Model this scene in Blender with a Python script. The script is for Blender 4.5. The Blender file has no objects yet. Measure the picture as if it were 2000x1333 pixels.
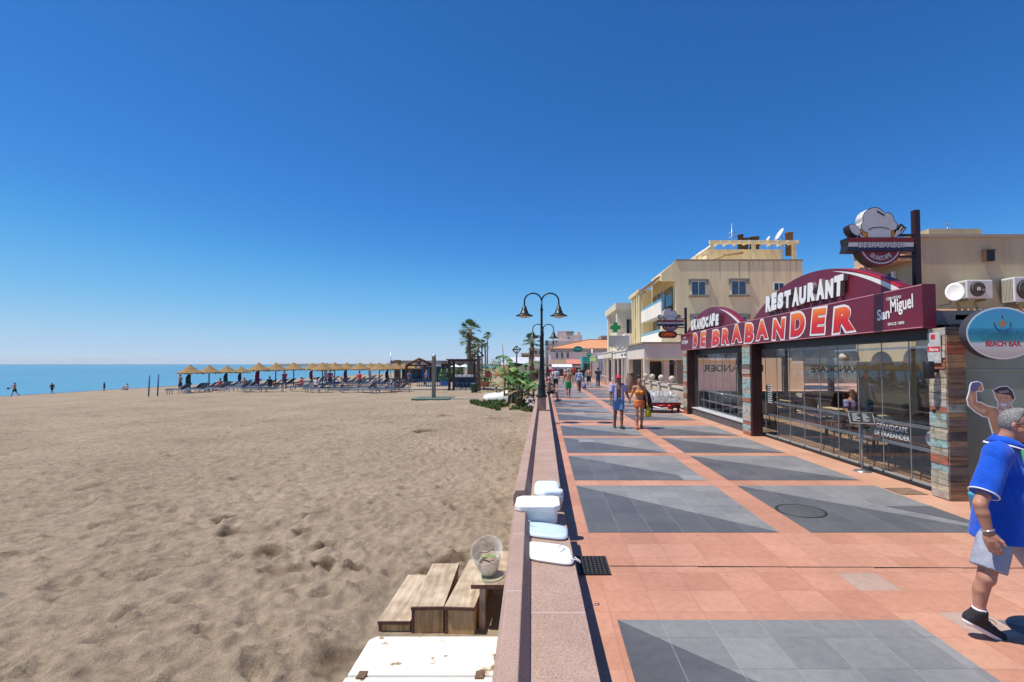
import bpy, bmesh, math, random
import numpy as np
from mathutils import Vector, Matrix, noise
R = math.radians
rnd = random.Random(7)
SC = bpy.context.scene
COL = SC.collection

# ------------------------------------------------------------------ camera, sky, sun, exposure
CAM_H, FPX, PX0 = 2.09, 970.0, 1062.0
PITCH = math.atan(.0346)
PY0 = 711 - FPX * .0346
cd = bpy.data.cameras.new('camera')
cam = bpy.data.objects.new('camera', cd)
COL.objects.link(cam)
cam.location = (0, 0, CAM_H)
cam.rotation_euler = (math.pi / 2 + PITCH, 0, 0)
cd.sensor_fit = 'HORIZONTAL'
cd.sensor_width = 36
cd.lens = 36 * FPX / 2000
cd.shift_x = -(PX0 - 1000) / 2000
cd.shift_y = (PY0 - 666.5) / 2000
cd.clip_start = .05
cd.clip_end = 40000
SC.camera = cam

SUN_EL, SUN_AZ = R(66), R(-9)
sun_dir = Vector((-math.cos(SUN_EL) * math.cos(SUN_AZ), math.cos(SUN_EL) * math.sin(SUN_AZ), math.sin(SUN_EL)))
W = bpy.data.worlds.new('World')
SC.world = W
W.use_nodes = True
wn, wl = W.node_tree.nodes, W.node_tree.links
wn.clear()
sky = wn.new('ShaderNodeTexSky')
sky.sky_type = 'NISHITA'
sky.sun_disc = False
sky.sun_elevation = SUN_EL
sky.sun_rotation = R(-90) + SUN_AZ
sky.altitude = 1000
sky.air_density = .6
sky.dust_density = 0
sky.ozone_density = 6
def wmul(k):
    m = wn.new('ShaderNodeVectorMath'); m.operation = 'SCALE'; m.inputs['Scale'].default_value = k; return m
m1, m2 = wmul(.1), wmul(10.0)
cv = wn.new('ShaderNodeRGBCurve')          # camera-like response of the sky colour, deeper blue overhead
for ch, pts in enumerate((((.061, .030), (.093, .052), (.16, .145), (.30, .33), (.445, .44)), ((.119, .155), (.181, .243), (.279, .40), (.485, .55), (.631, .60)), ((.271, .49), (.392, .66), (.546, .76), (.737, .775), (.78, .78)))):
    c_ = cv.mapping.curves[ch]
    for p_ in pts: c_.points.new(*p_)
cv.mapping.update()
bg = wn.new('ShaderNodeBackground')
bg.inputs['Strength'].default_value = .1
wo = wn.new('ShaderNodeOutputWorld')
wl.new(sky.outputs[0], m1.inputs[0]); wl.new(m1.outputs[0], cv.inputs['Color']); wl.new(cv.outputs[0], m2.inputs[0])
wl.new(m2.outputs[0], bg.inputs['Color'])
wl.new(bg.outputs[0], wo.inputs['Surface'])
sd = bpy.data.lights.new('sun', 'SUN')
sd.energy = 5.0
sd.angle = R(.5)
sd.color = (1, .945, .85)
so = bpy.data.objects.new('sun', sd)
so.rotation_euler = sun_dir.to_track_quat('Z', 'Y').to_euler()
COL.objects.link(so)
SC.view_settings.view_transform = 'Standard'
SC.view_settings.look = 'None'
SC.view_settings.exposure = 0.15
SC.view_settings.gamma = 1
SC.cycles.max_bounces = 6
SC.cycles.transparent_max_bounces = 12

# ------------------------------------------------------------------ photograph pixel -> place (all positions end up as world metres)
_s, _c = math.sin(PITCH), math.cos(PITCH)
def ray(px, py):
    x = (px - PX0) / FPX; y = -(py - PY0) / FPX
    return Vector((x, _c - y * _s, _s + y * _c))
def G(px, py, z=0):
    d = ray(px, py); return Vector((0, 0, CAM_H)) + d * ((z - CAM_H) / d.z)
def AY(px, py, Y):
    d = ray(px, py); return Vector((0, 0, CAM_H)) + d * (Y / d.y)
def AX(px, py, X):
    d = ray(px, py); return Vector((0, 0, CAM_H)) + d * (X / d.x)

# ------------------------------------------------------------------ materials
MATS = {}
def mat(name, col, rough=.6, var=.12, scale=6, bump=0, bscale=60, metal=0, spec=.4, emit=0, detail=3, sheen=0, col2=None, coords='pos', stretch=None):
    if name in MATS: return MATS[name]
    m = bpy.data.materials.new(name); m.use_nodes = True
    n, l = m.node_tree.nodes, m.node_tree.links
    p = n['Principled BSDF']
    p.inputs['Roughness'].default_value = rough
    p.inputs['Metallic'].default_value = metal
    p.inputs['Specular IOR Level'].default_value = spec
    if sheen: p.inputs['Sheen Weight'].default_value = sheen
    c = tuple(col) + (1,)
    if var > 0 or col2 or bump:
        g = n.new('ShaderNodeNewGeometry') if coords == 'pos' else n.new('ShaderNodeTexCoord')
        src = g.outputs['Position'] if coords == 'pos' else g.outputs['Object']
        if stretch:
            mp = n.new('ShaderNodeMapping'); mp.inputs['Scale'].default_value = stretch
            l.new(src, mp.inputs['Vector']); src = mp.outputs[0]
    if var > 0 or col2:
        t = n.new('ShaderNodeTexNoise'); t.inputs['Scale'].default_value = scale; t.inputs['Detail'].default_value = detail
        l.new(src, t.inputs['Vector'])
        r = n.new('ShaderNodeValToRGB')
        r.color_ramp.elements[0].position = .33; r.color_ramp.elements[1].position = .67
        lo = tuple(max(0, x * (1 - var)) for x in col); hi = tuple(min(1, x * (1 + var)) for x in col)
        if col2: lo, hi = tuple(col), tuple(col2)
        r.color_ramp.elements[0].color = lo + (1,); r.color_ramp.elements[1].color = hi + (1,)
        l.new(t.outputs['Fac'], r.inputs[0]); l.new(r.outputs[0], p.inputs['Base Color'])
    else:
        p.inputs['Base Color'].default_value = c
    if emit:
        p.inputs['Emission Color'].default_value = c; p.inputs['Emission Strength'].default_value = emit
    if bump:
        t2 = n.new('ShaderNodeTexNoise'); t2.inputs['Scale'].default_value = bscale; t2.inputs['Detail'].default_value = 4
        l.new(src, t2.inputs['Vector'])
        b = n.new('ShaderNodeBump'); b.inputs['Strength'].default_value = bump; b.inputs['Distance'].default_value = .02
        l.new(t2.outputs['Fac'], b.inputs['Height']); l.new(b.outputs[0], p.inputs['Normal'])
    MATS[name] = m
    return m

class NG:
    """tiny node-graph writer for custom materials"""
    def __init__(s, name, rough=.7, spec=.3):
        s.m = bpy.data.materials.new(name); s.m.use_nodes = True
        s.n, s.l = s.m.node_tree.nodes, s.m.node_tree.links
        s.p = s.n['Principled BSDF']; s.p.inputs['Roughness'].default_value = rough; s.p.inputs['Specular IOR Level'].default_value = spec
        MATS[name] = s.m
    def put(s, sock, v):
        if hasattr(v, 'links') or isinstance(v, bpy.types.NodeSocket): s.l.new(v, sock)
        else: sock.default_value = v
    def pos(s):
        g = s.n.new('ShaderNodeNewGeometry'); x = s.n.new('ShaderNodeSeparateXYZ'); s.l.new(g.outputs['Position'], x.inputs[0])
        s.P = g.outputs['Position']; return x.outputs
    def math(s, op, a, b=0.0, c=0.0):
        k = s.n.new('ShaderNodeMath'); k.operation = op
        for i, v in enumerate((a, b, c)): s.put(k.inputs[i], v)
        return k.outputs[0]
    def comb(s, x, y, z=0.0):
        k = s.n.new('ShaderNodeCombineXYZ')
        for i, v in enumerate((x, y, z)): s.put(k.inputs[i], v)
        return k.outputs[0]
    def white(s, vec):
        k = s.n.new('ShaderNodeTexWhiteNoise'); s.l.new(vec, k.inputs['Vector']); return k.outputs['Value']
    def noise(s, vec, scale, detail=3):
        k = s.n.new('ShaderNodeTexNoise'); k.inputs['Scale'].default_value = scale; k.inputs['Detail'].default_value = detail
        s.l.new(vec, k.inputs['Vector']); return k.outputs['Fac']
    def ramp(s, fac, stops):
        k = s.n.new('ShaderNodeValToRGB'); e = k.color_ramp.elements
        while len(e) < len(stops): e.new(.5)
        for el, (ps, c) in zip(e, stops): el.position = ps; el.color = tuple(c) + (1,)
        s.put(k.inputs[0], fac); return k.outputs[0]
    def mix(s, fac, a, b, mode='MIX'):
        k = s.n.new('ShaderNodeMix'); k.data_type = 'RGBA'; k.blend_type = mode
        s.put(k.inputs[0], fac); s.put(k.inputs[6], a if not isinstance(a, tuple) else a + (1,)); s.put(k.inputs[7], b if not isinstance(b, tuple) else b + (1,))
        return k.outputs[2]
    def bump(s, h, strength=.3, dist=.02):
        k = s.n.new('ShaderNodeBump'); k.inputs['Strength'].default_value = strength; k.inputs['Distance'].default_value = dist
        s.l.new(h, k.inputs['Height']); s.l.new(k.outputs[0], s.p.inputs['Normal'])
    def base(s, c): s.put(s.p.inputs['Base Color'], c)

# ------------------------------------------------------------------ mesh builder
def root_of(o):
    while o.parent: o = o.parent
    return o
class B:
    def __init__(s): s.v = []; s.f = []; s.mi = []; s.sm = []
    def add(s, verts, faces, mi=0, smooth=False, M=None):
        k = len(s.v)
        s.v += [tuple(M @ Vector(v)) for v in verts] if M else [tuple(v) for v in verts]
        for f in faces: s.f.append(tuple(i + k for i in f)); s.mi.append(mi); s.sm.append(smooth)
        return s
    def box(s, x0, x1, y0, y1, z0, z1, mi=0, M=None):
        v = [(x, y, z) for z in (z0, z1) for y in (y0, y1) for x in (x0, x1)]
        return s.add(v, [(0, 2, 3, 1), (4, 5, 7, 6), (0, 1, 5, 4), (1, 3, 7, 5), (3, 2, 6, 7), (2, 0, 4, 6)], mi, False, M)
    def tube(s, pts, r, n=8, mi=0, smooth=True, sq=None):
        pts = [Vector(p) for p in pts]
        rs = r if isinstance(r, (list, tuple)) else [r] * len(pts)
        ring = []; up = None
        for i, p in enumerate(pts):
            d = (pts[min(i + 1, len(pts) - 1)] - pts[max(i - 1, 0)]).normalized()
            if up is None: up = Vector((0, 0, 1)) if abs(d.z) < .9 else Vector((0, 1, 0))
            u = d.cross(up).normalized(); up = u.cross(d).normalized()
            for j in range(n):
                a = 2 * math.pi * j / n
                ring.append(p + (u * math.cos(a) + up * math.sin(a) * (sq or 1)) * rs[i])
        fs = [(i * n + j, i * n + (j + 1) % n, (i + 1) * n + (j + 1) % n, (i + 1) * n + j) for i in range(len(pts) - 1) for j in range(n)]
        s.add(ring, fs, mi, smooth)
        k = len(s.v) - len(ring)
        s.f.append(tuple(k + j for j in reversed(range(n)))); s.mi.append(mi); s.sm.append(False)
        s.f.append(tuple(k + (len(pts) - 1) * n + j for j in range(n))); s.mi.append(mi); s.sm.append(False)
        return s
    def lathe(s, prof, c=(0, 0, 0), n=16, mi=0, smooth=True, M=None, sx=1, sy=1):
        c = Vector(c); v = []
        for (r, z) in prof:
            for j in range(n):
                a = 2 * math.pi * j / n; v.append(c + Vector((r * math.cos(a) * sx, r * math.sin(a) * sy, z)))
        fs = [(i * n + j, i * n + (j + 1) % n, (i + 1) * n + (j + 1) % n, (i + 1) * n + j) for i in range(len(prof) - 1) for j in range(n)]
        s.add(v, fs, mi, smooth, M)
        k = len(s.v) - len(v)
        if prof[0][0] > 1e-4: s.f.append(tuple(k + j for j in reversed(range(n)))); s.mi.append(mi); s.sm.append(False)
        if prof[-1][0] > 1e-4: s.f.append(tuple(k + (len(prof) - 1) * n + j for j in range(n))); s.mi.append(mi); s.sm.append(False)
        return s
    def prism(s, poly, o, u, v, d, mi=0, side=None, smooth=False):
        """polygon in the plane o + x*u + y*v, extruded by the vector d"""
        o, u, v, d = Vector(o), Vector(u), Vector(v), Vector(d); n = len(poly)
        a = [o + u * x + v * y for x, y in poly]; k = len(s.v)
        s.v += [tuple(p) for p in a] + [tuple(p + d) for p in a]
        s.f.append(tuple(k + i for i in range(n))); s.mi.append(mi); s.sm.append(False)
        s.f.append(tuple(k + n + i for i in reversed(range(n)))); s.mi.append(mi); s.sm.append(False)
        sd = mi if side is None else side
        for i in range(n):
            j = (i + 1) % n
            s.f.append((k + j, k + i, k + n + i, k + n + j)); s.mi.append(sd); s.sm.append(smooth)
        return s
    def ball(s, c, r, n=10, mi=0, sx=1, sy=1, sz=1, M=None):
        m = max(4, n // 2)
        return s.lathe([(max(1e-5, r * math.sin(math.pi * i / m)), -r * sz * math.cos(math.pi * i / m)) for i in range(m + 1)], c, n, mi, True, M, sx, sy)
    def quad(s, a, b, c, d, mi=0): return s.add([a, b, c, d], [(0, 1, 2, 3)], mi)
    def build(s, name, mats, parent=None, bevel=0, label=None, cat=None, group=None, kind=None, recalc=True):
        off = root_of(parent).location if parent else Vector((0, 0, 0))
        me = bpy.data.meshes.new(name)
        me.from_pydata([(v[0] - off.x, v[1] - off.y, v[2] - off.z) for v in s.v], [], s.f)
        me.polygons.foreach_set('material_index', s.mi); me.polygons.foreach_set('use_smooth', s.sm)
        if recalc or bevel:
            bm = bmesh.new(); bm.from_mesh(me)
            if recalc: bmesh.ops.recalc_face_normals(bm, faces=bm.faces)
            if bevel:
                es = [e for e in bm.edges if len(e.link_faces) == 2 and e.calc_face_angle(0) > .6]
                bmesh.ops.bevel(bm, geom=es, offset=bevel, segments=2, affect='EDGES', profile=.5)
            bm.to_mesh(me); bm.free()
        for m in (mats if isinstance(mats, (list, tuple)) else [mats]): me.materials.append(m)
        o = bpy.data.objects.new(name, me); COL.objects.link(o)
        if parent: o.parent = parent
        if kind: o['kind'] = kind
        if label: o['label'] = label
        if cat: o['category'] = cat
        if group: o['group'] = group
        return o

def thing(name, label, cat, loc=(0, 0, 0), group=None):
    o = bpy.data.objects.new(name, None); COL.objects.link(o); o.empty_display_size = .1
    o.location = loc; o['label'] = label; o['category'] = cat
    if group: o['group'] = group
    return o
def copy_tree(o, parent=None):
    c = o.copy(); COL.objects.link(c)
    if parent: c.parent = parent
    for ch in list(o.children): copy_tree(ch, c)
    return c
ONES = 'first second third fourth fifth sixth seventh eighth ninth tenth eleventh twelfth thirteenth fourteenth fifteenth sixteenth seventeenth eighteenth nineteenth'.split()
def ordinal(i):
    if i < 19: return ONES[i]
    t, u = divmod(i + 1, 10); T = {2: 'twent', 3: 'thirt', 4: 'fort', 5: 'fift', 6: 'sixt', 7: 'sevent', 8: 'eight'}[t]
    return T + 'ieth' if u == 0 else T + 'y-' + ONES[u - 1]

# ------------------------------------------------------------------ lettering
_tc = {}
def glyphs(txt, offset=0, extrude=0, shear=0, res=4):
    k = (txt, offset, extrude, shear)
    if k not in _tc:
        cu = bpy.data.curves.new('t', 'FONT'); cu.body = txt; cu.size = 1; cu.offset = offset; cu.extrude = extrude; cu.shear = shear; cu.resolution_u = res
        cu.align_x = 'LEFT'
        o = bpy.data.objects.new('t', cu); SC.collection.objects.link(o)
        bpy.context.view_layer.update()
        me = bpy.data.meshes.new_from_object(o.evaluated_get(bpy.context.evaluated_depsgraph_get()))
        vs = [tuple(v.co) for v in me.vertices]; fs = [tuple(p.vertices) for p in me.polygons]
        bpy.data.objects.remove(o); bpy.data.curves.remove(cu); bpy.data.meshes.remove(me)
        _tc[k] = (vs, fs)
    return _tc[k]
def frame(o, u, v):
    u, v = Vector(u).normalized(), Vector(v).normalized(); n = u.cross(v)
    return Matrix(((u.x, v.x, n.x, o[0]), (u.y, v.y, n.y, o[1]), (u.z, v.z, n.z, o[2]), (0, 0, 0, 1)))
SEA_U, CAM_U, UP = (0, -1, 0), (1, 0, 0), (0, 0, 1)       # text directions on walls facing the sea / facing the near end
def text(b, txt, o, u, width, height, offset=.0, extrude=0, shear=0, mi=0, v=UP, jitter=0, lift=0, mirror=False):
    """fits the word into width x height with its lower-left corner at o"""
    vs, fs = glyphs(txt, offset, extrude, shear)
    xs = [p[0] for p in vs]; ys = [p[1] for p in vs]
    x0, x1, y0, y1 = min(xs), max(xs), min(ys), max(ys)
    sx, sy = width / (x1 - x0), height / (y1 - y0)
    M = frame(o, u, v)
    out = []
    for p in vs:
        x = (p[0] - x0) * sx; y = (p[1] - y0) * sy
        if mirror: x = width - x
        out.append((x, y, p[2] * sx + lift))
    b.add(out, fs, mi, False, M)
    return b

# ------------------------------------------------------------------ smooth bodies: tapered capsules and ellipsoids joined in a field, then meshed as one surface
def cap(a, b, ra, rb=None, k=.03, sq=None, cuts=()):
    return dict(t='c', a=np.array(a, float), b=np.array(b, float), ra=ra, rb=ra if rb is None else rb, k=k, sq=sq, cuts=cuts)
def ell(c, r, k=.02, rot=None, cuts=()):
    return dict(t='e', c=np.array(c, float), r=np.array(r, float), k=k, rot=rot, cuts=cuts)
def field_mesh(prims, vox, inflate=0, cuts=(), subs=(), sharp=False):
    lo = np.full(3, 1e9); hi = -lo
    for p in prims:
        if p['t'] == 'c':
            r = max(p['ra'], p['rb']) + inflate
            lo = np.minimum(lo, np.minimum(p['a'], p['b']) - r); hi = np.maximum(hi, np.maximum(p['a'], p['b']) + r)
        else:
            r = p['r'].max() + inflate; lo = np.minimum(lo, p['c'] - r); hi = np.maximum(hi, p['c'] + r)
    lo -= 3 * vox; hi += 3 * vox
    n = np.ceil((hi - lo) / vox).astype(int) + 1
    ax = [lo[i] + np.arange(n[i]) * vox for i in range(3)]
    F = np.full(n, 1.0, np.float32)
    for p in prims:
        k = p['k']
        if p['t'] == 'c':
            r = max(p['ra'], p['rb']) + inflate + k + 2 * vox
            l2, h2 = np.minimum(p['a'], p['b']) - r, np.maximum(p['a'], p['b']) + r
        else:
            r = p['r'].max() + inflate + k + 2 * vox; l2, h2 = p['c'] - r, p['c'] + r
        i0 = np.clip(np.floor((l2 - lo) / vox).astype(int), 0, n); i1 = np.clip(np.ceil((h2 - lo) / vox).astype(int) + 1, 0, n)
        sl = tuple(slice(i0[i], i1[i]) for i in range(3))
        X, Y, Z = np.meshgrid(*(ax[i][sl[i]] for i in range(3)), indexing='ij')
        if p['t'] == 'c':
            d = p['b'] - p['a']; L = max(1e-9, d @ d)
            qx, qy, qz = X - p['a'][0], Y - p['a'][1], Z - p['a'][2]
            t = np.clip((qx * d[0] + qy * d[1] + qz * d[2]) / L, 0, 1)
            qx = qx - t * d[0]; qy = qy - t * d[1]; qz = qz - t * d[2]
            if p['sq']:
                e, s_ = p['sq']; m = (qx * e[0] + qy * e[1] + qz * e[2]) * (s_ - 1)
                qx = qx + m * e[0]; qy = qy + m * e[1]; qz = qz + m * e[2]
            D = np.sqrt(qx * qx + qy * qy + qz * qz) - (p['ra'] + (p['rb'] - p['ra']) * t) - inflate
        else:
            q = np.stack([X - p['c'][0], Y - p['c'][1], Z - p['c'][2]], -1)
            if p['rot'] is not None: q = q @ np.array(p['rot'])
            rr = p['r'] + inflate
            k0 = np.sqrt(((q / rr) ** 2).sum(-1)); k1 = np.sqrt(((q / (rr * rr)) ** 2).sum(-1))
            D = k0 * (k0 - 1) / np.maximum(k1, 1e-6)
        for (pt, nm) in p['cuts']:
            D = np.maximum(D, (X - pt[0]) * nm[0] + (Y - pt[1]) * nm[1] + (Z - pt[2]) * nm[2])
        f = F[sl]
        h = np.clip(k - np.abs(f - D), 0, None) / k
        F[sl] = np.minimum(f, D) - h * h * k * .25
    if cuts or subs:
        X, Y, Z = np.meshgrid(*ax, indexing='ij')
        for (pt, nm) in cuts: F = np.maximum(F, (X - pt[0]) * nm[0] + (Y - pt[1]) * nm[1] + (Z - pt[2]) * nm[2])
        for fn in subs: F = np.maximum(F, -fn(X, Y, Z))
    F[0] = F[-1] = 1; F[:, 0] = F[:, -1] = 1; F[:, :, 0] = F[:, :, -1] = 1
    ins = F < 0
    c = np.zeros(np.array(F.shape) - 1, np.int8)
    for i in (0, 1):
        for j in (0, 1):
            for kk in (0, 1): c += ins[i:i + c.shape[0], j:j + c.shape[1], kk:kk + c.shape[2]]
    idx = np.argwhere((c > 0) & (c < 8))
    if len(idx) == 0: return [], []
    acc = np.zeros((len(idx), 3)); cnt = np.zeros(len(idx))
    for a in range(3):
        o1, o2 = [q for q in range(3) if q != a]
        for u in (0, 1):
            for w in (0, 1):
                p0 = idx.copy(); p0[:, o1] += u; p0[:, o2] += w; p1 = p0.copy(); p1[:, a] += 1
                f0 = F[p0[:, 0], p0[:, 1], p0[:, 2]]; f1 = F[p1[:, 0], p1[:, 1], p1[:, 2]]
                m = (f0 < 0) != (f1 < 0)
                t = np.where(m, f0 / np.where(m, f0 - f1, 1), 0)
                pt = p0.astype(float); pt[:, a] += t
                acc[m] += pt[m]; cnt[m] += 1
    V = lo + acc / cnt[:, None] * vox
    ids = np.full(c.shape, -1, np.int64); ids[idx[:, 0], idx[:, 1], idx[:, 2]] = np.arange(len(idx))
    faces = []
    for a in range(3):
        o1, o2 = [(1, 2), (2, 0), (0, 1)][a]
        s0 = [slice(None)] * 3; s1 = [slice(None)] * 3; s0[a] = slice(0, -1); s1[a] = slice(1, None)
        A, Bn = ins[tuple(s0)], ins[tuple(s1)]
        e = np.argwhere(A != Bn)
        flip = A[e[:, 0], e[:, 1], e[:, 2]]
        def cell(d1, d2):
            q = e.copy(); q[:, o1] += d1; q[:, o2] += d2; return ids[q[:, 0], q[:, 1], q[:, 2]]
        q = np.stack([cell(-1, -1), cell(0, -1), cell(0, 0), cell(-1, 0)], 1)
        q[~flip] = q[~flip][:, ::-1]
        faces.append(q[(q >= 0).all(1)])
    return V, np.concatenate(faces)
def field_obj(name, prims, vox, m, parent=None, inflate=0, cuts=(), subs=(), label=None):
    V, Fc = field_mesh(prims, vox, inflate, cuts, subs)
    if len(V) == 0: return None
    me = bpy.data.meshes.new(name); me.from_pydata(V.tolist(), [], Fc.tolist())
    me.polygons.foreach_set('use_smooth', [True] * len(me.polygons)); me.materials.append(m)
    o = bpy.data.objects.new(name, me); COL.objects.link(o)
    if parent: o.parent = parent
    if label: o['label'] = label
    return o
# ================================================================== THE SETTING
def vnoise(x, y, seed):
    rs = np.random.RandomState(seed); T = rs.rand(256, 256)
    xi = np.floor(x).astype(int); yi = np.floor(y).astype(int); fx = x - xi; fy = y - yi
    fx = fx * fx * (3 - 2 * fx); fy = fy * fy * (3 - 2 * fy)
    g = lambda a, b: T[a & 255, b & 255]
    return (g(xi, yi) * (1 - fx) + g(xi + 1, yi) * fx) * (1 - fy) + (g(xi, yi + 1) * (1 - fx) + g(xi + 1, yi + 1) * fx) * fy - .5
SEA_Z = -1.9
def sand_base(x, y):
    x = np.asarray(x, float); y = np.asarray(y, float)
    near = np.interp(x, [-75, -68, -36, -26, -12, -3, 1], [-2.35, -1.95, -.72, -.3, -.36, -.5, -.55])
    rise = np.clip((y - 8) / 30, 0, 1) * np.clip((x + 14) / 10, 0, 1) * .22
    return near + rise
def sand_z(x, y): return float(sand_base(x, y))
def steps_axis(a, b, s0, k, kmax):
    out = [a]; 
    while out[-1] < b: out.append(out[-1] + min(kmax, s0 + k * max(0, abs(out[-1]))))
    return np.array(out)
ys = steps_axis(1.6, 420, .02, .0058, 4); xs = -steps_axis(.2, 120, .024, .0062, 2)
Xg, Yg = np.meshgrid(xs, ys, indexing='ij')
Zg = sand_base(Xg, Yg)
dist = np.sqrt(Xg ** 2 + Yg ** 2)
amp = np.clip(1.15 - dist / 60, .35, 1)
wx = Xg + .5 * vnoise(Xg * .9, Yg * .9, 5); wy = Yg + .5 * vnoise(Xg * .9, Yg * .9, 6)
ca, sa = math.cos(.5), math.sin(.5)
ux, uy = wx * ca + wy * sa, -wx * sa + wy * ca
rel = .055 * vnoise(ux * 1.1, uy * 2.1, 1) + .066 * vnoise(ux * 2.6, uy * 5.0, 2) + .05 * vnoise(wx * 5.5, wy * 8, 3) + .026 * vnoise(wx * 13, wy * 16, 4) + .012 * vnoise(wx * 29, wy * 31, 7) + .12 * vnoise(Xg * .25, Yg * .25, 8)
Zg += rel * amp
rs = np.random.RandomState(3)
Damp = np.zeros_like(Zg)
def dent(cx, cy, L, w, ang, depth, rim=.45, damp=0):
    rr = 2.2 * L
    i0, i1 = np.searchsorted(-xs, [-(cx + rr), -(cx - rr)]); j0, j1 = np.searchsorted(ys, [cy - rr, cy + rr])
    if i1 <= i0 or j1 <= j0: return
    X, Y = Xg[i0:i1, j0:j1] - cx, Yg[i0:i1, j0:j1] - cy
    u = (X * math.cos(ang) + Y * math.sin(ang)) / L; v = (-X * math.sin(ang) + Y * math.cos(ang)) / w
    q = u * u + v * v
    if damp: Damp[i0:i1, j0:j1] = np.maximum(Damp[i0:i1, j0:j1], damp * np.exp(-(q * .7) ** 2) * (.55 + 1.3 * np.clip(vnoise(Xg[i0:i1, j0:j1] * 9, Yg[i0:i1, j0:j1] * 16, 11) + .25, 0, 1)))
    Zg[i0:i1, j0:j1] += -depth * np.exp(-q * 1.6) + depth * rim * np.exp(-((np.sqrt(q) - 1.45) ** 2) * 6)
for i in range(2600):
    d = 2 + 34 * rs.rand() ** 1.4; a = -rs.rand() * 1.05
    x, y = d * math.sin(a) - .5, d * math.cos(a)
    if y < 1.7 or x > -.55 or (x > -2 and 3.6 < y < 6.3): continue
    dent(x, y, .12 + .1 * rs.rand(), .06 + .06 * rs.rand(), rs.rand() * 3.14, .022 + .045 * rs.rand() ** 2)
for (px, py, s, dp) in [(515, 1085, .22, .12), (450, 1035, .2, .09), (590, 1040, .18, .08), (640, 1065, .18, .08), (640, 1108, .2, .09), (685, 1118, .16, .09), (605, 1010, .16, .06), (635, 975, .14, .05), (435, 1017, .16, .06), (540, 1118, .22, .06), (190, 1032, .13, .05), (100, 1057, .13, .06),
                        (820, 850, .3, .08), (870, 818, .35, .07), (1000, 826, .2, .05), (955, 823, .3, .05), (885, 1095, .2, .09), (848, 1110, .15, .07), (190, 830, .2, .05), (262, 1001, .15, .05), (20, 1093, .12, .05), (660, 1290, .2, .07), (180, 960, .2, .05)]:
    p = G(px, py, -.5)
    for j in range(4): dent(p.x + rs.randn() * s * .4, p.y + rs.randn() * s * .4, s * .8, s * .45, rs.rand() * 3, dp * (.5 + .5 * rs.rand()), .35, min(1, dp * 11) if j < 3 else 0)
# sand is trodden flat under the steps and the chest
flat = np.clip(1 - np.maximum(np.abs(Xg + 1.0) - .75, 0) / .25, 0, 1) * np.clip(1 - np.maximum(np.abs(Yg - 4.8) - 1.25, 0) / .25, 0, 1)
Zg = Zg * (1 - flat) + (-.55) * flat
nx, ny = Xg.shape
ii = np.arange(nx * ny).reshape(nx, ny)
fs = np.stack([ii[:-1, :-1], ii[:-1, 1:], ii[1:, 1:], ii[1:, :-1]], -1).reshape(-1, 4)
me = bpy.data.meshes.new('sand')
vv = np.stack([Xg, Yg, Zg], -1).reshape(-1, 3)
me.vertices.add(len(vv)); me.vertices.foreach_set('co', vv.ravel())
me.loops.add(fs.size); me.loops.foreach_set('vertex_index', fs.ravel()); me.polygons.add(len(fs))
me.polygons.foreach_set('loop_start', np.arange(len(fs)) * 4)
me.update(calc_edges=True); me.polygons.foreach_set('use_smooth', [True] * len(fs))
at = me.attributes.new('damp', 'FLOAT', 'POINT'); at.data.foreach_set('value', Damp.ravel().astype(np.float32))
g = NG('sand', .95, .08); P = g.pos()
da = g.n.new('ShaderNodeAttribute'); da.attribute_name = 'damp'
n1 = g.noise(g.P, .35, 4); n2 = g.noise(g.P, 9, 5); n3 = g.noise(g.P, 160, 2); n4 = g.noise(g.P, 2.2, 4)
c = g.ramp(n1, [(.3, (.305, .238, .17)), (.7, (.385, .305, .222))])
c = g.mix(.65, c, g.ramp(n2, [(.3, (.6, .6, .6)), (.72, (1.2, 1.2, 1.2))]), 'MULTIPLY')
c = g.mix(.8, c, g.ramp(n3, [(.3, (.4, .39, .37)), (.5, (1, 1, 1)), (.7, (1.4, 1.4, 1.4))]), 'MULTIPLY')
c = g.mix(.5, c, g.ramp(n4, [(.28, (.6, .58, .55)), (.42, (1, 1, 1)), (.8, (1.08, 1.08, 1.08))]), 'MULTIPLY')
wet = g.math('SMOOTH_MIN', g.math('MULTIPLY', g.math('SUBTRACT', -1.72, P[2]), 6.0), 1.0, .1)
wet = g.math('MAXIMUM', wet, 0.0)
c = g.mix(wet, c, (.17, .12, .08))
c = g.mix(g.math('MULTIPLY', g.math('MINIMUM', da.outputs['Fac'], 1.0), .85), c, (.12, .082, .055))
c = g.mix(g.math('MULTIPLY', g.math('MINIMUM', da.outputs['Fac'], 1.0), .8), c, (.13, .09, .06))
g.base(c)
hh = g.math('ADD', g.math('MULTIPLY', n2, 1.0), g.math('MULTIPLY', n3, .25))
g.bump(hh, .8, .06)
me.materials.append(g.m)
sand = bpy.data.objects.new('sand', me); COL.objects.link(sand); sand['kind'] = 'structure'

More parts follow.
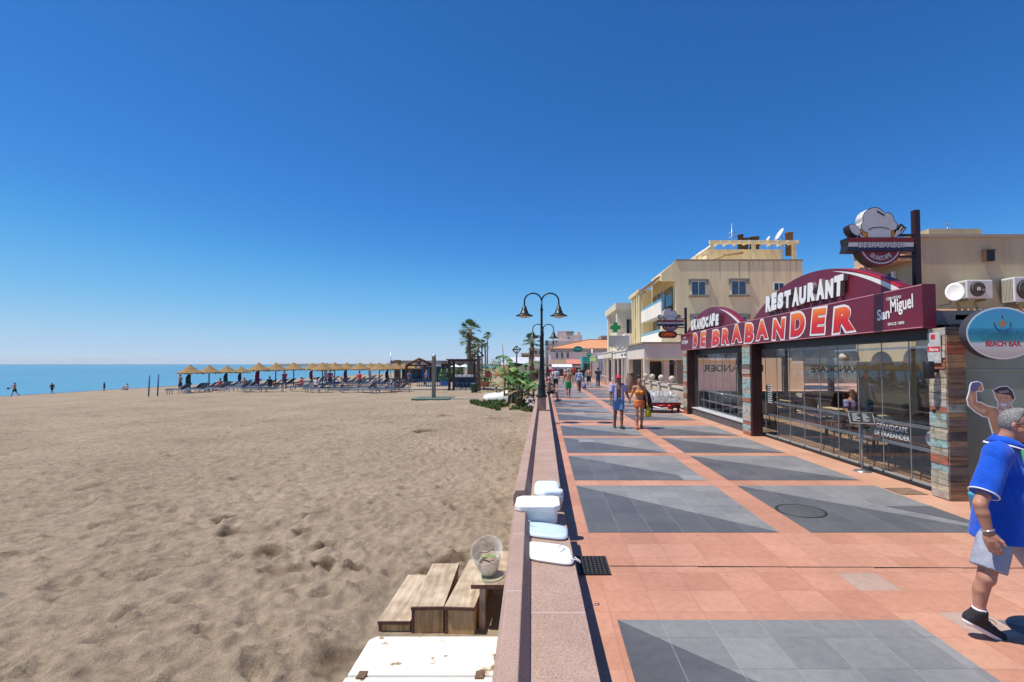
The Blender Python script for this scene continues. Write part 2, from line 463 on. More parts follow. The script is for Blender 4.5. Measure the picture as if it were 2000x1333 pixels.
# sea
g = NG('sea_water', .2, .35); P = g.pos()
v = g.comb(g.math('MULTIPLY', P[0], .22), g.math('MULTIPLY', P[1], .05))
w1 = g.noise(v, 1.0, 5)
v2 = g.comb(g.math('MULTIPLY', P[0], 1.6), g.math('MULTIPLY', P[1], .7)); w2 = g.noise(v2, 1.0, 4)
v3 = g.comb(g.math('MULTIPLY', P[0], .012), g.math('MULTIPLY', P[1], .0035)); w3 = g.noise(v3, 1.0, 4)
c = g.ramp(w3, [(.35, (.03, .18, .27)), (.65, (.055, .24, .33))])
c = g.mix(.5, c, g.ramp(w1, [(.38, (.6, .68, .75)), (.6, (1.12, 1.1, 1.08))]), 'MULTIPLY')
g.base(c)
g.bump(g.math('ADD', w1, g.math('MULTIPLY', w2, .5)), .5, .5)
b = B()
b.quad((-60, -400, SEA_Z), (-60, 6000, SEA_Z), (-6000, 6000, SEA_Z), (-6000, -400, SEA_Z))
b.build('sea', g.m, kind='structure')
# seabed and the land as one sheet to the horizon
gm = mat('earth', (.33, .27, .2), .95, .2, .05)
b = B(); b.quad((-6000, -400, -3.4), (3000, -400, -3.4), (3000, 6000, -3.4), (-6000, 6000, -3.4)); b.build('ground', gm, kind='structure')

# promenade: terracotta tiles
T, TX, TY = .394, .555, 6.23
def tile_nodes(g, P, grout=.012):
    u = g.math('DIVIDE', g.math('SUBTRACT', P[0], TX), T); v = g.math('DIVIDE', g.math('SUBTRACT', P[1], TY), T)
    fu, fv = g.math('FLOOR', u), g.math('FLOOR', v)
    rnd_ = g.white(g.comb(fu, fv)); rnd2 = g.white(g.comb(fv, fu, 3.3))
    du = g.math('ABSOLUTE', g.math('SUBTRACT', g.math('FRACT', u), .5)); dv = g.math('ABSOLUTE', g.math('SUBTRACT', g.math('FRACT', v), .5))
    gu = g.math('GREATER_THAN', du, .5 - grout); gv = g.math('GREATER_THAN', dv, .5 - grout)
    return rnd_, rnd2, gu, gv
g = NG('terracotta_tiles', .55, .35); P = g.pos()
r1, r2, gu, gv = tile_nodes(g, P)
c = g.ramp(r1, [(0, (.47, .225, .145)), (.4, (.51, .25, .165)), (.8, (.545, .275, .185)), (.985, (.56, .295, .2)), (.993, (.47, .31, .24)), (1, (.46, .33, .27))])
st = g.noise(g.P, 1.3, 5); st2 = g.noise(g.P, 14, 4); st3 = g.noise(g.P, 90, 2)
c = g.mix(.55, c, g.ramp(st, [(.3, (.8, .78, .76)), (.65, (1.06, 1.06, 1.06))]), 'MULTIPLY')
c = g.mix(.35, c, g.ramp(st2, [(.32, (.72, .7, .68)), (.6, (1.08, 1.08, 1.08))]), 'MULTIPLY')
c = g.mix(.25, c, g.ramp(st3, [(.3, (.8, .8, .8)), (.7, (1.1, 1.1, 1.1))]), 'MULTIPLY')
pale = g.math('GREATER_THAN', P[0], TX + 13 * T)
c = g.mix(g.math('MULTIPLY', pale, .6), c, g.ramp(r2, [(0, (.52, .29, .19)), (1, (.58, .35, .24))]))
gr = g.math('MAXIMUM', gu, gv)
c = g.mix(g.math('MULTIPLY', gr, .55), c, (.33, .17, .11))
vo = g.n.new('ShaderNodeTexVoronoi'); vo.inputs['Scale'].default_value = 2.3; g.l.new(g.P, vo.inputs['Vector'])
gum = g.math('LESS_THAN', vo.outputs['Distance'], g.math('MULTIPLY_ADD', g.noise(g.P, 30, 2), .1, .02)); gum = g.math('MULTIPLY', gum, g.math('GREATER_THAN', g.noise(g.P, .9, 2), .5))
c = g.mix(g.math('MULTIPLY', gum, .45), c, (.12, .085, .07))
wear = g.noise(g.comb(g.math('MULTIPLY', P[0], .9), g.math('MULTIPLY', P[1], .25)), 1, 5); c = g.mix(.35, c, g.ramp(wear, [(.35, (.8, .79, .78)), (.6, (1.06, 1.06, 1.06))]), 'MULTIPLY')
g.base(c); g.bump(g.math('ADD', g.math('MULTIPLY', gr, -.6), g.math('MULTIPLY', st3, .3)), .3, .01)
TERRA = g.m
def slate(name, lo, hi):
    g = NG(name, .5, .35); P = g.pos()
    r1, r2, gu, gv = tile_nodes(g, P, .009)
    c = g.mix(r1, lo, hi)
    odd = g.math('GREATER_THAN', r2, .985)
    st = g.noise(g.P, 1.1, 5); st2 = g.noise(g.P, 12, 4); st3 = g.noise(g.P, 110, 2)
    c = g.mix(.7, c, g.ramp(st, [(.3, (.78, .78, .8)), (.68, (1.15, 1.14, 1.12))]), 'MULTIPLY')
    c = g.mix(.4, c, g.ramp(st2, [(.3, (.75, .75, .75)), (.62, (1.1, 1.1, 1.1))]), 'MULTIPLY')
    c = g.mix(.4, c, g.ramp(st3, [(.3, (.75, .75, .75)), (.7, (1.15, 1.15, 1.15))]), 'MULTIPLY')
    c = g.mix(g.math('MULTIPLY', odd, .8), c, (.3, .29, .29))
    c = g.mix(g.math('MULTIPLY', gu, .4), c, (.36, .35, .34))
    c = g.mix(g.math('MULTIPLY', gv, .55), c, (.1, .1, .11))
    vo = g.n.new('ShaderNodeTexVoronoi'); vo.inputs['Scale'].default_value = 2.3; g.l.new(g.P, vo.inputs['Vector'])
    gum = g.math('LESS_THAN', vo.outputs['Distance'], g.math('MULTIPLY_ADD', g.noise(g.P, 30, 2), .1, .02)); gum = g.math('MULTIPLY', gum, g.math('GREATER_THAN', g.noise(g.P, .9, 2), .5))
    c = g.mix(g.math('MULTIPLY', gum, .45), c, (.12, .085, .07))
    g.base(c); g.bump(g.math('MULTIPLY', st3, .4), .25, .01)
    return g.m
SL_D = slate('dark_slate', (.098, .1, .108), (.125, .127, .135)); SL_L = slate('grey_slate', (.205, .203, .203), (.25, .247, .243))
b = B()
b.quad((.1, -8, 0), (40, -8, 0), (40, 130, 0), (.1, 130, 0)); b.box(.1, 40, -8, 130, -3.3, -.01)
b.build('promenade', TERRA, kind='structure')
b = B(); H4 = .004
def panel(x0, x1, y0, y1, flip=False):
    b.add([(x0, y1, H4), (x0, y0, H4), (x1, y0, H4)], [(0, 1, 2)], 0)
    b.add([(x0, y1, H4), (x1, y0, H4), (x1, y1, H4)], [(0, 1, 2)], 1)
P6, P7 = 6 * T, 7 * T
def row(y0, y1, left=(TX, TX + P6), right=(TX + P7, TX + P7 + P6)):
    panel(*left, y0, y1); panel(*right, y0, y1)
row(4.125 - P6, 4.125, (.6, .6 + P6 + .04), (3.7, 3.7 + P6))
row(4.125 - P6 - P7, 4.125 - P7, (.6, .6 + P6 + .04), (3.7, 3.7 + P6))
y = TY
for blk in range(6):
    for k in range(4): row(y + k * P7, y + k * P7 + P6)
    y += 4 * P7 + 3 * T
# odd dark corner near the plank pillar
q0 = G(1778, 988); q1 = G(1828, 989); q2 = G(1902, 1020); q3 = G(1898, 1018)
b.add([(5.0, 7.36, .008), (5.675, 7.36, .008), (5.675, 6.45, .008)], [(0, 2, 1)], 0)
b.build('slate_paving', [SL_D, SL_L], kind='structure')
# drain slit across the tiles, a flat strip with the slit's shade painted black
dk = mat('drain_dark', (.012, .011, .01), .9, 0)
b = B()
for i, x0 in enumerate(np.arange(.68, 12, .9)):
    x1 = x0 + .9; yy = 5.2 - .012 * i
    b.quad((x0, yy + .008, .006), (x1, yy + .003, .006), (x1, yy - .006, .006), (x0, yy - .004 - .004 * (i % 2), .006))
b.build('drain_slit', dk, kind='structure')

# hills far behind the town
hm = mat('hill_scrub', (.2, .21, .17), .95, .25, .01, col2=(.28, .25, .2))
b = B(); vs = []; n = 60
prof = [AY(1062 + (i - 20) * 26, 711 - (18 + 10 * math.sin(i * .7) + 6 * math.sin(i * 1.9 + 1)) * min(1, max(.02, (i - 17) / 8)), 900) for i in range(n)]
for p in prof: vs += [(p.x, p.y, -3), (p.x, p.y, p.z), (p.x * 1.3, p.y + 500, -3)]
b.add(vs, [f for i in range(n - 1) for f in ((3 * i, 3 * i + 1, 3 * i + 4, 3 * i + 3), (3 * i + 1, 3 * i + 2, 3 * i + 5, 3 * i + 4))], 0, True)
b.build('hills', hm, kind='structure')

# flecks of shell and dark grit lying on the sand
rf = random.Random(21); b = B()
for i in range(700):
    d = 2.2 + 24 * rf.random() ** 1.5; a = -rf.random() * 1.02; x, y = d * math.sin(a) - .5, d * math.cos(a)
    if y < 1.7 or x > -.6 or (x > -1.9 and 3.4 < y < 6.3): continue
    i0, j0 = min(nx - 1, np.searchsorted(-xs, -x)), min(ny - 1, np.searchsorted(ys, y)); z = Zg[i0, j0] + .006; s_ = rf.uniform(.003, .008); t = rf.uniform(0, 6.28)
    if rf.random() < .25: s_ *= 1.6
    b.add([(x + s_ * math.cos(t + k), y + s_ * math.sin(t + k), z + .004 * (k > 2)) for k in (0, 1.3, 2.6, 4.2)] , [(0, 1, 2, 3)], 0 if rf.random() < .35 else 1)
b.build('shell_fragments', [mat('shell_white', (.75, .72, .68), .6, 0), mat('dark_grit', (.06, .045, .035), .9, .2)], None, label='scattered shell fragments and dark grit on the sand', cat='beach debris', kind='stuff', recalc=False)

hz = bpy.data.materials.new('haze_air'); hz.use_nodes = True; hn = hz.node_tree.nodes; hn.clear()
pv = hn.new('ShaderNodeVolumePrincipled'); pv.inputs['Color'].default_value = (.86, .92, .97, 1); pv.inputs['Density'].default_value = .00009; ho = hn.new('ShaderNodeOutputMaterial'); hz.node_tree.links.new(pv.outputs[0], ho.inputs['Volume'])
b = B(); b.box(-6050, 3050, -450, 6050, -4.6, 45); b.build('haze', hz, kind='stuff')
# ================================================================== SEA WALL AND WHAT LIES ON AND BESIDE IT
g = NG('pink_granite', .75, .25); P = g.pos()
n1 = g.noise(g.P, 170, 2); n2 = g.noise(g.P, 3, 4); n3 = g.noise(g.P, 60, 2)
c = g.ramp(n1, [(.3, (.24, .155, .125)), (.48, (.4, .275, .225)), (.6, (.46, .325, .27)), (.75, (.58, .46, .4))])
c = g.mix(.7, c, g.ramp(n2, [(.3, (.82, .78, .76)), (.7, (1.08, 1.06, 1.05))]), 'MULTIPLY')
c = g.mix(.5, c, g.ramp(n3, [(.3, (.75, .75, .75)), (.7, (1.15, 1.15, 1.15))]), 'MULTIPLY')
# mortar joints between coping stones
vj = g.math('DIVIDE', P[1], 1.18); j = g.math('GREATER_THAN', g.math('ABSOLUTE', g.math('SUBTRACT', g.math('FRACT', vj), .5)), .494)
c = g.mix(g.math('MULTIPLY', j, .8), c, (.5, .41, .37))
g.base(c); g.bump(n1, .25, .004); GRAN = g.m
mortar = mat('mortar', (.45, .36, .32), .9, .2, 30)
def wall_profile(zt, w=1.0):   # (x, z) of the coping section
    return [(.2, -3), (.2, zt - .06), (.222, zt - .05), (.222, zt), (-.165, zt), (-.225, zt + .15), (-.33, zt + .15), (-.362, zt + .09), (-.362, zt - .03), (-.33, zt - .05), (-.33, -3)]
def wall_piece(name, label, stations, zt):
    b = B(); pr = wall_profile(zt); n = len(pr); vs = []
    for (y, dx) in stations: vs += [(x + dx, y, z) for x, z in pr]
    m = len(stations)
    fs = [(i * n + j, i * n + (j + 1) % n, (i + 1) * n + (j + 1) % n, (i + 1) * n + j) for i in range(m - 1) for j in range(n)]
    fs += [tuple(range(n)), tuple(reversed([(m - 1) * n + i for i in range(n)]))]
    b.add(vs, fs)
    return b.build(name, GRAN, bevel=.006, label=label, cat='low wall')
wall_piece('seawall', 'long low pink granite wall with raised back edge, running away beneath the street lamps', [(y, 0) for y in (5.92, 10, 20, 40, 80, 120)], .45)
near = [(y, .052 - .0235 * (y - 4.4)) for y in (-2, 1, 3, 4.4, 5.9)]
wall_piece('seawall', 'lower near section of pink granite wall beside the wooden steps', near, .35)

# foam fish box and soft pouches on the coping
foam = mat('white_foam', (.8, .79, .76), .75, .05, 25, bump=.15, bscale=120)
foam_b = mat('bluish_foam', (.62, .72, .78), .7, .05, 20)
wzip = mat('white_vinyl', (.82, .81, .8), .4, .03, 6); bzip = mat('pale_blue_vinyl', (.5, .64, .74), .4, .05, 8)
cordm = mat('pull_cord', (.6, .6, .6), .6, 0)
def pouch(name, label, corners, th, m, zb, tilt=0, kind='pouch'):
    """rounded flat cushion over four ground corners, with a seam and a zip pull"""
    root = thing(name, label, kind, (sum(c[0] for c in corners) / 4, sum(c[1] for c in corners) / 4, zb))
    n = 16; vs = []; c = [Vector((p[0], p[1], 0)) for p in corners]
    def P(u, v): return c[0] * (1 - u) * (1 - v) + c[1] * u * (1 - v) + c[2] * u * v + c[3] * (1 - u) * v
    levels = [(0, .93), (.2, .985), (.48, 1), (.52, 1), (.8, .985), (1, .92)]
    ring = []
    for k in range(32):
        a = 2 * math.pi * k / 32; ex = .42
        ring.append((.5 + .5 * math.copysign(abs(math.cos(a)) ** ex, math.cos(a)), .5 + .5 * math.copysign(abs(math.sin(a)) ** ex, math.sin(a))))
    b = B()
    for (h, s) in levels:
        for (u, v) in ring:
            p = P(.5 + (u - .5) * s, .5 + (v - .5) * s); vs.append((p.x, p.y, zb + h * th + tilt * (v - .5)))
    for s in (.6, .25):
        for (u, v) in ring:
            p = P(.5 + (u - .5) * s, .5 + (v - .5) * s); vs.append((p.x, p.y, zb + th * (1.04 + .03 * (1 - s)) + tilt * (v - .5)))
    fs = [(i * 32 + j, i * 32 + (j + 1) % 32, (i + 1) * 32 + (j + 1) % 32, (i + 1) * 32 + j) for i in range(len(levels) + 1) for j in range(32)]
    fs += [tuple(reversed(range(32))), tuple((len(levels) + 1) * 32 + j for j in range(32))]
    b.add(vs, fs, 0, True); b.build('cushion', m, root)
    b = B(); lv = [vs[3 * 32 + j] for j in range(32)]
    b.tube([Vector(p) for p in lv] + [Vector(lv[0])], .004, 5); b.build('zip', cordm, root)
    return root
zn = .35
cz = [tuple(G(px, py, zn + .06)[:2]) for px, py in ((1026, 1082), (1123, 1096), (1113, 1060), (1026, 1050))]
pw = pouch('zip_pouch', 'white zipped vinyl pouch lying on the low wall, nearest the wooden steps', cz, .038, wzip, zn)
p = G(1118, 1092, zn + .05)
b = B(); b.tube([(p.x - .02, p.y, zn + .05), (p.x + .03, p.y - .02, zn + .05), (p.x + .07, p.y - .01, zn + .02), (p.x + .06, p.y + .02, zn + .03), (p.x + .02, p.y + .01, zn + .06)], .006, 6); b.build('pull_loop', cordm, pw)
q = G(1095, 1066, zn + .085); b = B(); b.tube([(q.x - .03, q.y - .05, q.z), (q.x, q.y, q.z + .004), (q.x + .02, q.y + .06, q.z)], .005, 5); b.build('tag', cordm, pw)
cz = [tuple(G(px, py, zn + .06)[:2]) for px, py in ((1023, 1038), (1109, 1047), (1108, 1023), (1026, 1012))]
pb = pouch('zip_pouch', 'pale blue zipped pouch lying on the wall between white pouch and foam box', cz, .042, bzip, zn)
q = G(1035, 1018, zn + .09); b = B(); b.tube([(q.x - .02, q.y + .03, q.z), (q.x + .01, q.y - .05, q.z + .004), (q.x + .05, q.y - .03, q.z)], .004, 5); b.build('pull_loop', cordm, pb)
# foam box with chamfered ends: body sits across the step of the wall
a0, a1 = G(1010, 1004, .62), G(1097, 1000, .62)
root = thing('foam_box', 'white polystyrene fish box with chamfered ends standing across the wall top', 'foam box', ((a0.x + a1.x) / 2, 5.55, .47))
x0, x1, y0, y1 = root.location.x - .27, root.location.x + .22, 5.38, 5.82
def oct_(x0, x1, y0, y1, ch): return [(x0 + ch, y0), (x1 - ch, y0), (x1, y0 + ch), (x1, y1 - ch), (x1 - ch, y1), (x0 + ch, y1), (x0, y1 - ch), (x0, y0 + ch)]
b = B(); b.prism(oct_(x0 + .05, x1 - .03, y0 + .04, y1 - .04, .03), (0, 0, .36), (1, 0, 0), (0, 1, 0), (0, 0, .142)); b.build('body', foam, root, bevel=.008)
b = B(); b.prism(oct_(x0, x1, y0, y1, .06), (0, 0, .503), (1, 0, 0), (0, 1, 0), (0, 0, .06)); b.build('lid', foam, root, bevel=.012)
pouch('swim_float', 'pale blue foam float lying on the wall behind the polystyrene box', [tuple(v) for v in ((-.12, 6.1), (.2, 6.1), (.2, 6.75), (-.12, 6.75))], .07, foam_b, .452, 0, 'float')
pouch('swim_float', 'pale blue foam float half hidden under the polystyrene box, jutting towards the paving', [tuple(v) for v in ((-.0, 5.93), (.235, 5.93), (.235, 6.07), (-.0, 6.07))], .13, foam_b, .452, 0, 'float')

# wooden steps, one box each
g = NG('weathered_boards', .8, .2); P = g.pos()
v = g.comb(g.math('MULTIPLY', P[0], 22), g.math('MULTIPLY', P[1], 2.2), g.math('MULTIPLY', P[2], 2.0))
n1 = g.noise(v, 1, 4); n2 = g.noise(g.P, 5, 4)
c = g.ramp(n1, [(.3, (.38, .29, .2)), (.55, (.52, .42, .31)), (.75, (.62, .52, .41))])
c = g.mix(.7, c, g.ramp(n2, [(.32, (.62, .57, .52)), (.62, (1.12, 1.1, 1.08))]), 'MULTIPLY')
g.base(c); g.bump(n1, .3, .01); BOARD = g.m
g = NG('golden_planks', .65, .25); P = g.pos()
v = g.comb(g.math('MULTIPLY', P[0], 34), g.math('MULTIPLY', P[1], 34), g.math('MULTIPLY', P[2], 1.6)); n1 = g.noise(v, 1, 4)
c = g.ramp(n1, [(.28, (.42, .25, .11)), (.5, (.66, .44, .21)), (.75, (.75, .54, .3))])
n2 = g.noise(g.P, 7, 3); c = g.mix(.6, c, g.ramp(n2, [(.34, (.45, .4, .36)), (.55, (1.05, 1.05, 1.05))]), 'MULTIPLY')
g.base(c); g.bump(n1, .2, .006); GOLD = g.m
BROWN = mat('red_brown_edge', (.16, .075, .05), .7, .25, 20)
def step_box(label, x0, x1, y0, y1, z0, z1, skew=0):
    root = thing('step_box', label, 'wooden step', ((x0 + x1) / 2, (y0 + y1) / 2, z0), 'wooden step boxes')
    M = Matrix.Translation(root.location) @ Matrix.Rotation(skew, 4, 'Z') @ Matrix.Translation(-root.location)
    th = .035
    b = B(); b.box(x0, x1, y0, y1, z1 - .006, z1, 0, M); b.build('tread', BOARD, root)
    b = B(); b.box(x0 - .004, x1 + .004, y0 - .004, y1, z1 - th, z1 - .007, 0, M); b.build('tread_edge', BROWN, root)
    b = B(); b.box(x0 + .03, x1 - .004, y0 + .015, y1 - .02, z0, z1 - th - .001, 0, M); b.build('front_planks', GOLD, root)
    b = B(); b.box(x0, x0 + .028, y0 + .012, y1 - .02, z0, z1 - th - .002, 0, M); b.build('side_plank', BROWN, root)
    return root
step_box('lowest weathered wooden step, leftmost on the sand', -1.63, -1.315, 4.98, 6.05, -.58, -.44)
step_box('middle wooden step box with golden plank front and narrow gap on its right', -1.31, -.995, 4.95, 6.0, -.58, -.285, R(1.5))
step_box('wooden step box with golden plank front right of the narrow gap', -.935, -.64, 4.93, 6.1, -.58, -.28, R(-3.5))
root = thing('step_platform', 'short wooden platform of boards on an upright, against the granite wall under the clear tub', 'platform', (-.55, 5.4, -.58))
b = B(); b.box(-.72, -.37, 5.0, 5.9, -.135, -.1); b.build('board', BOARD, root, bevel=.004)
b = B(); b.box(-.722, -.37, 4.994, 4.999, -.137, -.098); b.build('board_edge', BROWN, root)
for y in (5.03, 5.8): b = B(); b.box(-.64, -.585, y, y + .06, -.58, -.137); b.build('upright', BOARD, root)

# clear plastic tub with sand in it
g = NG('clear_plastic', .12, .5); g.p.inputs['Base Color'].default_value = (.86, .88, .87, 1)
tr = g.n.new('ShaderNodeBsdfTransparent'); tr.inputs[0].default_value = (.93, .94, .94, 1)
fr = g.n.new('ShaderNodeLayerWeight'); fr.inputs[0].default_value = .35
mx = g.n.new('ShaderNodeMixShader'); out = g.n['Material Output']
g.l.new(g.math('MULTIPLY_ADD', fr.outputs['Facing'], .42, .07), mx.inputs[0]); g.l.new(tr.outputs[0], mx.inputs[1]); g.l.new(g.p.outputs[0], mx.inputs[2]); g.l.new(mx.outputs[0], out.inputs[0])
CLEAR = g.m
tc = AY(949, 1100, 5.32)
root = thing('plastic_tub', 'clear oval plastic tub with some sand in the bottom on the wooden platform', 'tub', (-.56, 5.3, -.1))
tilt = Matrix.Translation((-.565, 5.25, -.06)) @ Matrix.Rotation(R(-4), 4, 'Y') @ Matrix.Rotation(R(24), 4, 'X')
b = B(); pr = [(.085, .002), (.1, .01), (.125, .08), (.15, .18), (.166, .27), (.174, .274), (.176, .283), (.168, .281), (.159, .27), (.142, .18), (.118, .08), (.09, .016), (.0001, .012)]
b.lathe(pr, (0, 0, 0), 40, 0, True, tilt, .92, 1.12); b.build('shell', CLEAR, root)
b = B(); b.lathe([(.1, .018), (.118, .085), (.06, .1), (.0001, .105)], (0, 0, 0), 24, 0, True, tilt, .9, 1.08); b.build('sand_filling', mat('tub_sand', (.3, .22, .16), .9, .2, 30, bump=.4), root)
b = B(); b.tube([tilt @ Vector(p) for p in ((-.07, .06, .13), (0, .02, .17), (.08, -.01, .2))], .006, 6); b.build('straw', mat('green_straw', (.3, .6, .08), .4, 0), root)
b = B(); b.tube([tilt @ Vector(p) for p in ((-.08, .08, .17), (-.02, .05, .19), (.06, .09, .2))], .005, 6); b.build('twig', mat('twig', (.12, .09, .06), .8, 0), root)
b = B(); b.lathe([(.0001, -.0985), (.15, -.0985), (.152, -.092), (.14, -.09), (.0001, -.09)], (-.55, 5.2, 0), 32, 0, True, None, .95, 1); 
b.build('tub_lid', mat('yellowed_lid', (.5, .47, .3), .5, .1, 10), None, label='flat yellowish plastic lid under the clear tub', cat='lid')

# white chest whose lid fills the lower edge of the photo
g = NG('stained_white', .45, .4); P = g.pos()
n1 = g.noise(g.P, 7, 6); n2 = g.noise(g.P, 30, 3)
c = g.ramp(n1, [(.33, (.2, .13, .06)), (.36, (.5, .42, .3)), (.395, (.7, .67, .58)), (.6, (.74, .72, .66))])
c = g.mix(.35, c, g.ramp(n2, [(.28, (.6, .55, .45)), (.36, (1, 1, 1))]), 'MULTIPLY'); g.base(c); WCH = g.m
root = thing('storage_chest', 'large stained white storage chest with hinged lid on the sand against the wall', 'chest', (-.95, 3.6, -.58))
b = B(); b.prism([(-1.54, 3.97), (-.385, 3.97), (-.385, 4.53), (-1.49, 4.53), (-1.545, 4.47)], (0, 0, -.41), (1, 0, 0), (0, 1, 0), (0, 0, .07)); b.build('lid', WCH, root, bevel=.018)
b = B(); b.prism([(-1.535, 2.4), (-.36, 2.4), (-.36, 3.955), (-1.545, 3.955)], (0, 0, -.42), (1, 0, 0), (0, 1, 0), (0, 0, .075)); b.build('front_lid', WCH, root, bevel=.012)
b = B(); b.box(-1.5, -.4, 2.45, 4.5, -.6, -.43); b.build('body', mat('chest_green', (.22, .3, .2), .6, .2, 10), root)
for x in (-1.42, -.5):
    b = B(); b.box(x - .035, x + .035, 3.92, 4.01, -.345, -.332)
    b.build('hinge', mat('rusty_hinge', (.14, .08, .045), .8, .4, 60), root, bevel=.004)

# drain grate and manhole cover in the paving
root = thing('drain_grate', 'square black iron drain grate in the terracotta paving beside the wall', 'drain grate', (.5, 5.2, .004))
b = B(); gx0, gx1, gy0, gy1 = .36, .655, 4.99, 5.43
iron = mat('cast_iron', (.045, .042, .038), .6, .3, 40, metal=.4)
for i in range(8):
    x = gx0 + (gx1 - gx0) * i / 7; b.box(x - .01, x + .01, gy0, gy1, .006, .018)
for i in range(10):
    y = gy0 + (gy1 - gy0) * i / 9; b.box(gx0 - .012, gx1 + .012, y - .009, y + .009, .0065, .0165)
b.build('bars', iron, root)
b = B(); b.quad((gx0 - .01, gy0 - .01, .005), (gx1 + .01, gy0 - .01, .005), (gx1 + .01, gy1 + .01, .005), (gx0 - .01, gy1 + .01, .005)); b.build('pit_shade', dk, root)  # flat black sheet painting the shade below the bars
root = thing('manhole_cover', 'round grey manhole cover set in the dark slate paving', 'manhole cover', (3.65, 7.13, .005))
b = B(); b.lathe([(.0001, .0088), (.295, .0088), (.3, .007), (.3, .004)], (3.65, 7.13, 0), 40); b.build('cover', mat('worn_iron', (.12, .12, .12), .5, .25, 30, metal=.3, bump=.4, bscale=90), root)
b = B(); b.lathe([(.302, .004), (.302, .0075), (.335, .0075), (.335, .004)], (3.65, 7.13, 0), 40); b.build('rim', iron, root)
b = B(); b.box(5.72, 6.14, 8.0, 8.42, .005, .009); b.build('access_cover', mat('brown_cover', (.2, .13, .085), .7, .25, 12, bump=.2), None, label='square brown access cover in the paving at the foot of the plank pillar', cat='access cover')

# street lamps
LAMP = mat('dark_green_iron', (.018, .028, .03), .4, .2, 10, metal=.3)
GLOB = mat('frosted_glass', (.62, .57, .5), .25, .05, 5)
def street_lamp(label, y, x, foot, sc, segs=20):
    root = thing('street_lamp', label, 'street lamp', (x, y, foot), 'lamps along the sea wall')
    Z = lambda z: foot + z * sc
    b = B(); b.box(x - .14 * sc, x + .14 * sc, y - .14, y + .14, foot, Z(.42)); b.build('pedestal', GRAN, root, bevel=.01)
    b = B(); b.lathe([(.17 * sc, Z(.42)), (.17 * sc, Z(.47)), (.125 * sc, Z(.52)), (.11 * sc, Z(.7)), (.125 * sc, Z(.74)), (.085 * sc, Z(.82)), (.075 * sc, Z(1.25)), (.085 * sc, Z(1.3)), (.06 * sc, Z(1.38)), (.052 * sc, Z(2.2)), (.062 * sc, Z(2.24)), (.062 * sc, Z(2.3)), (.04 * sc, Z(2.36)), (.035 * sc, Z(3.1)), (.045 * sc, Z(3.12)), (.045 * sc, Z(3.18)), (.03 * sc, Z(3.24)), (.028 * sc, Z(3.42))], (x, y, 0), segs); b.build('pole', LAMP, root)
    for s in (-1, 1):
        rr = .27 * sc; cx_, cz_ = x + s * rr, Z(3.42)
        pts = [(cx_ - s * rr * math.cos(a), y, cz_ + .95 * rr * math.sin(a)) for a in np.linspace(0, math.pi, 15)] + [(x + 2 * s * rr, y, cz_ - .13 * sc)]
        b = B(); b.tube(pts, .024 * sc, 10); b.build('arm', LAMP, root)
        hx, hz = x + 2 * s * rr, cz_ - .13 * sc
        b = B(); b.lathe([(.03 * sc, hz + .01), (.05 * sc, hz - .01), (.055 * sc, hz - .05 * sc), (.075 * sc, hz - .06 * sc), (.085 * sc, hz - .14 * sc), (.105 * sc, hz - .16 * sc), (.13 * sc, hz - .24 * sc), (.16 * sc, hz - .26 * sc), (.2 * sc, hz - .285 * sc), (.275 * sc, hz - .32 * sc), (.278 * sc, hz - .335 * sc), (.19 * sc, hz - .325 * sc), (.0001, hz - .3 * sc)], (hx, y, 0), 24)
        h = b.build('lamp_head', LAMP, root)
        b = B(); b.lathe([(.185 * sc, hz - .325 * sc), (.15 * sc, hz - .37 * sc), (.08 * sc, hz - .395 * sc), (.0001, hz - .4 * sc)], (hx, y, 0), 20); b.build('lens', GLOB, h)
    return root
street_lamp('nearest double armed black street lamp on a granite pedestal on the wall', 17.5, -.075, .45, 1.125)
street_lamp('second double armed street lamp, seen behind the post of the nearest one', 26.0, -.03, .45, 1.01, 12)
street_lamp('third and farthest double armed street lamp on the wall', 47, .32, .45, .95, 10)
# ================================================================== RESTAURANT
MAR = mat('maroon_panel', (.16, .012, .028), .38, .12, 1.2, spec=.45)
MAR_D = mat('maroon_edge', (.09, .01, .024), .45, .15, 2)
TRIM = mat('pink_trim', (.62, .25, .3), .45, .05)
WHITE = mat('white_paint', (.8, .79, .77), .45, .04, 4)
REDL = mat('red_stripe', (.6, .02, .03), .4, .05)
CHOC = mat('chocolate_steel', (.042, .014, .014), .42, .2, 3)
BLK = mat('black_metal', (.016, .016, .018), .45, .1)
STEEL = mat('brushed_steel', (.42, .43, .44), .35, .1, 20, metal=.8)
GREYRAIL = mat('grey_rail', (.2, .21, .23), .4, .1, 5, metal=.4)
FX, FX2 = 6.03, 6.25
FY0, FY1, FZ0, FZ1 = 7.88, 21.85, 2.66, 3.365
rest = thing('restaurant', 'single storey glass fronted restaurant with maroon fascia and arched signs facing the sea', 'restaurant', (6.0, 15, 0))
b = B(); b.box(FX, FX2, FY0, FY1, FZ0, FZ1); fas = b.build('fascia', MAR, rest, bevel=.006)
b = B(); b.box(FX - .006, FX + .002, FY0 + .004, FY1 - .004, FZ1 - .022, FZ1 - .006); b.build('fascia_trim', TRIM, fas)
b = B(); b.box(FX - .006, FX + .002, FY0 + .004, FY1 - .004, FZ0 + .008, FZ0 + .022); b.build('fascia_trim', TRIM, fas)
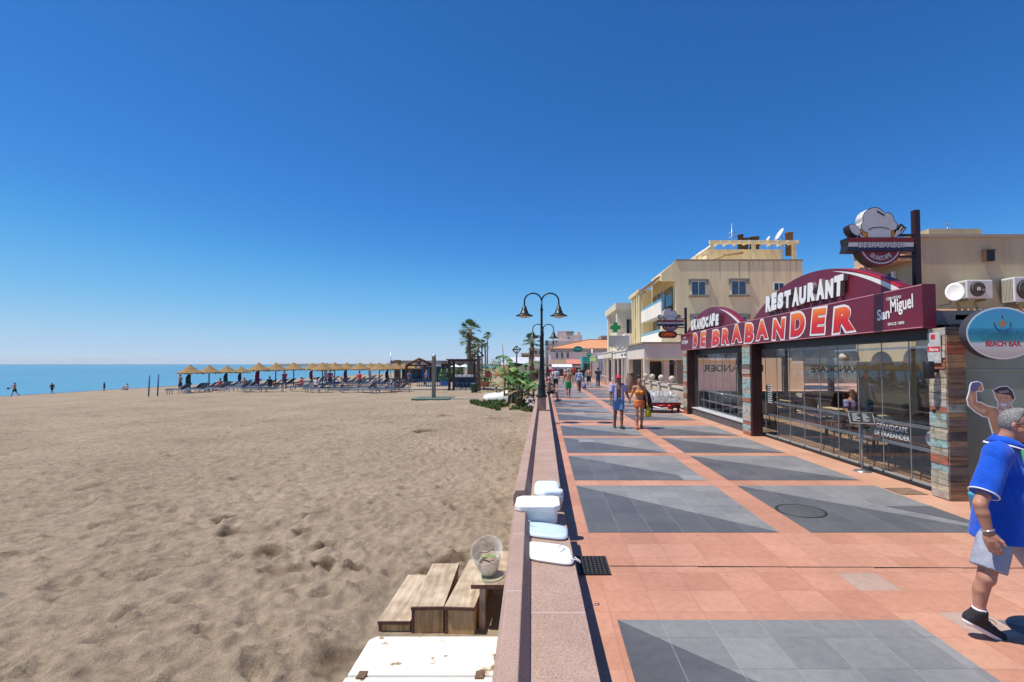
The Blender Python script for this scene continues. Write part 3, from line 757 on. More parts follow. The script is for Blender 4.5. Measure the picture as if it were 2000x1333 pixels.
# big letters: place, far edge, near edge (Y), white outline behind a sunset-coloured face
g = NG('sunset_face', .35, .4); P = g.pos()
t = g.math('DIVIDE', g.math('SUBTRACT', P[2], 2.72), .56)
g.base(g.ramp(t, [(0, (.55, .01, .02)), (.45, (.68, .02, .018)), (.75, (.82, .1, .012)), (1, (.88, .24, .02))])); SUNSET = g.m
bo, bf = B(), B()
for i, (ch, pa, pb) in enumerate(zip('DEBRABANDER', (1353.8, 1368, 1390.7, 1409.7, 1429, 1453.9, 1477, 1508.5, 1543.6, 1583.9, 1627), (1362.9, 1378.8, 1405.8, 1425, 1448.7, 1472, 1500.7, 1534.5, 1573.5, 1615, 1671))):
    Ya, Yb = FX * FPX / (pa - 1062), FX * FPX / (pb - 1062)
    w = Ya - Yb; dz = .02 * math.sin(i * 2.3); h = .56 + .03 * math.sin(i * 1.7)
    sh = .12 if ch != 'A' else .05
    rot = R(2.5) * math.sin(i * 3.1 + 1); v = (0, math.sin(rot), math.cos(rot)); u = (0, -math.cos(rot), math.sin(rot))
    text(bo, ch, (FX - .006, Ya + .03, FZ0 + .04 + dz), u, w + .09, h + .06, .1, 0, sh, v=v)
    text(bf, ch, (FX - .011, Ya - .03, FZ0 + .085 + dz), u, w - .02, h - .03, .065, 0, sh, v=v)
bo.build('lettering_outline', WHITE, fas, recalc=False); bf.build('lettering', SUNSET, fas, recalc=False)
b = B(); text(b, 'San', (FX - .006, 8.95, 2.86), (0, -math.cos(R(4)), math.sin(R(4))), .33, .2, .03, 0, .1, v=(0, math.sin(R(4)), math.cos(R(4))))
text(b, 'Miguel', (FX - .006, 8.6, 2.9), (0, -math.cos(R(4)), math.sin(R(4))), .55, .3, .025, 0, .1, v=(0, math.sin(R(4)), math.cos(R(4))))
b.build('beer_lettering', WHITE, fas, recalc=False); b = B(); text(b, 'CERVEZAS', (FX - .006, 8.7, 3.2), SEA_U, .36, .05, .02); text(b, 'SINCE 1890', (FX - .006, 8.68, 2.755), SEA_U, .4, .05, .02)
b.build('small_lettering', WHITE, fas, recalc=False); b = B(); text(b, 'San Miguel', (FX - .006, 21.6, 2.9), SEA_U, .85, .22, .025, 0, .1); text(b, 'CERVEZAS', (FX - .006, 21.4, 3.18), SEA_U, .4, .06, .02)
b.build('beer_lettering', WHITE, fas, recalc=False)
def arch(yc, half, rise, word, ya, yb, z0, z1):
    Rr = (half * half + rise * rise) / (2 * rise); zc = FZ1 + rise - Rr; A = math.asin(half / Rr)
    arc = lambda r, a0, a1, n=28: [(yc + r * math.sin(a), zc + r * math.cos(a)) for a in np.linspace(a0, a1, n)]
    b = B(); b.prism(arc(Rr, -A, A), (6.16, 0, 0), (0, 1, 0), UP, (.16, 0, 0)); o = b.build('arch_sign', MAR, rest)
    for (ra, rb_, m, nm) in ((Rr - .002, Rr - .055, REDL, 'red_stripe'), (Rr - .06, Rr - .15, WHITE, 'white_stripe')):
        P1, P2 = arc(ra, -A * .97, -A * .3), [(y + 0, z) for y, z in arc(rb_, -A * .93, -A * .3)]; P2 = [tuple(np.array(p) * (1 - q) + np.array(o_) * q) for p, o_, q in zip(P2, P1, np.linspace(0, 1, len(P1)) ** 1.6)]
        b = B(); n = len(P1)
        b.add([(6.154, y, z) for y, z in P1] + [(6.154, y, z) for y, z in P2], [(i, i + 1, n + i + 1, n + i) for i in range(n - 1)]); b.build(nm, m, o)
    b = B(); w = (ya - yb) / len(word)
    for i, ch in enumerate(word):
        Y = ya - i * w; sc = 1 + .06 * math.sin(i * 2.1)
        text(b, ch, (6.1, Y * 1.02, z0 + .015 * math.sin(i * 1.3)), SEA_U, w * (.95 if ch != 'I' else .5), (z1 - z0) * sc, .085, .11, .1)
    # channel letters: seaward and inland faces white, all other faces grey
    lo = b.build('channel_letters', CHAN, o, recalc=False)
    for i in range(len(word)):
        Y = (ya - (i + .45) * w) * 1.02; b = B(); b.box(6.12, 6.135, Y - .008, Y + .008, FZ1 - .02, z0 + .05); b.build('letter_post', MAR_D, o)
g = NG('channel_letter', .4, .4)
nn = g.n.new('ShaderNodeNewGeometry'); xx = g.n.new('ShaderNodeSeparateXYZ'); g.l.new(nn.outputs['True Normal'], xx.inputs[0])
g.base(g.mix(g.math('GREATER_THAN', g.math('ABSOLUTE', xx.outputs[0]), .6), (.26, .22, .2), (.82, .81, .79))); CHAN = g.m
arch(18.4, 3.05, .8, 'GRANDCAFE', 20.0, 16.75, 3.44, 3.86)
arch(11.5, 3.12, .83, 'RESTAURANT', 13.25, 9.75, 3.49, 3.92)

# plank cladding
PAL = [(.42, .14, .09), (.4, .36, .28), (.3, .46, .44), (.17, .13, .12), (.52, .44, .32), (.33, .2, .12), (.2, .38, .4), (.1, .085, .08), (.46, .38, .33), (.36, .42, .36), (.24, .15, .1), (.5, .47, .42)]
PLK = []
for i, c_ in enumerate(PAL):
    g = NG('plank_paint_%d' % i, .75, .2); P = g.pos()
    v = g.comb(g.math('MULTIPLY', P[0], 4), g.math('MULTIPLY', P[1], 4), g.math('MULTIPLY', P[2], 60)); n1 = g.noise(v, 1, 4); n2 = g.noise(g.P, 9, 4)
    c = g.ramp(n1, [(.3, tuple(x * .6 for x in c_)), (.6, tuple(min(1, x * 1.15) for x in c_))])
    c = g.mix(g.ramp(n2, [(.5, (0, 0, 0)), (.66, (.75, .75, .75))]), c, (.22, .15, .1)); g.base(c); g.bump(n1, .25, .008); PLK.append(g.m)
def planks(b, x0, x1, y0, y1, z0, z1, seed, faces='-x-y'):
    r = random.Random(seed)
    if '-x' in faces:
        z = z0
        while z < z1 - .03:
            h = min(r.uniform(.07, .15), z1 - z); d = r.uniform(.012, .03)
            b.box(x0 - d, x0 + .001, y0 + .004, y1, z + .003, z + h - .003, r.choice([0, 1, 2, 4, 8, 9, 11, 1, 2, 4, 0, 3, 8])); z += h
    if '-y' in faces:
        z = z0
        while z < z1 - .03:
            h = min(r.uniform(.07, .17), z1 - z); d = r.uniform(.012, .03)
            b.box(x0 - .012, x1, y0 - d, y0 + .001, z + .003, z + h - .003, r.choice([3, 5, 7, 10, 0, 9, 3, 5, 10, 5, 0, 7, 10])); z += h  # darker paints chosen for this side, putting its shade into the colour
pil = B(); pil.box(6.19, 6.46, 7.63, 7.97, 0, 2.655, 3); planks(pil, 6.19, 6.46, 7.63, 7.97, .01, 2.65, 11)
pil.build('plank_pillar', PLK, rest)
for (y0, y1, x0, nm) in ((14.39, 15.03, 6.02, 1), (20.66, 21.25, 5.98, 2)):
    b = B(); b.box(x0, x0 + .3, y0, y1, 0, FZ0 - .004); o = b.build('column', CHOC, rest, bevel=.006)
    b = B(); planks(b, x0 - .002, x0 + .3, y0 + .08, y1, .01, FZ0 - .01, 20 + nm, '-x'); b.build('plank_cladding', PLK, o)
b = B(); b.box(6.16, 6.46, 15.03, 20.66, .0, .26); b.build('plinth', mat('dark_plinth', (.1, .1, .105), .6, .2, 5), rest)
b = B(); b.box(6.13, 6.47, 15.035, 20.655, .262, .3); b.build('sill', mat('pale_sill', (.5, .51, .52), .4, .1, 8), rest, bevel=.005)
b = B(); b.box(6.36, 6.46, 7.98, 14.39, 0, .055); b.build('kick_rail', BLK, rest)
b = B(); b.box(6.26, 6.5, 7.9, 14.39, 2.5, FZ0 - .002); b.build('header', BLK, rest)
b = B(); b.box(6.32, 6.5, 15.03, 20.66, 2.46, FZ0 - .002); b.build('header', BLK, rest)
g = NG('window_glass', .02, .5)
tr = g.n.new('ShaderNodeBsdfTransparent'); tr.inputs[0].default_value = (.92, .95, .94, 1)
gl = g.n.new('ShaderNodeBsdfGlossy'); gl.inputs['Roughness'].default_value = .012; gl.inputs[0].default_value = (.95, .97, 1, 1)
fr = g.n.new('ShaderNodeFresnel'); fr.inputs[0].default_value = 1.3
mx = g.n.new('ShaderNodeMixShader'); g.l.new(g.math('MULTIPLY', fr.outputs[0], .12), mx.inputs[0]); g.l.new(tr.outputs[0], mx.inputs[1]); g.l.new(gl.outputs[0], mx.inputs[2]); g.l.new(mx.outputs[0], g.n['Material Output'].inputs[0])
GLASS = g.m
EDGE = mat('glass_edge', (.34, .35, .34), .4, .05)
rr = random.Random(4)
def glazing(y0, y1, n, z0, z1):
    for i in range(n):
        a, c = y0 + (y1 - y0) * i / n, y0 + (y1 - y0) * (i + 1) / n
        M = Matrix.Translation((6.41, (a + c) / 2, 0)) @ Matrix.Rotation(R(rr.uniform(-.5, .5)), 4, 'Z')
        h = (c - a) / 2
        b = B(); b.add([(0, -h, z0), (0, h, z0), (0, h, z1), (0, -h, z1)], [(0, 1, 2, 3)], 0, False, M)
        b.box(-.008, .008, h - .013, h - .004, z0 + .002, z1 - .002, 1, M)
        b.box(-.012, .012, -h + .03, h - .03, z0 - .02, z0 + .012, 1, M)
        b.build('glass_panel', [GLASS, EDGE], rest, recalc=False)
glazing(8.02, 14.38, 9, .08, 2.5); glazing(15.05, 20.64, 8, .32, 2.46)
for z in (1.0, .62):
    b = B(); b.box(6.5, 6.54, 8.05, 20.6, z - .03, z + .03); b.build('guard_rail', GREYRAIL, rest, bevel=.006)
TILEF = mat('brown_floor', (.26, .17, .105), .45, .25, 3)
b = B(); b.box(6.42, 15.5, 8.0, 21.7, .012, .02); b.build('floor', TILEF, rest)
b = B()
for xa, xb in ((6.3, 7.1), (8.0, 9.4), (10.4, 12.2), (13.2, 15.6)): b.box(xa, xb, 8.0, 21.8, 2.72, 2.95)  # gaps between the slabs are added, unseen, to brighten the room below
b.build('roof', mat('roof_felt', (.2, .19, .18), .9, .1, 3), rest)
b = B()
for xa, xb in ((6.5, 7.08), (8.02, 9.38), (10.42, 12.18), (13.22, 15.5)): b.box(xa, xb, 8.02, 21.6, 2.66, 2.715)
b.build('ceiling', mat('dark_ceiling', (.1, .11, .13), .8, .1, 2), rest)
WALLI = mat('interior_wall', (.2, .19, .19), .8, .1, 2)
b = B(); b.box(15.4, 15.6, 8.0, 21.8, 0, .95); b.box(15.4, 15.6, 8.0, 21.8, 2.3, 2.7)
for y in (8.0, 10.2, 12.6, 15.0, 17.4, 19.8, 21.5): b.box(15.41, 15.59, y, y + .3, .95, 2.3)  # openings between these piers are added, out of view, to let sky light in
b.build('back_wall', WALLI, rest)
b = B(); b.box(6.6, 15.6, 7.985, 8.1, 0, 2.7); b.build('side_wall', WALLI, rest)
# far end wall: windows let daylight in, and a white slatted blind hangs in front
b = B(); b.box(6.5, 15.5, 21.55, 21.75, 0, .9); b.box(6.5, 15.5, 21.55, 21.75, 2.35, 2.7)
for x in (6.5, 8.4, 10.4, 12.4, 14.4, 15.3): b.box(x, x + .2, 21.56, 21.74, .9, 2.35)
b.build('end_wall', WALLI, rest)
b = B()
for i in range(22): b.box(11.2, 15.2, 21.4, 21.43, 1.25 + i * .05, 1.29 + i * .05)
bl = b.build('slatted_blind', mat('white_slats', (.72, .75, .72), .5, .05), rest)
b = B(); text(b, 'GRANDCAFE', (11.5, 21.39, 1.72), CAM_U, 2.3, .3, .03, mirror=True); b.build('blind_lettering', mat('grey_letter', (.2, .22, .22), .6, 0), bl, recalc=False)
b = B(); text(b, 'BRABANDER', (6.9, 21.5, 1.75), CAM_U, 2.6, .3, .03, mirror=True); b.build('end_window_lettering', mat('pale_letter', (.4, .35, .3), .6, 0), rest, recalc=False)
b = B(); b.box(9.6, 14.8, 16.6, 17.3, .02, 1.1); b.box(9.4, 15, 16.45, 17.4, 1.1, 1.15, 1); b.build('bar_counter', [mat('counter_dark', (.1, .06, .045), .5, .2, 4), mat('counter_top', (.32, .22, .13), .35, .2, 5)], rest)
b = B(); b.box(6.56, 6.6, 8.1, 11.2, 2.36, 2.4); b.build('white_rail', WHITE, rest)  # plain white bar along the top of the glass, inside
b = B()
for i, y in enumerate((12.9, 13.05, 13.2, 13.35)): 
    pass
for i in range(9): b.box(6.43, 6.436, 14.02, 14.3, .98 + i * .06, 1.01 + i * .06)
b.build('hours_sticker', mat('sticker_white', (.6, .62, .62), .6, 0), rest)
b = B(); b.box(6.3, 6.345, 8.0, 8.06, 1.32, 2.12); b.box(6.29, 6.35, 7.99, 8.07, 1.26, 1.34); b.build('door_closer', STEEL, rest, bevel=.006)
b = B(); b.box(6.15, 6.3, 7.85, 7.9, 1.33, 1.37); b.build('latch', BLK, rest)

# things on the pillar
root = thing('alarm_sign', 'white and maroon alarm company sign plate on the plank pillar', 'sign', (6.1, 7.8, 2.3))
b = B(); b.box(6.135, 6.15, 7.68, 7.93, 2.1, 2.58); b.build('plate', mat('dull_white', (.52, .5, .48), .5, .15, 14), root, bevel=.004)
b = B(); b.box(6.131, 6.136, 7.682, 7.928, 2.28, 2.36); b.box(6.131, 6.136, 7.78, 7.86, 2.48, 2.55); b.build('maroon_band', REDL, root)
b = B(); text(b, 'Alarma', (6.129, 7.9, 2.29), SEA_U, .19, .055, .02); b.build('lettering', WHITE, root, recalc=False)
b = B(); b.lathe([(.07, 1.86), (.075, 1.87), (.075, 2.12), (.068, 2.13), (.0001, 2.125)], (6.02, 7.78, 0), 20); b.box(6.08, 6.17, 7.75, 7.81, 1.95, 2.0)
b.build('wall_lamp', BLK, None, label='black cylinder wall lamp mounted on the plank pillar under the alarm sign', cat='wall lamp')

# ------------------------------------------------------------------ projecting chef signs
K = .00101
ORG = mat('orange_panel', (.55, .2, .03), .45, .05); NAVY = mat('navy_stripe', (.02, .022, .07), .45, .05); SILV = mat('silver_face', (.46, .46, .5), .4, .05); WPAL = mat('white_face', (.5, .5, .52), .45, .04)
DRED = mat('dark_red_face', (.2, .012, .02), .45, .05); SIDEW = mat('sign_side_white', (.6, .58, .54), .5, .05); SIDEB = mat('sign_side_black', (.02, .018, .018), .5, .05)
HAT = [(640, 668), (630, 570), (570, 545), (530, 490), (530, 425), (565, 380), (556, 300), (590, 220), (650, 165), (720, 135), (790, 130), (850, 148), (900, 190), (935, 235), (975, 218), (1030, 228), (1070, 265), (1092, 320), (1094, 350), (1135, 392), (1152, 445), (1135, 500), (1095, 522), (1040, 535), (1035, 668)]
def grow(poly, d):
    n = len(poly); out = []
    ar = sum(poly[i][0] * poly[(i + 1) % n][1] - poly[(i + 1) % n][0] * poly[i][1] for i in range(n)); sg = 1 if ar > 0 else -1
    for i in range(n):
        p0, p1, p2 = Vector(poly[i - 1]), Vector(poly[i]), Vector(poly[(i + 1) % n])
        e1, e2 = (p1 - p0).normalized(), (p2 - p1).normalized()
        nn = (Vector((e1.y, -e1.x)) + Vector((e2.y, -e2.x)))
        nn = nn.normalized() if nn.length > 1e-6 else Vector((e1.y, -e1.x))
        out.append(tuple(p1 + nn * d * sg))
    return out
def chef_sign(label, at, pole_z0, pole_z1, extra=None):
    root = thing('cafe_sign', label, 'sign', at)
    ox, oy, oz = at
    L = lambda poly: [((x - 1530) * K, (780 - y) * K) for x, y in poly]
    def plate(nm, poly, y0, d, mf, ms, par=root, out=0):
        b = B(); b.prism(L(grow(poly, out) if out else poly), (ox, oy + y0, oz), CAM_U, UP, (0, d, 0), 0, 1); return b.build(nm, [mf, ms], par)
    h = plate('chef_hat', HAT, 0, .2, SIDEB, SIDEW, out=14); plate('hat_face', HAT, -.002, .004, WPAL, WPAL, h)
    plate('hat_fold', [(640, 530), (720, 492), (860, 478), (1000, 505), (1040, 530), (1000, 492), (860, 462), (720, 476), (650, 505)], -.0035, .002, SIDEB, SIDEB, h)
    plate('hat_shade', [(800, 180), (830, 185), (945, 260), (920, 275), (800, 205)], -.0035, .002, SIDEB, SIDEB, h)
    el = [(415 + 118 * math.cos(a) * .64 + 70 * math.sin(a) * .72, 520 + 118 * math.cos(a) * .76 - 70 * math.sin(a) * .62) for a in np.linspace(0, 2 * math.pi, 25)[:-1]]
    sp = plate('spoon', el, .01, .18, SIDEB, SIDEB, out=14); plate('spoon_bowl', el, -.002, .014, SILV, SILV, sp)
    plate('spoon_handle', [(470, 600), (500, 585), (585, 668), (540, 668)], -.002, .012, SILV, SILV, sp)
    fk = [(1075, 668), (1120, 570), (1135, 520), (1235, 405), (1330, 485), (1240, 590), (1190, 610), (1120, 668)]
    f = plate('fork', fk, .01, .16, SIDEB, SIDEB); plate('fork_face', [(1085, 662), (1130, 575), (1150, 525), (1175, 545), (1240, 455), (1255, 468), (1200, 545), (1215, 558), (1278, 490), (1290, 500), (1225, 578), (1180, 600), (1105, 662)], -.002, .014, SILV, SILV, f)
    plate('flame', [(525, 555), (560, 555), (630, 580), (638, 668), (575, 668)], .0, .15, ORG, ORG); plate('flame', [(1040, 540), (1090, 530), (1110, 560), (1070, 668), (1038, 668)], .0, .15, ORG, ORG)
    disc = [(852 + 395 * math.cos(a), 760 + 400 * math.sin(a)) for a in np.linspace(.18, math.pi - .18, 40)]
    dd = plate('disc', disc, .0, .2, DRED, SIDEB)
    r1 = [(852 + 362 * math.cos(a), 760 + 366 * math.sin(a)) for a in np.linspace(.38, math.pi - .38, 40)]; r2 = [(852 + 335 * math.cos(a), 760 + 339 * math.sin(a)) for a in np.linspace(math.pi - .38, .38, 40)]
    plate('disc_ring', r1 + r2, -.0015, .003, WPAL, WPAL, dd)
    b = B()
    for i, ch in enumerate('GRANDCAFE'):
        a = math.pi / 2 + (.66 - i * .165); rr_ = 300
        cx_, cy_ = 852 + rr_ * math.cos(a), 760 + rr_ * math.sin(a)
        rot = math.pi / 2 - a; u = (math.cos(rot), 0, math.sin(rot)); v = (-math.sin(rot), 0, math.cos(rot))
        o = Vector((ox + (cx_ - 1530) * K, oy - .001, oz + (780 - cy_) * K)) - Vector(u) * .022
        text(b, ch, o, u, .044, .085, .04, v=v)
    b.build('disc_lettering', WPAL, dd, recalc=False)
    rb_ = plate('ribbon', [(262, 660), (1432, 660), (1395, 780), (1440, 905), (245, 905), (280, 790)], -.03, .24, SIDEB, SIDEB)
    for nm, y0, y1, m_ in (('red_stripe', 668, 746, DRED), ('white_stripe', 750, 826, WPAL), ('navy_stripe', 830, 897, NAVY)):
        plate(nm, [(278, y0), (1415, y0), (1408, y1), (270, y1)], -.0345, .006, m_, m_, rb_)
    b = B(); text(b, 'DE·BRABANDER', (ox + (435 - 1530) * K, oy - .0372, oz + (850 - 780) * -K), CAM_U, 820 * K, 112 * K, .075, 0, .1); b.build('ribbon_lettering_outline', SIDEB, rb_, recalc=False)
    b = B(); text(b, 'DE·BRABANDER', (ox + (445 - 1530) * K, oy - .0382, oz + (842 - 780) * -K), CAM_U, 800 * K, 96 * K, .03, 0, .1); b.build('ribbon_lettering', WPAL, rb_, recalc=False)
    b = B(); b.box(ox - .05, ox + .05, oy + .02, oy + .12, pole_z0, pole_z1); b.build('pole', CHOC, root, bevel=.005)
    for z in (600, 985):
        b = B(); b.box(ox - .45, ox - .05, oy + .04, oy + .09, oz + (780 - z) * K - .02, oz + (780 - z) * K + .02); b.build('bracket', CHOC, root)
    return root
o1 = AY(1795, 478, 8.75)
chef_sign('large projecting café sign with chef hat above the right end of the fascia', (o1.x, 8.75, o1.z), FZ1 - .5, AY(1795, 409, 8.75).z)
o2 = AY(1340, 631, 22.3)
chef_sign('smaller looking chef hat sign at the far end of the fascia above OPEN sign', (o2.x, 22.3, o2.z), 2.5, AY(1340, 601, 22.3).z)
p0, p1 = AY(1286, 654, 22.3), AY(1322, 654, 22.3)
root = thing('open_sign', 'dark oval OPEN sign with orange lit letters hanging below the chef hat sign', 'open sign', ((p0.x + p1.x) / 2, 22.3, p0.z))
w, h = (p1.x - p0.x) / 2, .15; cx_ = (p0.x + p1.x) / 2
b = B(); b.prism([(cx_ - w + h + h * math.cos(a), p0.z + h * math.sin(a)) for a in np.linspace(math.pi / 2, 1.5 * math.pi, 12)] + [(cx_ + w - h + h * math.cos(a), p0.z + h * math.sin(a)) for a in np.linspace(-math.pi / 2, math.pi / 2, 12)], (0, 22.25, 0), CAM_U, UP, (0, .1, 0)); b.build('case', mat('open_case', (.09, .018, .012), .4, 0), root)
b = B(); text(b, 'OPEN', (cx_ - w * .7, 22.24, p0.z - .085), CAM_U, w * 1.4, .17, .03); b.build('lit_letters', mat('orange_led', (.75, .13, .02), .5, 0, emit=.12), root, recalc=False)
b = B(); b.box(p1.x, o2.x, 22.28, 22.33, p0.z - .02, p0.z + .02); b.build('bracket', CHOC, root)

# ------------------------------------------------------------------ inside: lamps, tables, chairs, guests
RAFF = mat('woven_shade', (.66, .54, .4), .8, .25, 60); WOODT = mat('table_wood', (.58, .42, .26), .5, .25, 6); RATT = mat('rattan', (.58, .48, .34), .7, .2, 40)
for i, (px, py, Y, s, sh) in enumerate(((1722, 706, 13.2, 1, 0), (1658, 698, 13.6, 1.02, 0), (1608, 694, 15.6, 1.05, 1), (1790, 700, 11.0, 1, 0), (1560, 700, 18.4, 1, 0))):
    p = AY(px, py, Y)
    root = thing('pendant_lamp', ['domed woven pendant lamp between the two right hand shades behind glass', 'rounded woven pendant lamp third from the right behind the glass', 'wide brimmed woven pendant lamp in front of the white blind', 'woven pendant lamp nearest the plank pillar behind glass', 'farthest woven pendant lamp, leftmost behind the right hand glass'][i], 'pendant lamp', (p.x, p.y, p.z), 'woven pendant lamps in the restaurant')
    b = B()
    prof = [(.03, .26), (.09, .23), (.16, .15), (.2, .04), (.215, -.1)] if not sh else [(.03, .22), (.1, .18), (.16, .08), (.19, 0), (.28, -.05)]
    b.lathe([(r * s * 1.15, z) for r, z in prof] + [(prof[-1][0] * s * 1.12, prof[-1][1] + .01), (.15 * s, .14), (.03, .24)], (p.x, p.y, p.z), 20); b.build('shade', RAFF, root)
    b = B(); b.tube([(p.x, p.y, p.z + .25), (p.x, p.y, 2.66)], .008, 5); b.build('cable', BLK, root)
def table(label, x, y, h, w, m=WOODT):
    root = thing('cafe_table', label, 'table', (x, y, .02), 'tables in the restaurant')
    b = B(); b.box(x - w / 2, x + w / 2, y - w / 2, y + w / 2, h - .04, h); b.build('top', m, root, bevel=.006)
    b = B(); b.tube([(x, y, .05), (x, y, h - .04)], .035, 8); b.build('stem', BLK, root)
    b = B(); b.box(x - .25, x + .25, y - .25, y + .25, .02, .05); b.build('foot', BLK, root, bevel=.01)
    return root
def stool(label, x, y):
    root = thing('bar_stool', label, 'stool', (x, y, .02), 'bar stools behind the glass')
    b = B(); b.box(x - .18, x + .18, y - .18, y + .18, .72, .76); b.build('seat', mat('stool_seat', (.07, .045, .035), .5, .1), root, bevel=.01)
    for sx in (-1, 1):
        for sy in (-1, 1):
            b = B(); b.tube([(x + sx * .14, y + sy * .14, .72), (x + sx * .21, y + sy * .21, .02)], .016, 6); b.build('leg', BLK, root)
    b = B(); q = [(x - .18, y - .18), (x + .18, y - .18), (x + .18, y + .18), (x - .18, y + .18), (x - .18, y - .18)]
    b.tube([(a, c, .28) for a, c in q], .012, 6); b.build('footrest', BLK, root)
    return root
def chair(label, x, y, yaw=0, mm=None):
    root = thing('rattan_chair', label, 'chair', (x, y, .02), 'chairs in the restaurant')
    M = Matrix.Translation((x, y, 0)) @ Matrix.Rotation(yaw, 4, 'Z')
    b = B(); b.box(-.22, .22, -.22, .22, .42, .46, 0, M); b.build('seat', mm or RATT, root, bevel=.012)
    b = B(); arc = [(.23 * math.sin(a), .2 + .05 * math.cos(a), 0) for a in np.linspace(-1.3, 1.3, 9)]
    vs = [M @ Vector((p[0], p[1], z)) for z in (.5, .62, .74, .86) for p in arc]
    b.add(vs, [(r * 9 + i, r * 9 + i + 1, r * 9 + i + 10, r * 9 + i + 9) for r in range(3) for i in range(8)], 0, True)
    b.tube([M @ Vector((-.23, .1, .44)), M @ Vector((-.24, .2, .7)), M @ Vector((-.15, .27, .88)), M @ Vector((.15, .27, .88)), M @ Vector((.24, .2, .7)), M @ Vector((.23, .1, .44))], .015, 6); b.build('backrest', mm or RATT, root)
    for sx in (-1, 1):
        for sy in (-1, 1):
            b = B(); b.tube([M @ Vector((sx * .19, sy * .19, .43)), M @ Vector((sx * .23, sy * .23, .02))], .014, 6); b.build('leg', BLK, root)
    return root
tb = [('tall table nearest the plank pillar behind glass', 7.35, 9.2, 1.02, .7), ('tall table behind the menu stand inside the glass', 7.4, 11.2, 1.02, .7), ('low wooden table in the middle of the glazed room', 9.1, 12.6, .76, .8), ('low wooden table deep in the room near the blind', 10.6, 14.6, .76, .8), ('low table beside the middle column inside', 7.6, 13.4, .76, .75), ('low table behind the left hand glass near its middle', 7.5, 17.3, .76, .8), ('low table behind the left hand glass at its far end', 7.6, 19.6, .76, .8), ('low table at the back right of the room', 11.5, 11.2, .76, .8)]
for l, x, y, h, w in tb: table(l, x, y, h, w)
stool('bar stool nearest the plank pillar inside the glass', 6.95, 8.75); stool('bar stool right of the menu stand inside the glass', 6.85, 9.85); stool('bar stool just left of the menu stand inside the glass', 6.9, 10.75); stool('bar stool farthest left along the tall tables', 6.9, 11.75)
chair('pale rattan chair with rounded back above the menu stand behind glass', 8.35, 11.35, R(150)); chair('rattan chair at the low table in the middle of the room', 9.1, 13.4, R(0)); chair('rattan chair pushed to the low table beside the middle column', 7.5, 12.75, R(180))
chair('rattan chair behind the left hand glass, nearer one', 7.4, 16.6, R(180)); chair('rattan chair behind the left hand glass, farther one', 7.5, 18.9, R(180)); chair('dark chair at the back right table', 11.5, 12, R(0), mat('dark_weave', (.1, .08, .07), .7, .2, 30)); chair('rattan chair facing the end window behind left glass', 7.5, 20.4, 0)
for i, (x, y) in enumerate(((8.9, 9.6), (10.4, 9.4), (10.3, 12.0), (12.2, 13.4), (9.0, 15.0), (9.2, 18.2), (11.4, 18.9), (9.4, 20.2))):
    table('wooden table in the back rows of the restaurant, away from the glass', x, y, .76, .8)
    for dx, dy, yw in ((0, .72, 0), (0, -.72, 180), (.72, 0, -90)): chair('rattan chair in the back rows of the restaurant, away from the glass', x + dx, y + dy, R(yw + 7 * (i % 3)))
GRN = mat('leaf_green', (.09, .19, .045), .6, .35, 30)
def pot(label, x, y, z, s, potm, leafm=GRN, n=40):
    root = thing('potted_plant', label, 'plant', (x, y, z))
    b = B(); b.lathe([(.06 * s, z), (.09 * s, z + .14 * s), (.095 * s, z + .16 * s), (.08 * s, z + .15 * s), (.0001, z + .14 * s)], (x, y, 0), 14); b.build('pot', potm, root)
    b = B()
    for i in range(n):
        a, e, l = rnd.uniform(0, 6.28), rnd.uniform(.3, 1.4), rnd.uniform(.1, .24) * s
        d = Vector((math.cos(a) * math.cos(e), math.sin(a) * math.cos(e), math.sin(e))); o = Vector((x, y, z + .15 * s)); sd_ = d.cross(UP).normalized() * .03 * s
        b.add([o, o + d * l * .6 + sd_, o + d * l, o + d * l * .6 - sd_], [(0, 1, 2, 3)])
    b.build('leaves', leafm, root); return root
pot('small green plant in a tan pot on the low table in the middle', 9.15, 12.55, .765, 1, mat('tan_pot', (.45, .3, .18), .7, .1)); pot('bushy dark green plant on the floor at the back of the room', 10.2, 15.4, .02, 3.2, mat('grey_pot', (.2, .2, .2), .7, .1), n=90)
pot('small plant in a grey pot on the tall table behind the menu stand', 7.4, 11.3, 1.025, .8, mat('grey_pot', (.2, .2, .2), .7, .1)); pot('plant in a wicker pot on the tall table nearest the pillar', 7.3, 9.1, .5, 1.1, mat('tan_pot', (.45, .3, .18), .7, .1))
# wind screen board with the house name, low behind the rails
root = thing('screen_board', 'black low screen with white restaurant lettering and round emblem behind the guard rails', 'screen', (6.62, 9, .6))
b = B(); b.box(6.6, 6.63, 8.3, 10.05, .66, .97); b.build('board', BLK, root)
b = B(); text(b, 'GRANDCAFE', (6.596, 9.9, .83), SEA_U, .85, .1, .02); text(b, 'DE BRABANDER', (6.596, 9.95, .69), SEA_U, .95, .1, .02); b.build('lettering', WHITE, root, recalc=False)
b = B(); b.prism([(8.5 + .13 * math.cos(a), .815 + .13 * math.sin(a)) for a in np.linspace(0, 6.283, 25)[:-1]], (6.596, 0, 0), (0, 1, 0), UP, (.003, 0, 0)); b.build('emblem', SILV, root)

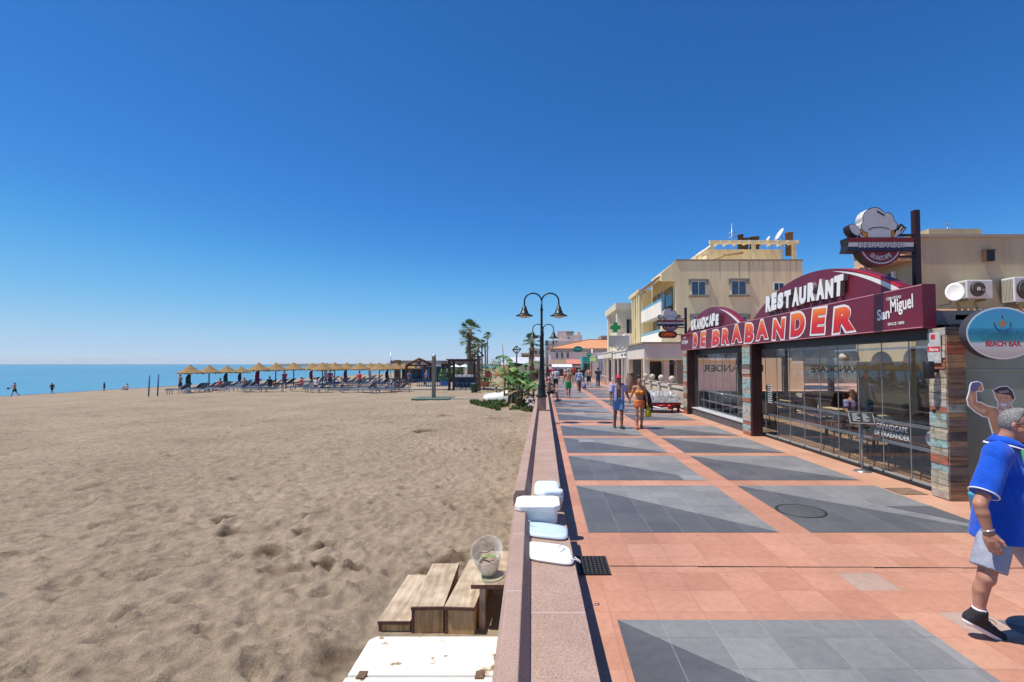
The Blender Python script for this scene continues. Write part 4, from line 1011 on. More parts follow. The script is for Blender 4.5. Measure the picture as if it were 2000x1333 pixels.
# menu stand on the pavement
p = G(1716, 921); mx_, my_ = 6.2, p.y
root = thing('menu_stand', 'slim steel menu stand with tilted black menu case in front of the glass', 'menu stand', (mx_, my_, 0))
b = B(); b.tube([(mx_, my_, .02), (mx_, my_, 1.0)], .02, 10); b.build('post', STEEL, root)
b = B(); b.lathe([(.16, .001), (.16, .012), (.03, .02), (.02, .03)], (mx_, my_, 0), 20); b.build('foot', STEEL, root)
M = Matrix.Translation((mx_, my_, 1.04)) @ Matrix.Rotation(R(-90), 4, 'Z') @ Matrix.Rotation(R(38), 4, 'X') 
M = Matrix.Translation((mx_, my_, 1.04)) @ Matrix.Rotation(R(-25), 4, 'Z') @ Matrix.Rotation(R(35), 4, 'X')
b = B(); b.box(-.21, .21, -.17, .17, -.015, .0, 0, M); b.build('menu_frame', STEEL, root, bevel=.003)
b = B(); b.box(-.19, .19, -.15, .15, .001, .004, 0, M); b.build('menu_page', BLK, root)
b = B()
for i in range(7):
    for j in (-.15, .02): b.box(j, j + rnd.uniform(.06, .13), .1 - i * .035, .112 - i * .035, .0045, .006, 0, M)
b.build('menu_lines', mat('menu_print', (.4, .42, .45), .6, 0), root)

# ------------------------------------------------------------------ beach bar next door
SCREEN = mat('grey_green_screen', (.24, .3, .245), .45, .12, 1.5, bump=.1, bscale=4)
root = thing('beach_bar', 'beach bar front with grey green screen wall and low tiled roof beside the restaurant', 'beach bar', (8, 8.5, 0))
b = B(); b.box(6.48, 12, 7.9, 7.96, .03, 2.62); b.build('screen_wall', SCREEN, root)
b = B(); b.box(8.1, 8.14, 7.87, 7.899, .03, 2.62); b.box(6.48, 12, 7.88, 7.899, 1.98, 2.0); b.build('screen_frame', mat('screen_frame', (.25, .28, .27), .5, .1), root)
b = B(); b.box(6.48, 12, 7.84, 7.96, 2.622, 2.72); b.build('head_beam', BLK, root)
b = B(); b.box(6.5, 12, 8.4, 8.7, 2.96, 3.0); b.build('gap_shade', mat('gap_shade_dark', (.06, .055, .05), .8, .1), root)  # dark bar painting the shadow in the open gap under the roof
TER = mat('roof_tile', (.42, .2, .11), .8, .3, 10, col2=(.52, .3, .19))
b = B(); vs = []
for i in range(60):
    x = 6.75 + i * .1
    b.tube([(x, 8.05, 2.93), (x, 12.6, 3.42)], .058, 6)
b.box(6.7, 12.7, 8.1, 12.6, 2.86, 2.92); b.build('tiled_roof', TER, root)
b = B(); b.box(6.65, 12.7, 8.0, 8.04, 2.8, 2.88); b.build('gutter', mat('gutter', (.3, .29, .27), .5, .1), root)
# sign
c0 = AY(1955, 651, 7.25)
CYAN = NG('beach_scene_print', .35, .4); P = CYAN.pos(); z = CYAN.math('SUBTRACT', P[2], c0.z)
t = CYAN.math('MULTIPLY_ADD', z, 1.33, .5)
k = CYAN.n.new('ShaderNodeValToRGB'); k.color_ramp.interpolation = 'CONSTANT'
CYAN.base(CYAN.ramp(t, [(.0, (.5, .44, .36)), (.13, (.55, .5, .44)), (.3, (.62, .66, .66)), (.335, (.05, .34, .38)), (.5, (.02, .22, .34)), (.585, (.02, .3, .5)), (.6, (.05, .42, .62)), (1, (.08, .36, .6))]))
root = thing('beach_bar_sign', 'round blue beach bar sign with orange starfish emblem hanging at the right edge', 'sign', (c0.x, 7.25, c0.z))
def elp(a_, b_, n=48): return [(c0.x + a_ * math.cos(t) + .02, c0.z + b_ * math.sin(t)) for t in np.linspace(0, 2 * math.pi, n + 1)[:-1]]
b = B(); b.prism(elp(.53, .385), (0, 7.25, 0), CAM_U, UP, (0, .13, 0), 0, 1); b.build('case', [WHITE, mat('case_side', (.05, .05, .055), .4, .1)], root)
b = B(); b.prism(elp(.505, .36), (0, 7.244, 0), CAM_U, UP, (0, .007, 0)); b.build('face', CYAN.m, root)
b = B(); text(b, 'BEACH BAR', (c0.x - .235, 7.243, c0.z - .195), CAM_U, .52, .085, .035); b.build('red_lettering', mat('red_letter', (.5, .02, .03), .5, 0), root, recalc=False)
b = B(); text(b, 'Cambalache', (c0.x - .3, 7.2428, c0.z - .1), CAM_U, .62, .15, -.005, 0, .35); b.build('script_lettering', mat('script_blue', (.03, .2, .26), .5, 0), root, recalc=False)
st = [(c0.x + .02 + (.07 if i % 2 == 0 else .03) * math.sin(i * math.pi / 5), c0.z + .14 + (.07 if i % 2 == 0 else .03) * math.cos(i * math.pi / 5)) for i in range(10)]
b = B(); b.prism(st, (0, 7.2425, 0), CAM_U, UP, (0, .001, 0)); b.build('starfish', ORG, root)
b = B(); b.tube([(c0.x + .02 + .12 * math.cos(a), 7.2435, c0.z + .14 + .11 * math.sin(a)) for a in np.linspace(math.pi * .93, math.pi * 2.07, 16)], .006, 6); b.tube([(c0.x + .02, 7.2435, c0.z + .22), (c0.x + .02, 7.2435, c0.z + .27)], .006, 6); b.build('anchor_emblem', NAVY, root)
b = B(); b.box(c0.x + .5, 8.2, 7.3, 7.35, c0.z - .03, c0.z + .03); b.box(8.15, 8.2, 7.3, 8.25, c0.z - .03, c0.z + .03); b.build('bracket', BLK, root)
# cardboard strongman: a flat board, so it is built flat
SY = 7.35
cr = lambda u, v: (lambda p: (p.x, p.z))(AY(1780 + u / 3.705, 640 + v / 3.705, SY))
SKP = mat('printed_skin', (.42, .22, .13), .5, .15, 9); SKL = mat('printed_skin_light', (.55, .33, .22), .5, .1, 9)
root = thing('standee', 'cut out board of a bare chested man in a cap flexing his arm', 'standee', (7.1, SY, 0))
outl = [(430, 425), (440, 402), (480, 395), (508, 405), (520, 450), (505, 460), (468, 462), (470, 540), (505, 545), (545, 570), (600, 580), (630, 590), (632, 540), (612, 500), (600, 465), (592, 455), (640, 432), (690, 428), (730, 460), (748, 515), (722, 540), (722, 575), (770, 600), (830, 640), (850, 800), (830, 1000), (830, 1330), (600, 1330), (600, 1000), (622, 860), (590, 750), (560, 650), (520, 640), (470, 610), (418, 565), (408, 520), (425, 465)]
b = B(); b.prism([cr(*p) for p in grow(outl, 7)], (0, SY, 0), CAM_U, UP, (0, .012, 0)); b.build('board', WHITE, root)
def pr(nm, poly, lift, m): b = B(); b.prism([cr(*p) for p in poly], (0, SY - lift * .3, 0), CAM_U, UP, (0, .0004, 0)); b.build(nm, m, root)
pr('printed_body', outl, .003, SKP)
pr('printed_arm_light', [(418, 480), (440, 480), (450, 560), (500, 590), (540, 590), (540, 625), (480, 605), (422, 560)], .006, SKL)
pr('printed_glove', [(430, 425), (440, 402), (480, 395), (500, 405), (480, 440), (465, 462), (428, 462)], .006, mat('printed_glove', (.12, .12, .32), .5, .1))
pr('printed_cap', [(596, 458), (640, 432), (690, 428), (730, 460), (748, 515), (735, 520), (715, 490), (640, 478), (612, 470)], .006, mat('printed_cap', (.03, .03, .04), .5, .1))
pr('printed_face', [(618, 486), (640, 482), (712, 492), (722, 540), (712, 575), (680, 592), (645, 580), (628, 545)], .006, SKL)
pr('printed_goggles', [(628, 462), (700, 452), (712, 470), (640, 476)], .008, mat('printed_goggles', (.2, .2, .24), .3, .1))
pr('printed_beard', [(632, 545), (650, 540), (660, 545), (690, 545), (718, 535), (712, 578), (680, 594), (645, 582)], .008, mat('printed_beard', (.45, .42, .4), .6, .1))
pr('printed_smile', [(645, 550), (672, 556), (688, 548), (680, 566), (655, 566)], .01, WHITE)
pr('printed_beads', [(622, 600), (645, 592), (680, 640), (715, 590), (732, 600), (690, 665), (655, 660)], .008, WPAL)
pr('printed_eyes', [(640, 508), (655, 506), (655, 511), (640, 513)], .008, SIDEB); pr('printed_eyes', [(678, 508), (694, 508), (694, 513), (678, 513)], .008, SIDEB)
PLG = mat('green_plastic', (.08, .5, .15), .4, .05); PLB = mat('blue_plastic', (.05, .4, .6), .4, .05)
root = thing('plastic_chair', 'light green plastic chair behind the man in the blue polo shirt', 'chair', (6.75, 6.95, 0))
b = B(); b.box(6.52, 6.94, 6.75, 7.15, .42, .45); b.build('seat', PLG, root, bevel=.01)
for x in (6.54, 6.7, 6.86):
    b = B(); b.box(x - .03, x + .03, 7.12, 7.16, .45, .88 if x != 6.7 else .84); b.build('back_slat', PLG, root, bevel=.01)
for x in (6.55, 6.9):
    for y in (6.78, 7.12): b = B(); b.tube([(x, y, .42), (x, y, .0)], .02, 6); b.build('leg', PLG, root)
b = B(); p = G(1905, 1012); b.lathe([(.1, 0), (.13, .3), (.135, .31), (.12, .3), (.0001, .28)], (p.x + .12, p.y + .05, 0), 16); b.build('bucket', PLB, None, label='blue plastic bucket on the paving half hidden by the walking man', cat='bucket')
p = G(1896, 1020); b = B(); b.tube([(p.x, p.y, .03), (p.x + .6, p.y - .02, .03)], .016, 8); b.build('metal_tube', mat('white_tube', (.7, .7, .7), .4, 0), None, label='short white metal tube lying on the slate paving beside the bucket', cat='tube')
pot('plant with pale green leaves at the right edge behind the standee', 8.15, 7.55, 1.2, 2.2, PLB, mat('lime_leaf', (.3, .42, .05), .6, .3, 20), 60)

# ------------------------------------------------------------------ tan building on the right
TAN = NG('tan_render', .85, .2); P = TAN.pos(); n1 = TAN.noise(TAN.P, .6, 5); n2 = TAN.noise(TAN.comb(TAN.math('MULTIPLY', P[0], 3), TAN.math('MULTIPLY', P[1], 3), TAN.math('MULTIPLY', P[2], .25)), 1, 4)
c = TAN.ramp(n1, [(.3, (.5, .39, .24)), (.7, (.6, .48, .31))]); c = TAN.mix(.5, c, TAN.ramp(n2, [(.3, (.75, .72, .68)), (.6, (1.04, 1.04, 1.04))]), 'MULTIPLY'); TAN.base(c); TAN.bump(TAN.noise(TAN.P, 60, 2), .1, .01)
x0 = 9.75
root = thing('tan_building', 'plain tan rendered building with one tiny window behind the beach bar', 'building', (14, 16, 0))
b = B(); b.box(x0, 24, 13, 15.5, 0, 5.42); b.build('wall', TAN.m, root)
b = B(); b.box(x0 - .05, 24, 12.95, 15.5, 5.42, 5.5); b.build('roof_edge', mat('roof_edge', (.4, .33, .24), .8, .1), root)
b = B(); p = AY(1840, 463, 15); b.box(p.x - .4, p.x + 1.2, 15, 17, 5.4, p.z + .25); b.build('roof_hut', TAN.m, root)
w0, w1 = AY(1919, 491, 13), AY(1937, 511, 13)
b = B(); b.box(w0.x, w1.x, 12.9, 12.995, w1.z, w0.z); w_ = b.build('window', BLK, root); b = B(); b.box(w0.x - .02, w0.x + .01, 12.88, 12.99, w1.z - .02, w0.z + .02); b.box(w0.x, w1.x + .02, 12.88, 12.99, w0.z, w0.z + .03); b.build('frame', mat('win_brown', (.12, .07, .04), .6, .1), w_)
b = B()
for i in range(12): b.tube([(x0 - .42, 13.1 + i * .2, 4.86), (x0, 13.1 + i * .2, 5.05)], .075, 6)
b.box(x0 - .38, x0 - .003, 13, 15.4, 4.8, 4.86); b.build('eaves', TER, root)
b = B(); b.box(x0 - .06, x0 - .004, 13.75, 14.25, 3.2, 4.6); w_ = b.build('window', BLK, root); b = B(); b.box(x0 - .08, x0 - .004, 14.25, 14.33, 3.15, 4.65); b.box(x0 - .08, x0 - .004, 13.67, 13.75, 3.15, 4.65); b.build('frame', WHITE, w_)
ACW = mat('ac_white', (.7, .69, .66), .5, .05); 
def ac(label, px0, px1, py0, py1):
    a, c = AY(px0, py0, 12.55), AY(px1, py1, 12.55)
    root = thing('air_conditioner', label, 'air conditioner', ((a.x + c.x) / 2, 12.6, c.z), 'air conditioners on the tan wall')
    b = B(); b.box(a.x, c.x, 12.55, 12.92, c.z, a.z); b.build('case', ACW, root, bevel=.02)
    cx_, cz_, r = a.x + (c.x - a.x) * .4, (a.z + c.z) / 2, (a.z - c.z) * .4
    b = B(); b.lathe([(.0001, 0), (r, 0), (r, .03), (r * .9, .03), (.0001, .012)], (0, 0, 0), 28, 0, False, Matrix.Translation((cx_, 12.549, cz_)) @ Matrix.Rotation(R(90), 4, 'X')); f = b.build('fan_grille', mat('fan_dark', (.05, .045, .04), .6, .1), root)
    b = B()
    for q in (.3, .5, .7, .88): b.tube([(cx_ + r * q * math.cos(t), 12.51, cz_ + r * q * math.sin(t)) for t in np.linspace(0, 6.283, 25)], .008, 4)
    b.build('grille_rings', mat('grille_tan', (.3, .26, .2), .6, .1), f)
    b = B(); b.box(cx_ - .04, cx_ + .04, 12.49, 12.52, cz_ - .04, cz_ + .04); b.build('fan_hub', ACW, f)
    b = B()
    for i in range(8): b.box(a.x - .012, a.x - .002, 12.6 + i * .04, 12.618 + i * .04, c.z + .05, a.z - .05)
    b.build('side_grille', mat('grille_tan', (.3, .26, .2), .6, .1), root)
    b = B(); b.box(a.x + .08, a.x + .13, 12.6, 13, c.z - .05, c.z - .002); b.box(c.x - .13, c.x - .08, 12.6, 13, c.z - .05, c.z - .002); b.build('bracket', STEEL, root)
ac('white air conditioner with round fan beside the satellite dish', 1888, 1940, 547, 583); ac('white air conditioner at the right edge of the photo', 1981, 2040, 541, 590)
d0 = AY(1865, 571, 12.3)
root = thing('satellite_dish', 'white satellite dish turned sideways beside the left air conditioner', 'satellite dish', d0)
M = Matrix.Translation(d0) @ Matrix.Rotation(R(-40), 4, 'Z') @ Matrix.Rotation(R(68), 4, 'X') @ Matrix.Diagonal((.66, .72, .72, 1))
b = B(); b.lathe([(.0001, -.05), (.12, -.045), (.24, -.02), (.31, .012), (.312, .02), (.24, -.012), (.12, -.036), (.0001, -.042)], (0, 0, 0), 30, 0, True, M, .95, 1.15); b.build('reflector', ACW, root)
b = B(); b.tube([d0 + Vector((.02, .12, -.03)), d0 + Vector((.15, .35, -.25)), d0 + Vector((.15, .68, -.25))], .02, 8); b.build('mount', STEEL, root)
p = AY(1850, 440, 15.5); b = B(); b.tube([(p.x, p.y, 5.4), (p.x, p.y, p.z + .05)], .012, 5); b.tube([(p.x - .1, p.y, p.z + .05), (p.x + .12, p.y, p.z - .02)], .012, 5); b.build('roof_antenna', STEEL, None, label='small antenna on the tan building roof', cat='antenna')
# ================================================================== THE TOWN
def render_mat(name, lo, hi, streak=.4):
    g = NG(name, .85, .2); P = g.pos(); n1 = g.noise(g.P, .5, 5); n2 = g.noise(g.comb(g.math('MULTIPLY', P[0], 2.2), g.math('MULTIPLY', P[1], 2.2), g.math('MULTIPLY', P[2], .18)), 1, 5)
    c = g.ramp(n1, [(.3, lo), (.7, hi)]); c = g.mix(streak, c, g.ramp(n2, [(.32, (.7, .67, .64)), (.58, (1.05, 1.05, 1.05))]), 'MULTIPLY'); g.base(c); g.bump(g.noise(g.P, 40, 2), .08, .01); return g.m
APT = render_mat('apartment_render', (.88, .69, .4), (.93, .76, .47)); CREAM = render_mat('cream_render', (.76, .62, .36), (.82, .7, .45), .2); PALE = render_mat('pale_render', (.7, .62, .46), (.76, .68, .52), .2)
WHT = render_mat('white_render', (.78, .73, .64), (.86, .81, .72), .25); LILAC = render_mat('far_lilac_render', (.66, .53, .47), (.72, .6, .54), .2); BEIGE = render_mat('beige_render', (.7, .61, .5), (.78, .69, .58), .25)
PANE = mat('dark_pane', (.03, .05, .06), .08, .2, 1, spec=.6); PANEB = mat('curtained_pane', (.07, .12, .15), .15, .4, 4, spec=.6); ALU = mat('white_alu', (.68, .69, .68), .4, .03); STONE = mat('stone_trim', (.3, .26, .2), .8, .15, 8)
GLB = mat('blue_glass_rail', (.16, .36, .42), .08, .1, 1, spec=.6)
DARKIN = mat('shop_dark', (.025, .024, .026), .6, .4, 2, col2=(.07, .06, .055))
def win_y(parent, x0, x1, z0, z1, Y, pane=PANEB, trim=STONE):     # window in a wall facing the near end
    b = B(); b.box(x0, x1, Y - .03, Y + .1, z0, z1); w = b.build('window', pane, parent)
    t = .06; b = B(); b.box(x0 - t, x0, Y - .06, Y + .1, z0, z1); b.box(x1, x1 + t, Y - .06, Y + .1, z0, z1); b.box((x0 + x1) / 2 - t / 2, (x0 + x1) / 2 + t / 2, Y - .055, Y - .031, z0, z1); b.box(x0 - t, x1 + t, Y - .06, Y + .1, z1 + .001, z1 + t); b.build('frame', ALU, w)
    if trim:
        b = B(); b.box(x0 - .3, x1 + .3, Y - .16, Y + .05, z0 - .22, z0 - .04); b.build('sill', trim, w, bevel=.02); b = B(); b.box(x0 - .28, x1 + .28, Y - .14, Y + .05, z1 + .08, z1 + .24); b.box(x0 - .3, x0 - .08, Y - .13, Y + .05, z1 - .22, z1 + .08); b.box(x1 + .08, x1 + .3, Y - .13, Y + .05, z1 - .22, z1 + .08); b.build('lintel', trim, w, bevel=.015)
    return w
def win_x(parent, y0, y1, z0, z1, X, pane=PANE, fr=ALU):
    b = B(); b.box(X - .03, X + .1, y0, y1, z0, z1); w = b.build('window', pane, parent)
    b = B(); b.box(X - .07, X + .1, y0 - .07, y0, z0, z1); b.box(X - .07, X + .1, y1, y1 + .07, z0, z1); b.box(X - .06, X - .031, (y0 + y1) / 2 - .035, (y0 + y1) / 2 + .035, z0, z1); b.box(X - .07, X + .1, y0 - .07, y1 + .07, z1 + .001, z1 + .08); b.build('frame', fr, w)
    return w
Y = 40
xl, xr = AY(1320, 600, Y).x, AY(1567, 510, Y).x; zt = AY(1450, 510, Y).z
root = thing('apartment_building', 'tan three storey apartment block with stained side wall, sea balconies and roof pergola', 'apartment block', (xl + 5, Y + 5, 0))
b = B(); b.prism([(xl - 1.15, 0), (xr, 0), (xr, zt), (xl + .02, zt), (xl - 1.15, zt - 1.0), (xl - 1.15, zt - 1.6), (xl, zt - 1.62), (xl, AY(1300, 612, Y).z), (xl - 1.15, AY(1300, 612, Y).z)], (0, Y, 0), CAM_U, UP, (0, .4, 0)); b.build('side_wall', APT, root)
b = B(); b.box(xl + .02, xr, Y + .4, Y + 9, 0, zt); b.build('wall', APT, root)
b = B(); b.box(xl + .01, xr + .05, Y - .06, Y + .35, zt, zt + .12); b.build('parapet_coping', STONE, root)
# rain streaks running down from the coping (stains with a shape of their own)
b = B(); r5 = random.Random(5)
for px in (1406, 1444, 1463, 1482, 1490, 1511, 1521, 1543, 1470, 1555):
    x = AY(px, 510, Y).x; l = r5.uniform(.6, 2.2); w = r5.uniform(.02, .05)
    b.add([(x - w, Y - .004, zt - .01), (x + w, Y - .004, zt - .01), (x + w * .3, Y - .004, zt - l), (x - w * .3, Y - .004, zt - l)], [(0, 1, 2, 3)])
b.build('rain_stains', mat('rain_stain', (.5, .4, .27), .9, .3, 3), root)
for (a, c, d, e, pn) in ((1351, 1377, 551, 576, PANEB), (1429, 1456, 550, 575, PANEB), (1353, 1379, 619, 645, PANEB), (1431, 1458, 619, 645, PANEB), (1512, 1530, 554, 567, PANE)):
    p, q = AY(a, d, Y), AY(c, e, Y); win_y(root, p.x, q.x, q.z, p.z, Y, pn, STONE if a != 1512 else None)
# balconies on the sea side
zu0, zu1 = AY(1300, 612, Y).z, AY(1300, 586, Y).z
for k, (pa, pb) in enumerate(((613, 590), (672, 650))):
    z0, z1 = AY(1308, pa, Y).z, AY(1308, pb, Y).z
    b = B(); b.box(xl - 1.1, xl + .02, Y + .42, Y + 8.6, z0, z0 + .22); s = b.build('balcony', WHT, root)
    b = B(); b.box(xl - 1.12, xl - 1.0, Y + .41, Y + 8.6, z0 - .05, z1 + .1); b.build('parapet', WHT, s)
    b = B(); b.box(xl - 1.08, xl - 1.05, Y + .4, Y + 8.6, z1 + .11, z1 + .35); b.build('glass_rail', GLB, s)
    b = B(); b.box(xl - .05, xl + .019, Y + 1, Y + 8.4, z0 + .25, z0 + 2.4); b.build('glazing', PANE, s)
    for y in (3.4, 6): b = B(); b.box(xl - .12, xl - .051, Y + y, Y + y + .15, z0 + .25, z0 + 2.4); b.build('mullion', ALU, s)
zr = zt - .55
b = B(); b.prism([(xl - 1.5, zr - .95), (xl - 1.5, zr - 1.15), (xl + .2, zr - .05), (xl + .2, zr + .15)], (0, Y + .41, 0), CAM_U, UP, (0, 8.3, 0)); b.build('balcony_roof', CREAM, root)
b = B(); b.prism([(xl - 1.6, zr - .94), (xl + .1, zr + .16), (xl + .1, zr + .24), (xl - 1.6, zr - .86)], (0, Y + .41, 0), CAM_U, UP, (0, 8.3, 0)); b.build('roof_tiles', TER, root)
# roof pergola and penthouse
YP = 42.5
def pz(px, py): return AY(px, py, YP)
ph0, ph1 = pz(1392, 511), pz(1550, 474)
b = B(); b.box(pz(1395, 500).x, pz(1548, 500).x, YP + 2, YP + 5, zt - .3, pz(1400, 477).z); b.build('penthouse', CREAM, root)
for px in (1391, 1473, 1552):
    pg = B(); q = pz(px, 476); pg.box(q.x - .14, q.x + .14, YP, YP + .28, zt - .2, q.z); pg.build('pergola_post', CREAM, root)
q0, q1 = pz(1391, 476), pz(1556, 473)
pg = B(); q = pz(1361, 502); pg.box(q.x - .1, q.x + .1, YP, YP + .25, zt - .2, q.z)
per = pg.build('pergola_post', CREAM, root)
b = B(); b.box(q0.x - .2, q1.x + .2, YP - .05, YP + .25, q0.z, q0.z + .28); b.build('pergola_beam', CREAM, root)
e0, e1 = pz(1361, 502), pz(1391, 480)
b = B(); b.tube([(e0.x, YP + .1, e0.z), (e1.x, YP + .1, e1.z)], .14, 4); b.build('pergola_brace', PALE, root)
b = B(); b.tube([(e0.x - .4, YP + 3.5, e0.z - .9), (e0.x + .3, YP + 3.5, e0.z + .2), (e1.x, YP + 3.5, e1.z + .1)], .12, 5)
for i in range(5): t = i / 4; b.tube([(e0.x + (e1.x - e0.x) * t, YP + .2, e0.z + (e1.z - e0.z) * t), (e0.x + (e1.x - e0.x) * t, YP + 3.5, e0.z + (e1.z - e0.z) * t + .2)], .05, 4)
b.build('pergola_slope', BEIGE, root)
for px in (1411, 1429, 1448, 1467, 1485, 1503, 1521, 1541, 1560):
    q = pz(px, 474); b = B(); b.tube([(q.x - .18, YP - .4, q.z - .02), (q.x, YP + .8, q.z + .18), (q.x + .35, YP + 3, q.z + .4)], .09, 6); b.build('rafter', PALE, root)
b = B(); q = pz(1424, 498); b.tube([(q.x - 1.2, YP + .5, q.z - .4), (q.x - .1, YP + .8, q.z + .15), (q.x + 1.5, YP + .8, q.z + .35)], .12, 6); b.build('dry_vine', mat('dry_vine', (.42, .3, .17), .9, .3, 6), root)
def rooftop(label, px, py0, py1, w, nm, m, cat):
    q, q2 = AY(px, py0, 45), AY(px, py1, 45); b = B(); b.lathe([(w, q2.z - 1.2), (w, q.z - .1), (w * 1.15, q.z - .1), (w * 1.15, q.z), (.001, q.z)], (q.x, 45, 0), 10); return b.build(nm, m, None, label=label, cat=cat)
CHM = mat('chimney_dark', (.07, .05, .045), .8, .2, 6); CHB = mat('chimney_brown', (.2, .13, .09), .85, .2, 6)
rooftop('dark round roof vent left on the apartment roof, the taller one', 1446, 459, 474, .25, 'roof_vent', CHM, 'roof vent'); rooftop('wide dark water drum in the middle of the apartment roof', 1473, 464, 474, .42, 'water_drum', CHM, 'water drum')
rooftop('low dark water drum beside the left roof vent', 1455, 466, 474, .3, 'water_drum', CHM, 'water drum'); rooftop('brown chimney with dark cap at the right end of the apartment roof', 1541, 455, 474, .33, 'chimney', CHB, 'chimney')
for (px, py, hh, l) in ((1524, 447, 1.1, 'tall narrow white satellite dish on the apartment roof, seen edge on'), (1502, 462, .6, 'short white satellite dish on the apartment roof, seen edge on')):
    q = AY(px, py, 44); root2 = thing('satellite_dish', l, 'satellite dish', (q.x, 44, q.z - hh))
    M = Matrix.Translation((q.x - .1, 44, q.z - hh * .5)) @ Matrix.Rotation(R(20), 4, 'Y') @ Matrix.Rotation(R(-80), 4, 'Y')
    b = B(); b.lathe([(.0001, -.1), (hh * .3, -.06), (hh * .56, .04), (hh * .57, .06), (hh * .3, -.04), (.0001, -.07)], (0, 0, 0), 20, 0, True, M); b.build('reflector', ALU, root2)
    b = B(); b.tube([(q.x, 44, q.z - hh * .5), (q.x + .2, 44, q.z - hh * .9), (q.x + .2, 44, zt)], .05, 5); b.build('mast', STEEL, root2)
q = AY(1429, 437, 45); root2 = thing('roof_antenna', 'thin television mast with crossbars on the apartment roof', 'antenna', (q.x, 45, zt))
b = B(); b.tube([(q.x, 45, zt), (q.x, 45, q.z)], .035, 5); b.build('mast', STEEL, root2)
b = B()
for z in (.9, 1.3, 1.8): b.tube([(q.x - .35, 45, q.z - z), (q.x + .45, 45, q.z - z + .1)], .03, 4)
b.build('crossbar', STEEL, root2)

# cream neighbours further along
root = thing('cream_building', 'cream yellow house front with tall pilasters between the apartment block and the pharmacy', 'building', (10, 52, 0))
X = 9.55; z1 = AX(1262, 556, X)[2]
b = B(); b.box(X + .3, X + 10, 49.4, 55, 0, z1); b.build('wall', CREAM, root)
for y in (49.5, 50.7, 52.1, 53.4): b = B(); b.box(X, X + .3, y, y + .42, 0, z1 - .1); b.build('pilaster', CREAM, root)
b = B(); b.box(X - .1, X + .6, 49.4, 55, z1 - .3, z1 + .05); b.build('cornice', CREAM, root)
for z in (4.2, 6.8): win_x(root, 51.25, 52.0, z, z + 1.5, X + .3, PANE, STONE)
b = B(); b.box(X - .7, X + .2, 53.9, 56.4, 2.9, 5.4); o = b.build('bay', WHT, root)
for y in (54.1, 54.9, 55.7): win_x(o, y, y + .5, 3.6, 5.0, X - .7, PANE)
root = thing('pale_building', 'pale cream house with sloping roof edge behind the green pharmacy cross', 'building', (10, 62, 0))
X = 8.75; zc = AX(1215, 600, X)[2]
b = B(); b.prism([(X, 0), (X + 12, 0), (X + 12, zc + .8), (X + 1.4, zc + .6), (X, zc - .1)], (0, 57, 0), CAM_U, UP, (0, 9.5, 0)); b.build('wall', PALE, root)
b = B(); b.box(X - .5, X + 1.5, 56.8, 66.6, zc - .1, zc + .65); b.build('parapet', PALE, root)
for y in (57.1, 65): b = B(); b.box(X - .3, X + .05, y, y + 1, 0, zc - .1); b.build('pier', PALE, root)
for z in (4.1, 6.1): win_x(root, 59.6, 61.2, z, z + 1.3, X, PANE, PALE); win_x(root, 62.3, 63.6, z, z + 1.3, X, PANE, PALE)
win_y(root, X + .75, X + 1.6, 5.2, 7.2, 57, PANE, None)
# pharmacy cross and blank hoarding
q = AY(1202, 640, 54); root = thing('pharmacy_cross', 'green lit pharmacy cross projecting from the pale house', 'pharmacy sign', (q.x, 54, q.z))
s = .5; t = .17; PL = [(-t, -s), (t, -s), (t, -t), (s, -t), (s, t), (t, t), (t, s), (-t, s), (-t, t), (-s, t), (-s, -t), (-t, -t)]
b = B(); b.prism([(q.x + x * 1.02, q.z + y * 1.02) for x, y in grow(PL, .05)], (0, 53.95, 0), CAM_U, UP, (0, .2, 0)); b.build('case', mat('dark_green_case', (.01, .08, .03), .5, 0), root)
b = B(); b.prism([(q.x + x, q.z + y) for x, y in PL], (0, 53.94, 0), CAM_U, UP, (0, .02, 0)); b.build('lit_cross', mat('green_led', (.0, .2, .05), .5, .3, 14, emit=.12), root)
b = B(); b.box(q.x + s, X + .1, 53.98, 54.06, q.z - .05, q.z + .05); b.box(q.x + .3, X, 53.98, 54.05, q.z - .62, q.z - .55); b.build('bracket', STEEL, root)
p, q = AY(1189, 656, 44), AY(1229, 678, 44); root = thing('blank_hoarding', 'blank grey rectangular hoarding on a lattice bracket over the pavement shops', 'hoarding', ((p.x + q.x) / 2, 44, q.z))
b = B(); b.box(p.x, q.x, 43.9, 44.1, q.z, p.z); b.build('panel', mat('grey_hoarding', (.34, .33, .34), .6, .08, 2), root, bevel=.01)
b = B(); zl, zh = AY(1230, 692, 44).z, q.z - .02
for i in range(6): x = p.x + .6 + i * .42; b.tube([(x, 44, zl), (x + .42, 44, zh)], .03, 4); b.tube([(x + .42, 44, zl), (x, 44, zh)], .03, 4)
b.box(p.x + .5, p.x + 3.4, 43.97, 44.03, zl - .04, zl + .04); b.build('lattice', mat('rust_lattice', (.3, .2, .11), .7, .2, 6), root)

# low shop behind the balustrade (one storey)
root = thing('corner_shop', 'low beige shop with deep plain fascia and dark window behind the balustrade', 'shop', (9, 34, 0))
X = 6.4; Y = 32; z1 = AY(1290, 672, Y).z; zf = AY(1290, 701, Y).z
b = B(); b.box(X, 14, Y - .4, 38, zf, z1); b.build('fascia', BEIGE, root)
b = B(); b.box(X - .15, 14, Y - .5, 38.1, z1 + .001, z1 + .1); b.build('coping', STONE, root); b = B(); b.box(X + .1, 14, Y - .46, Y - .2, zf - .09, zf - .001); b.build('cornice', CREAM, root)
def ax(px): return AY(px, 700, Y).x
b = B(); b.box(ax(1296), ax(1307), Y, Y + .3, 0, zf); b.box(ax(1320), 14, Y, Y + .3, 0, zf); b.box(X + .3, ax(1268), Y, Y + .3, 0, zf); b.box(ax(1268), ax(1296), Y + .02, Y + .3, 0, 1.0); b.build('wall', BEIGE, root)
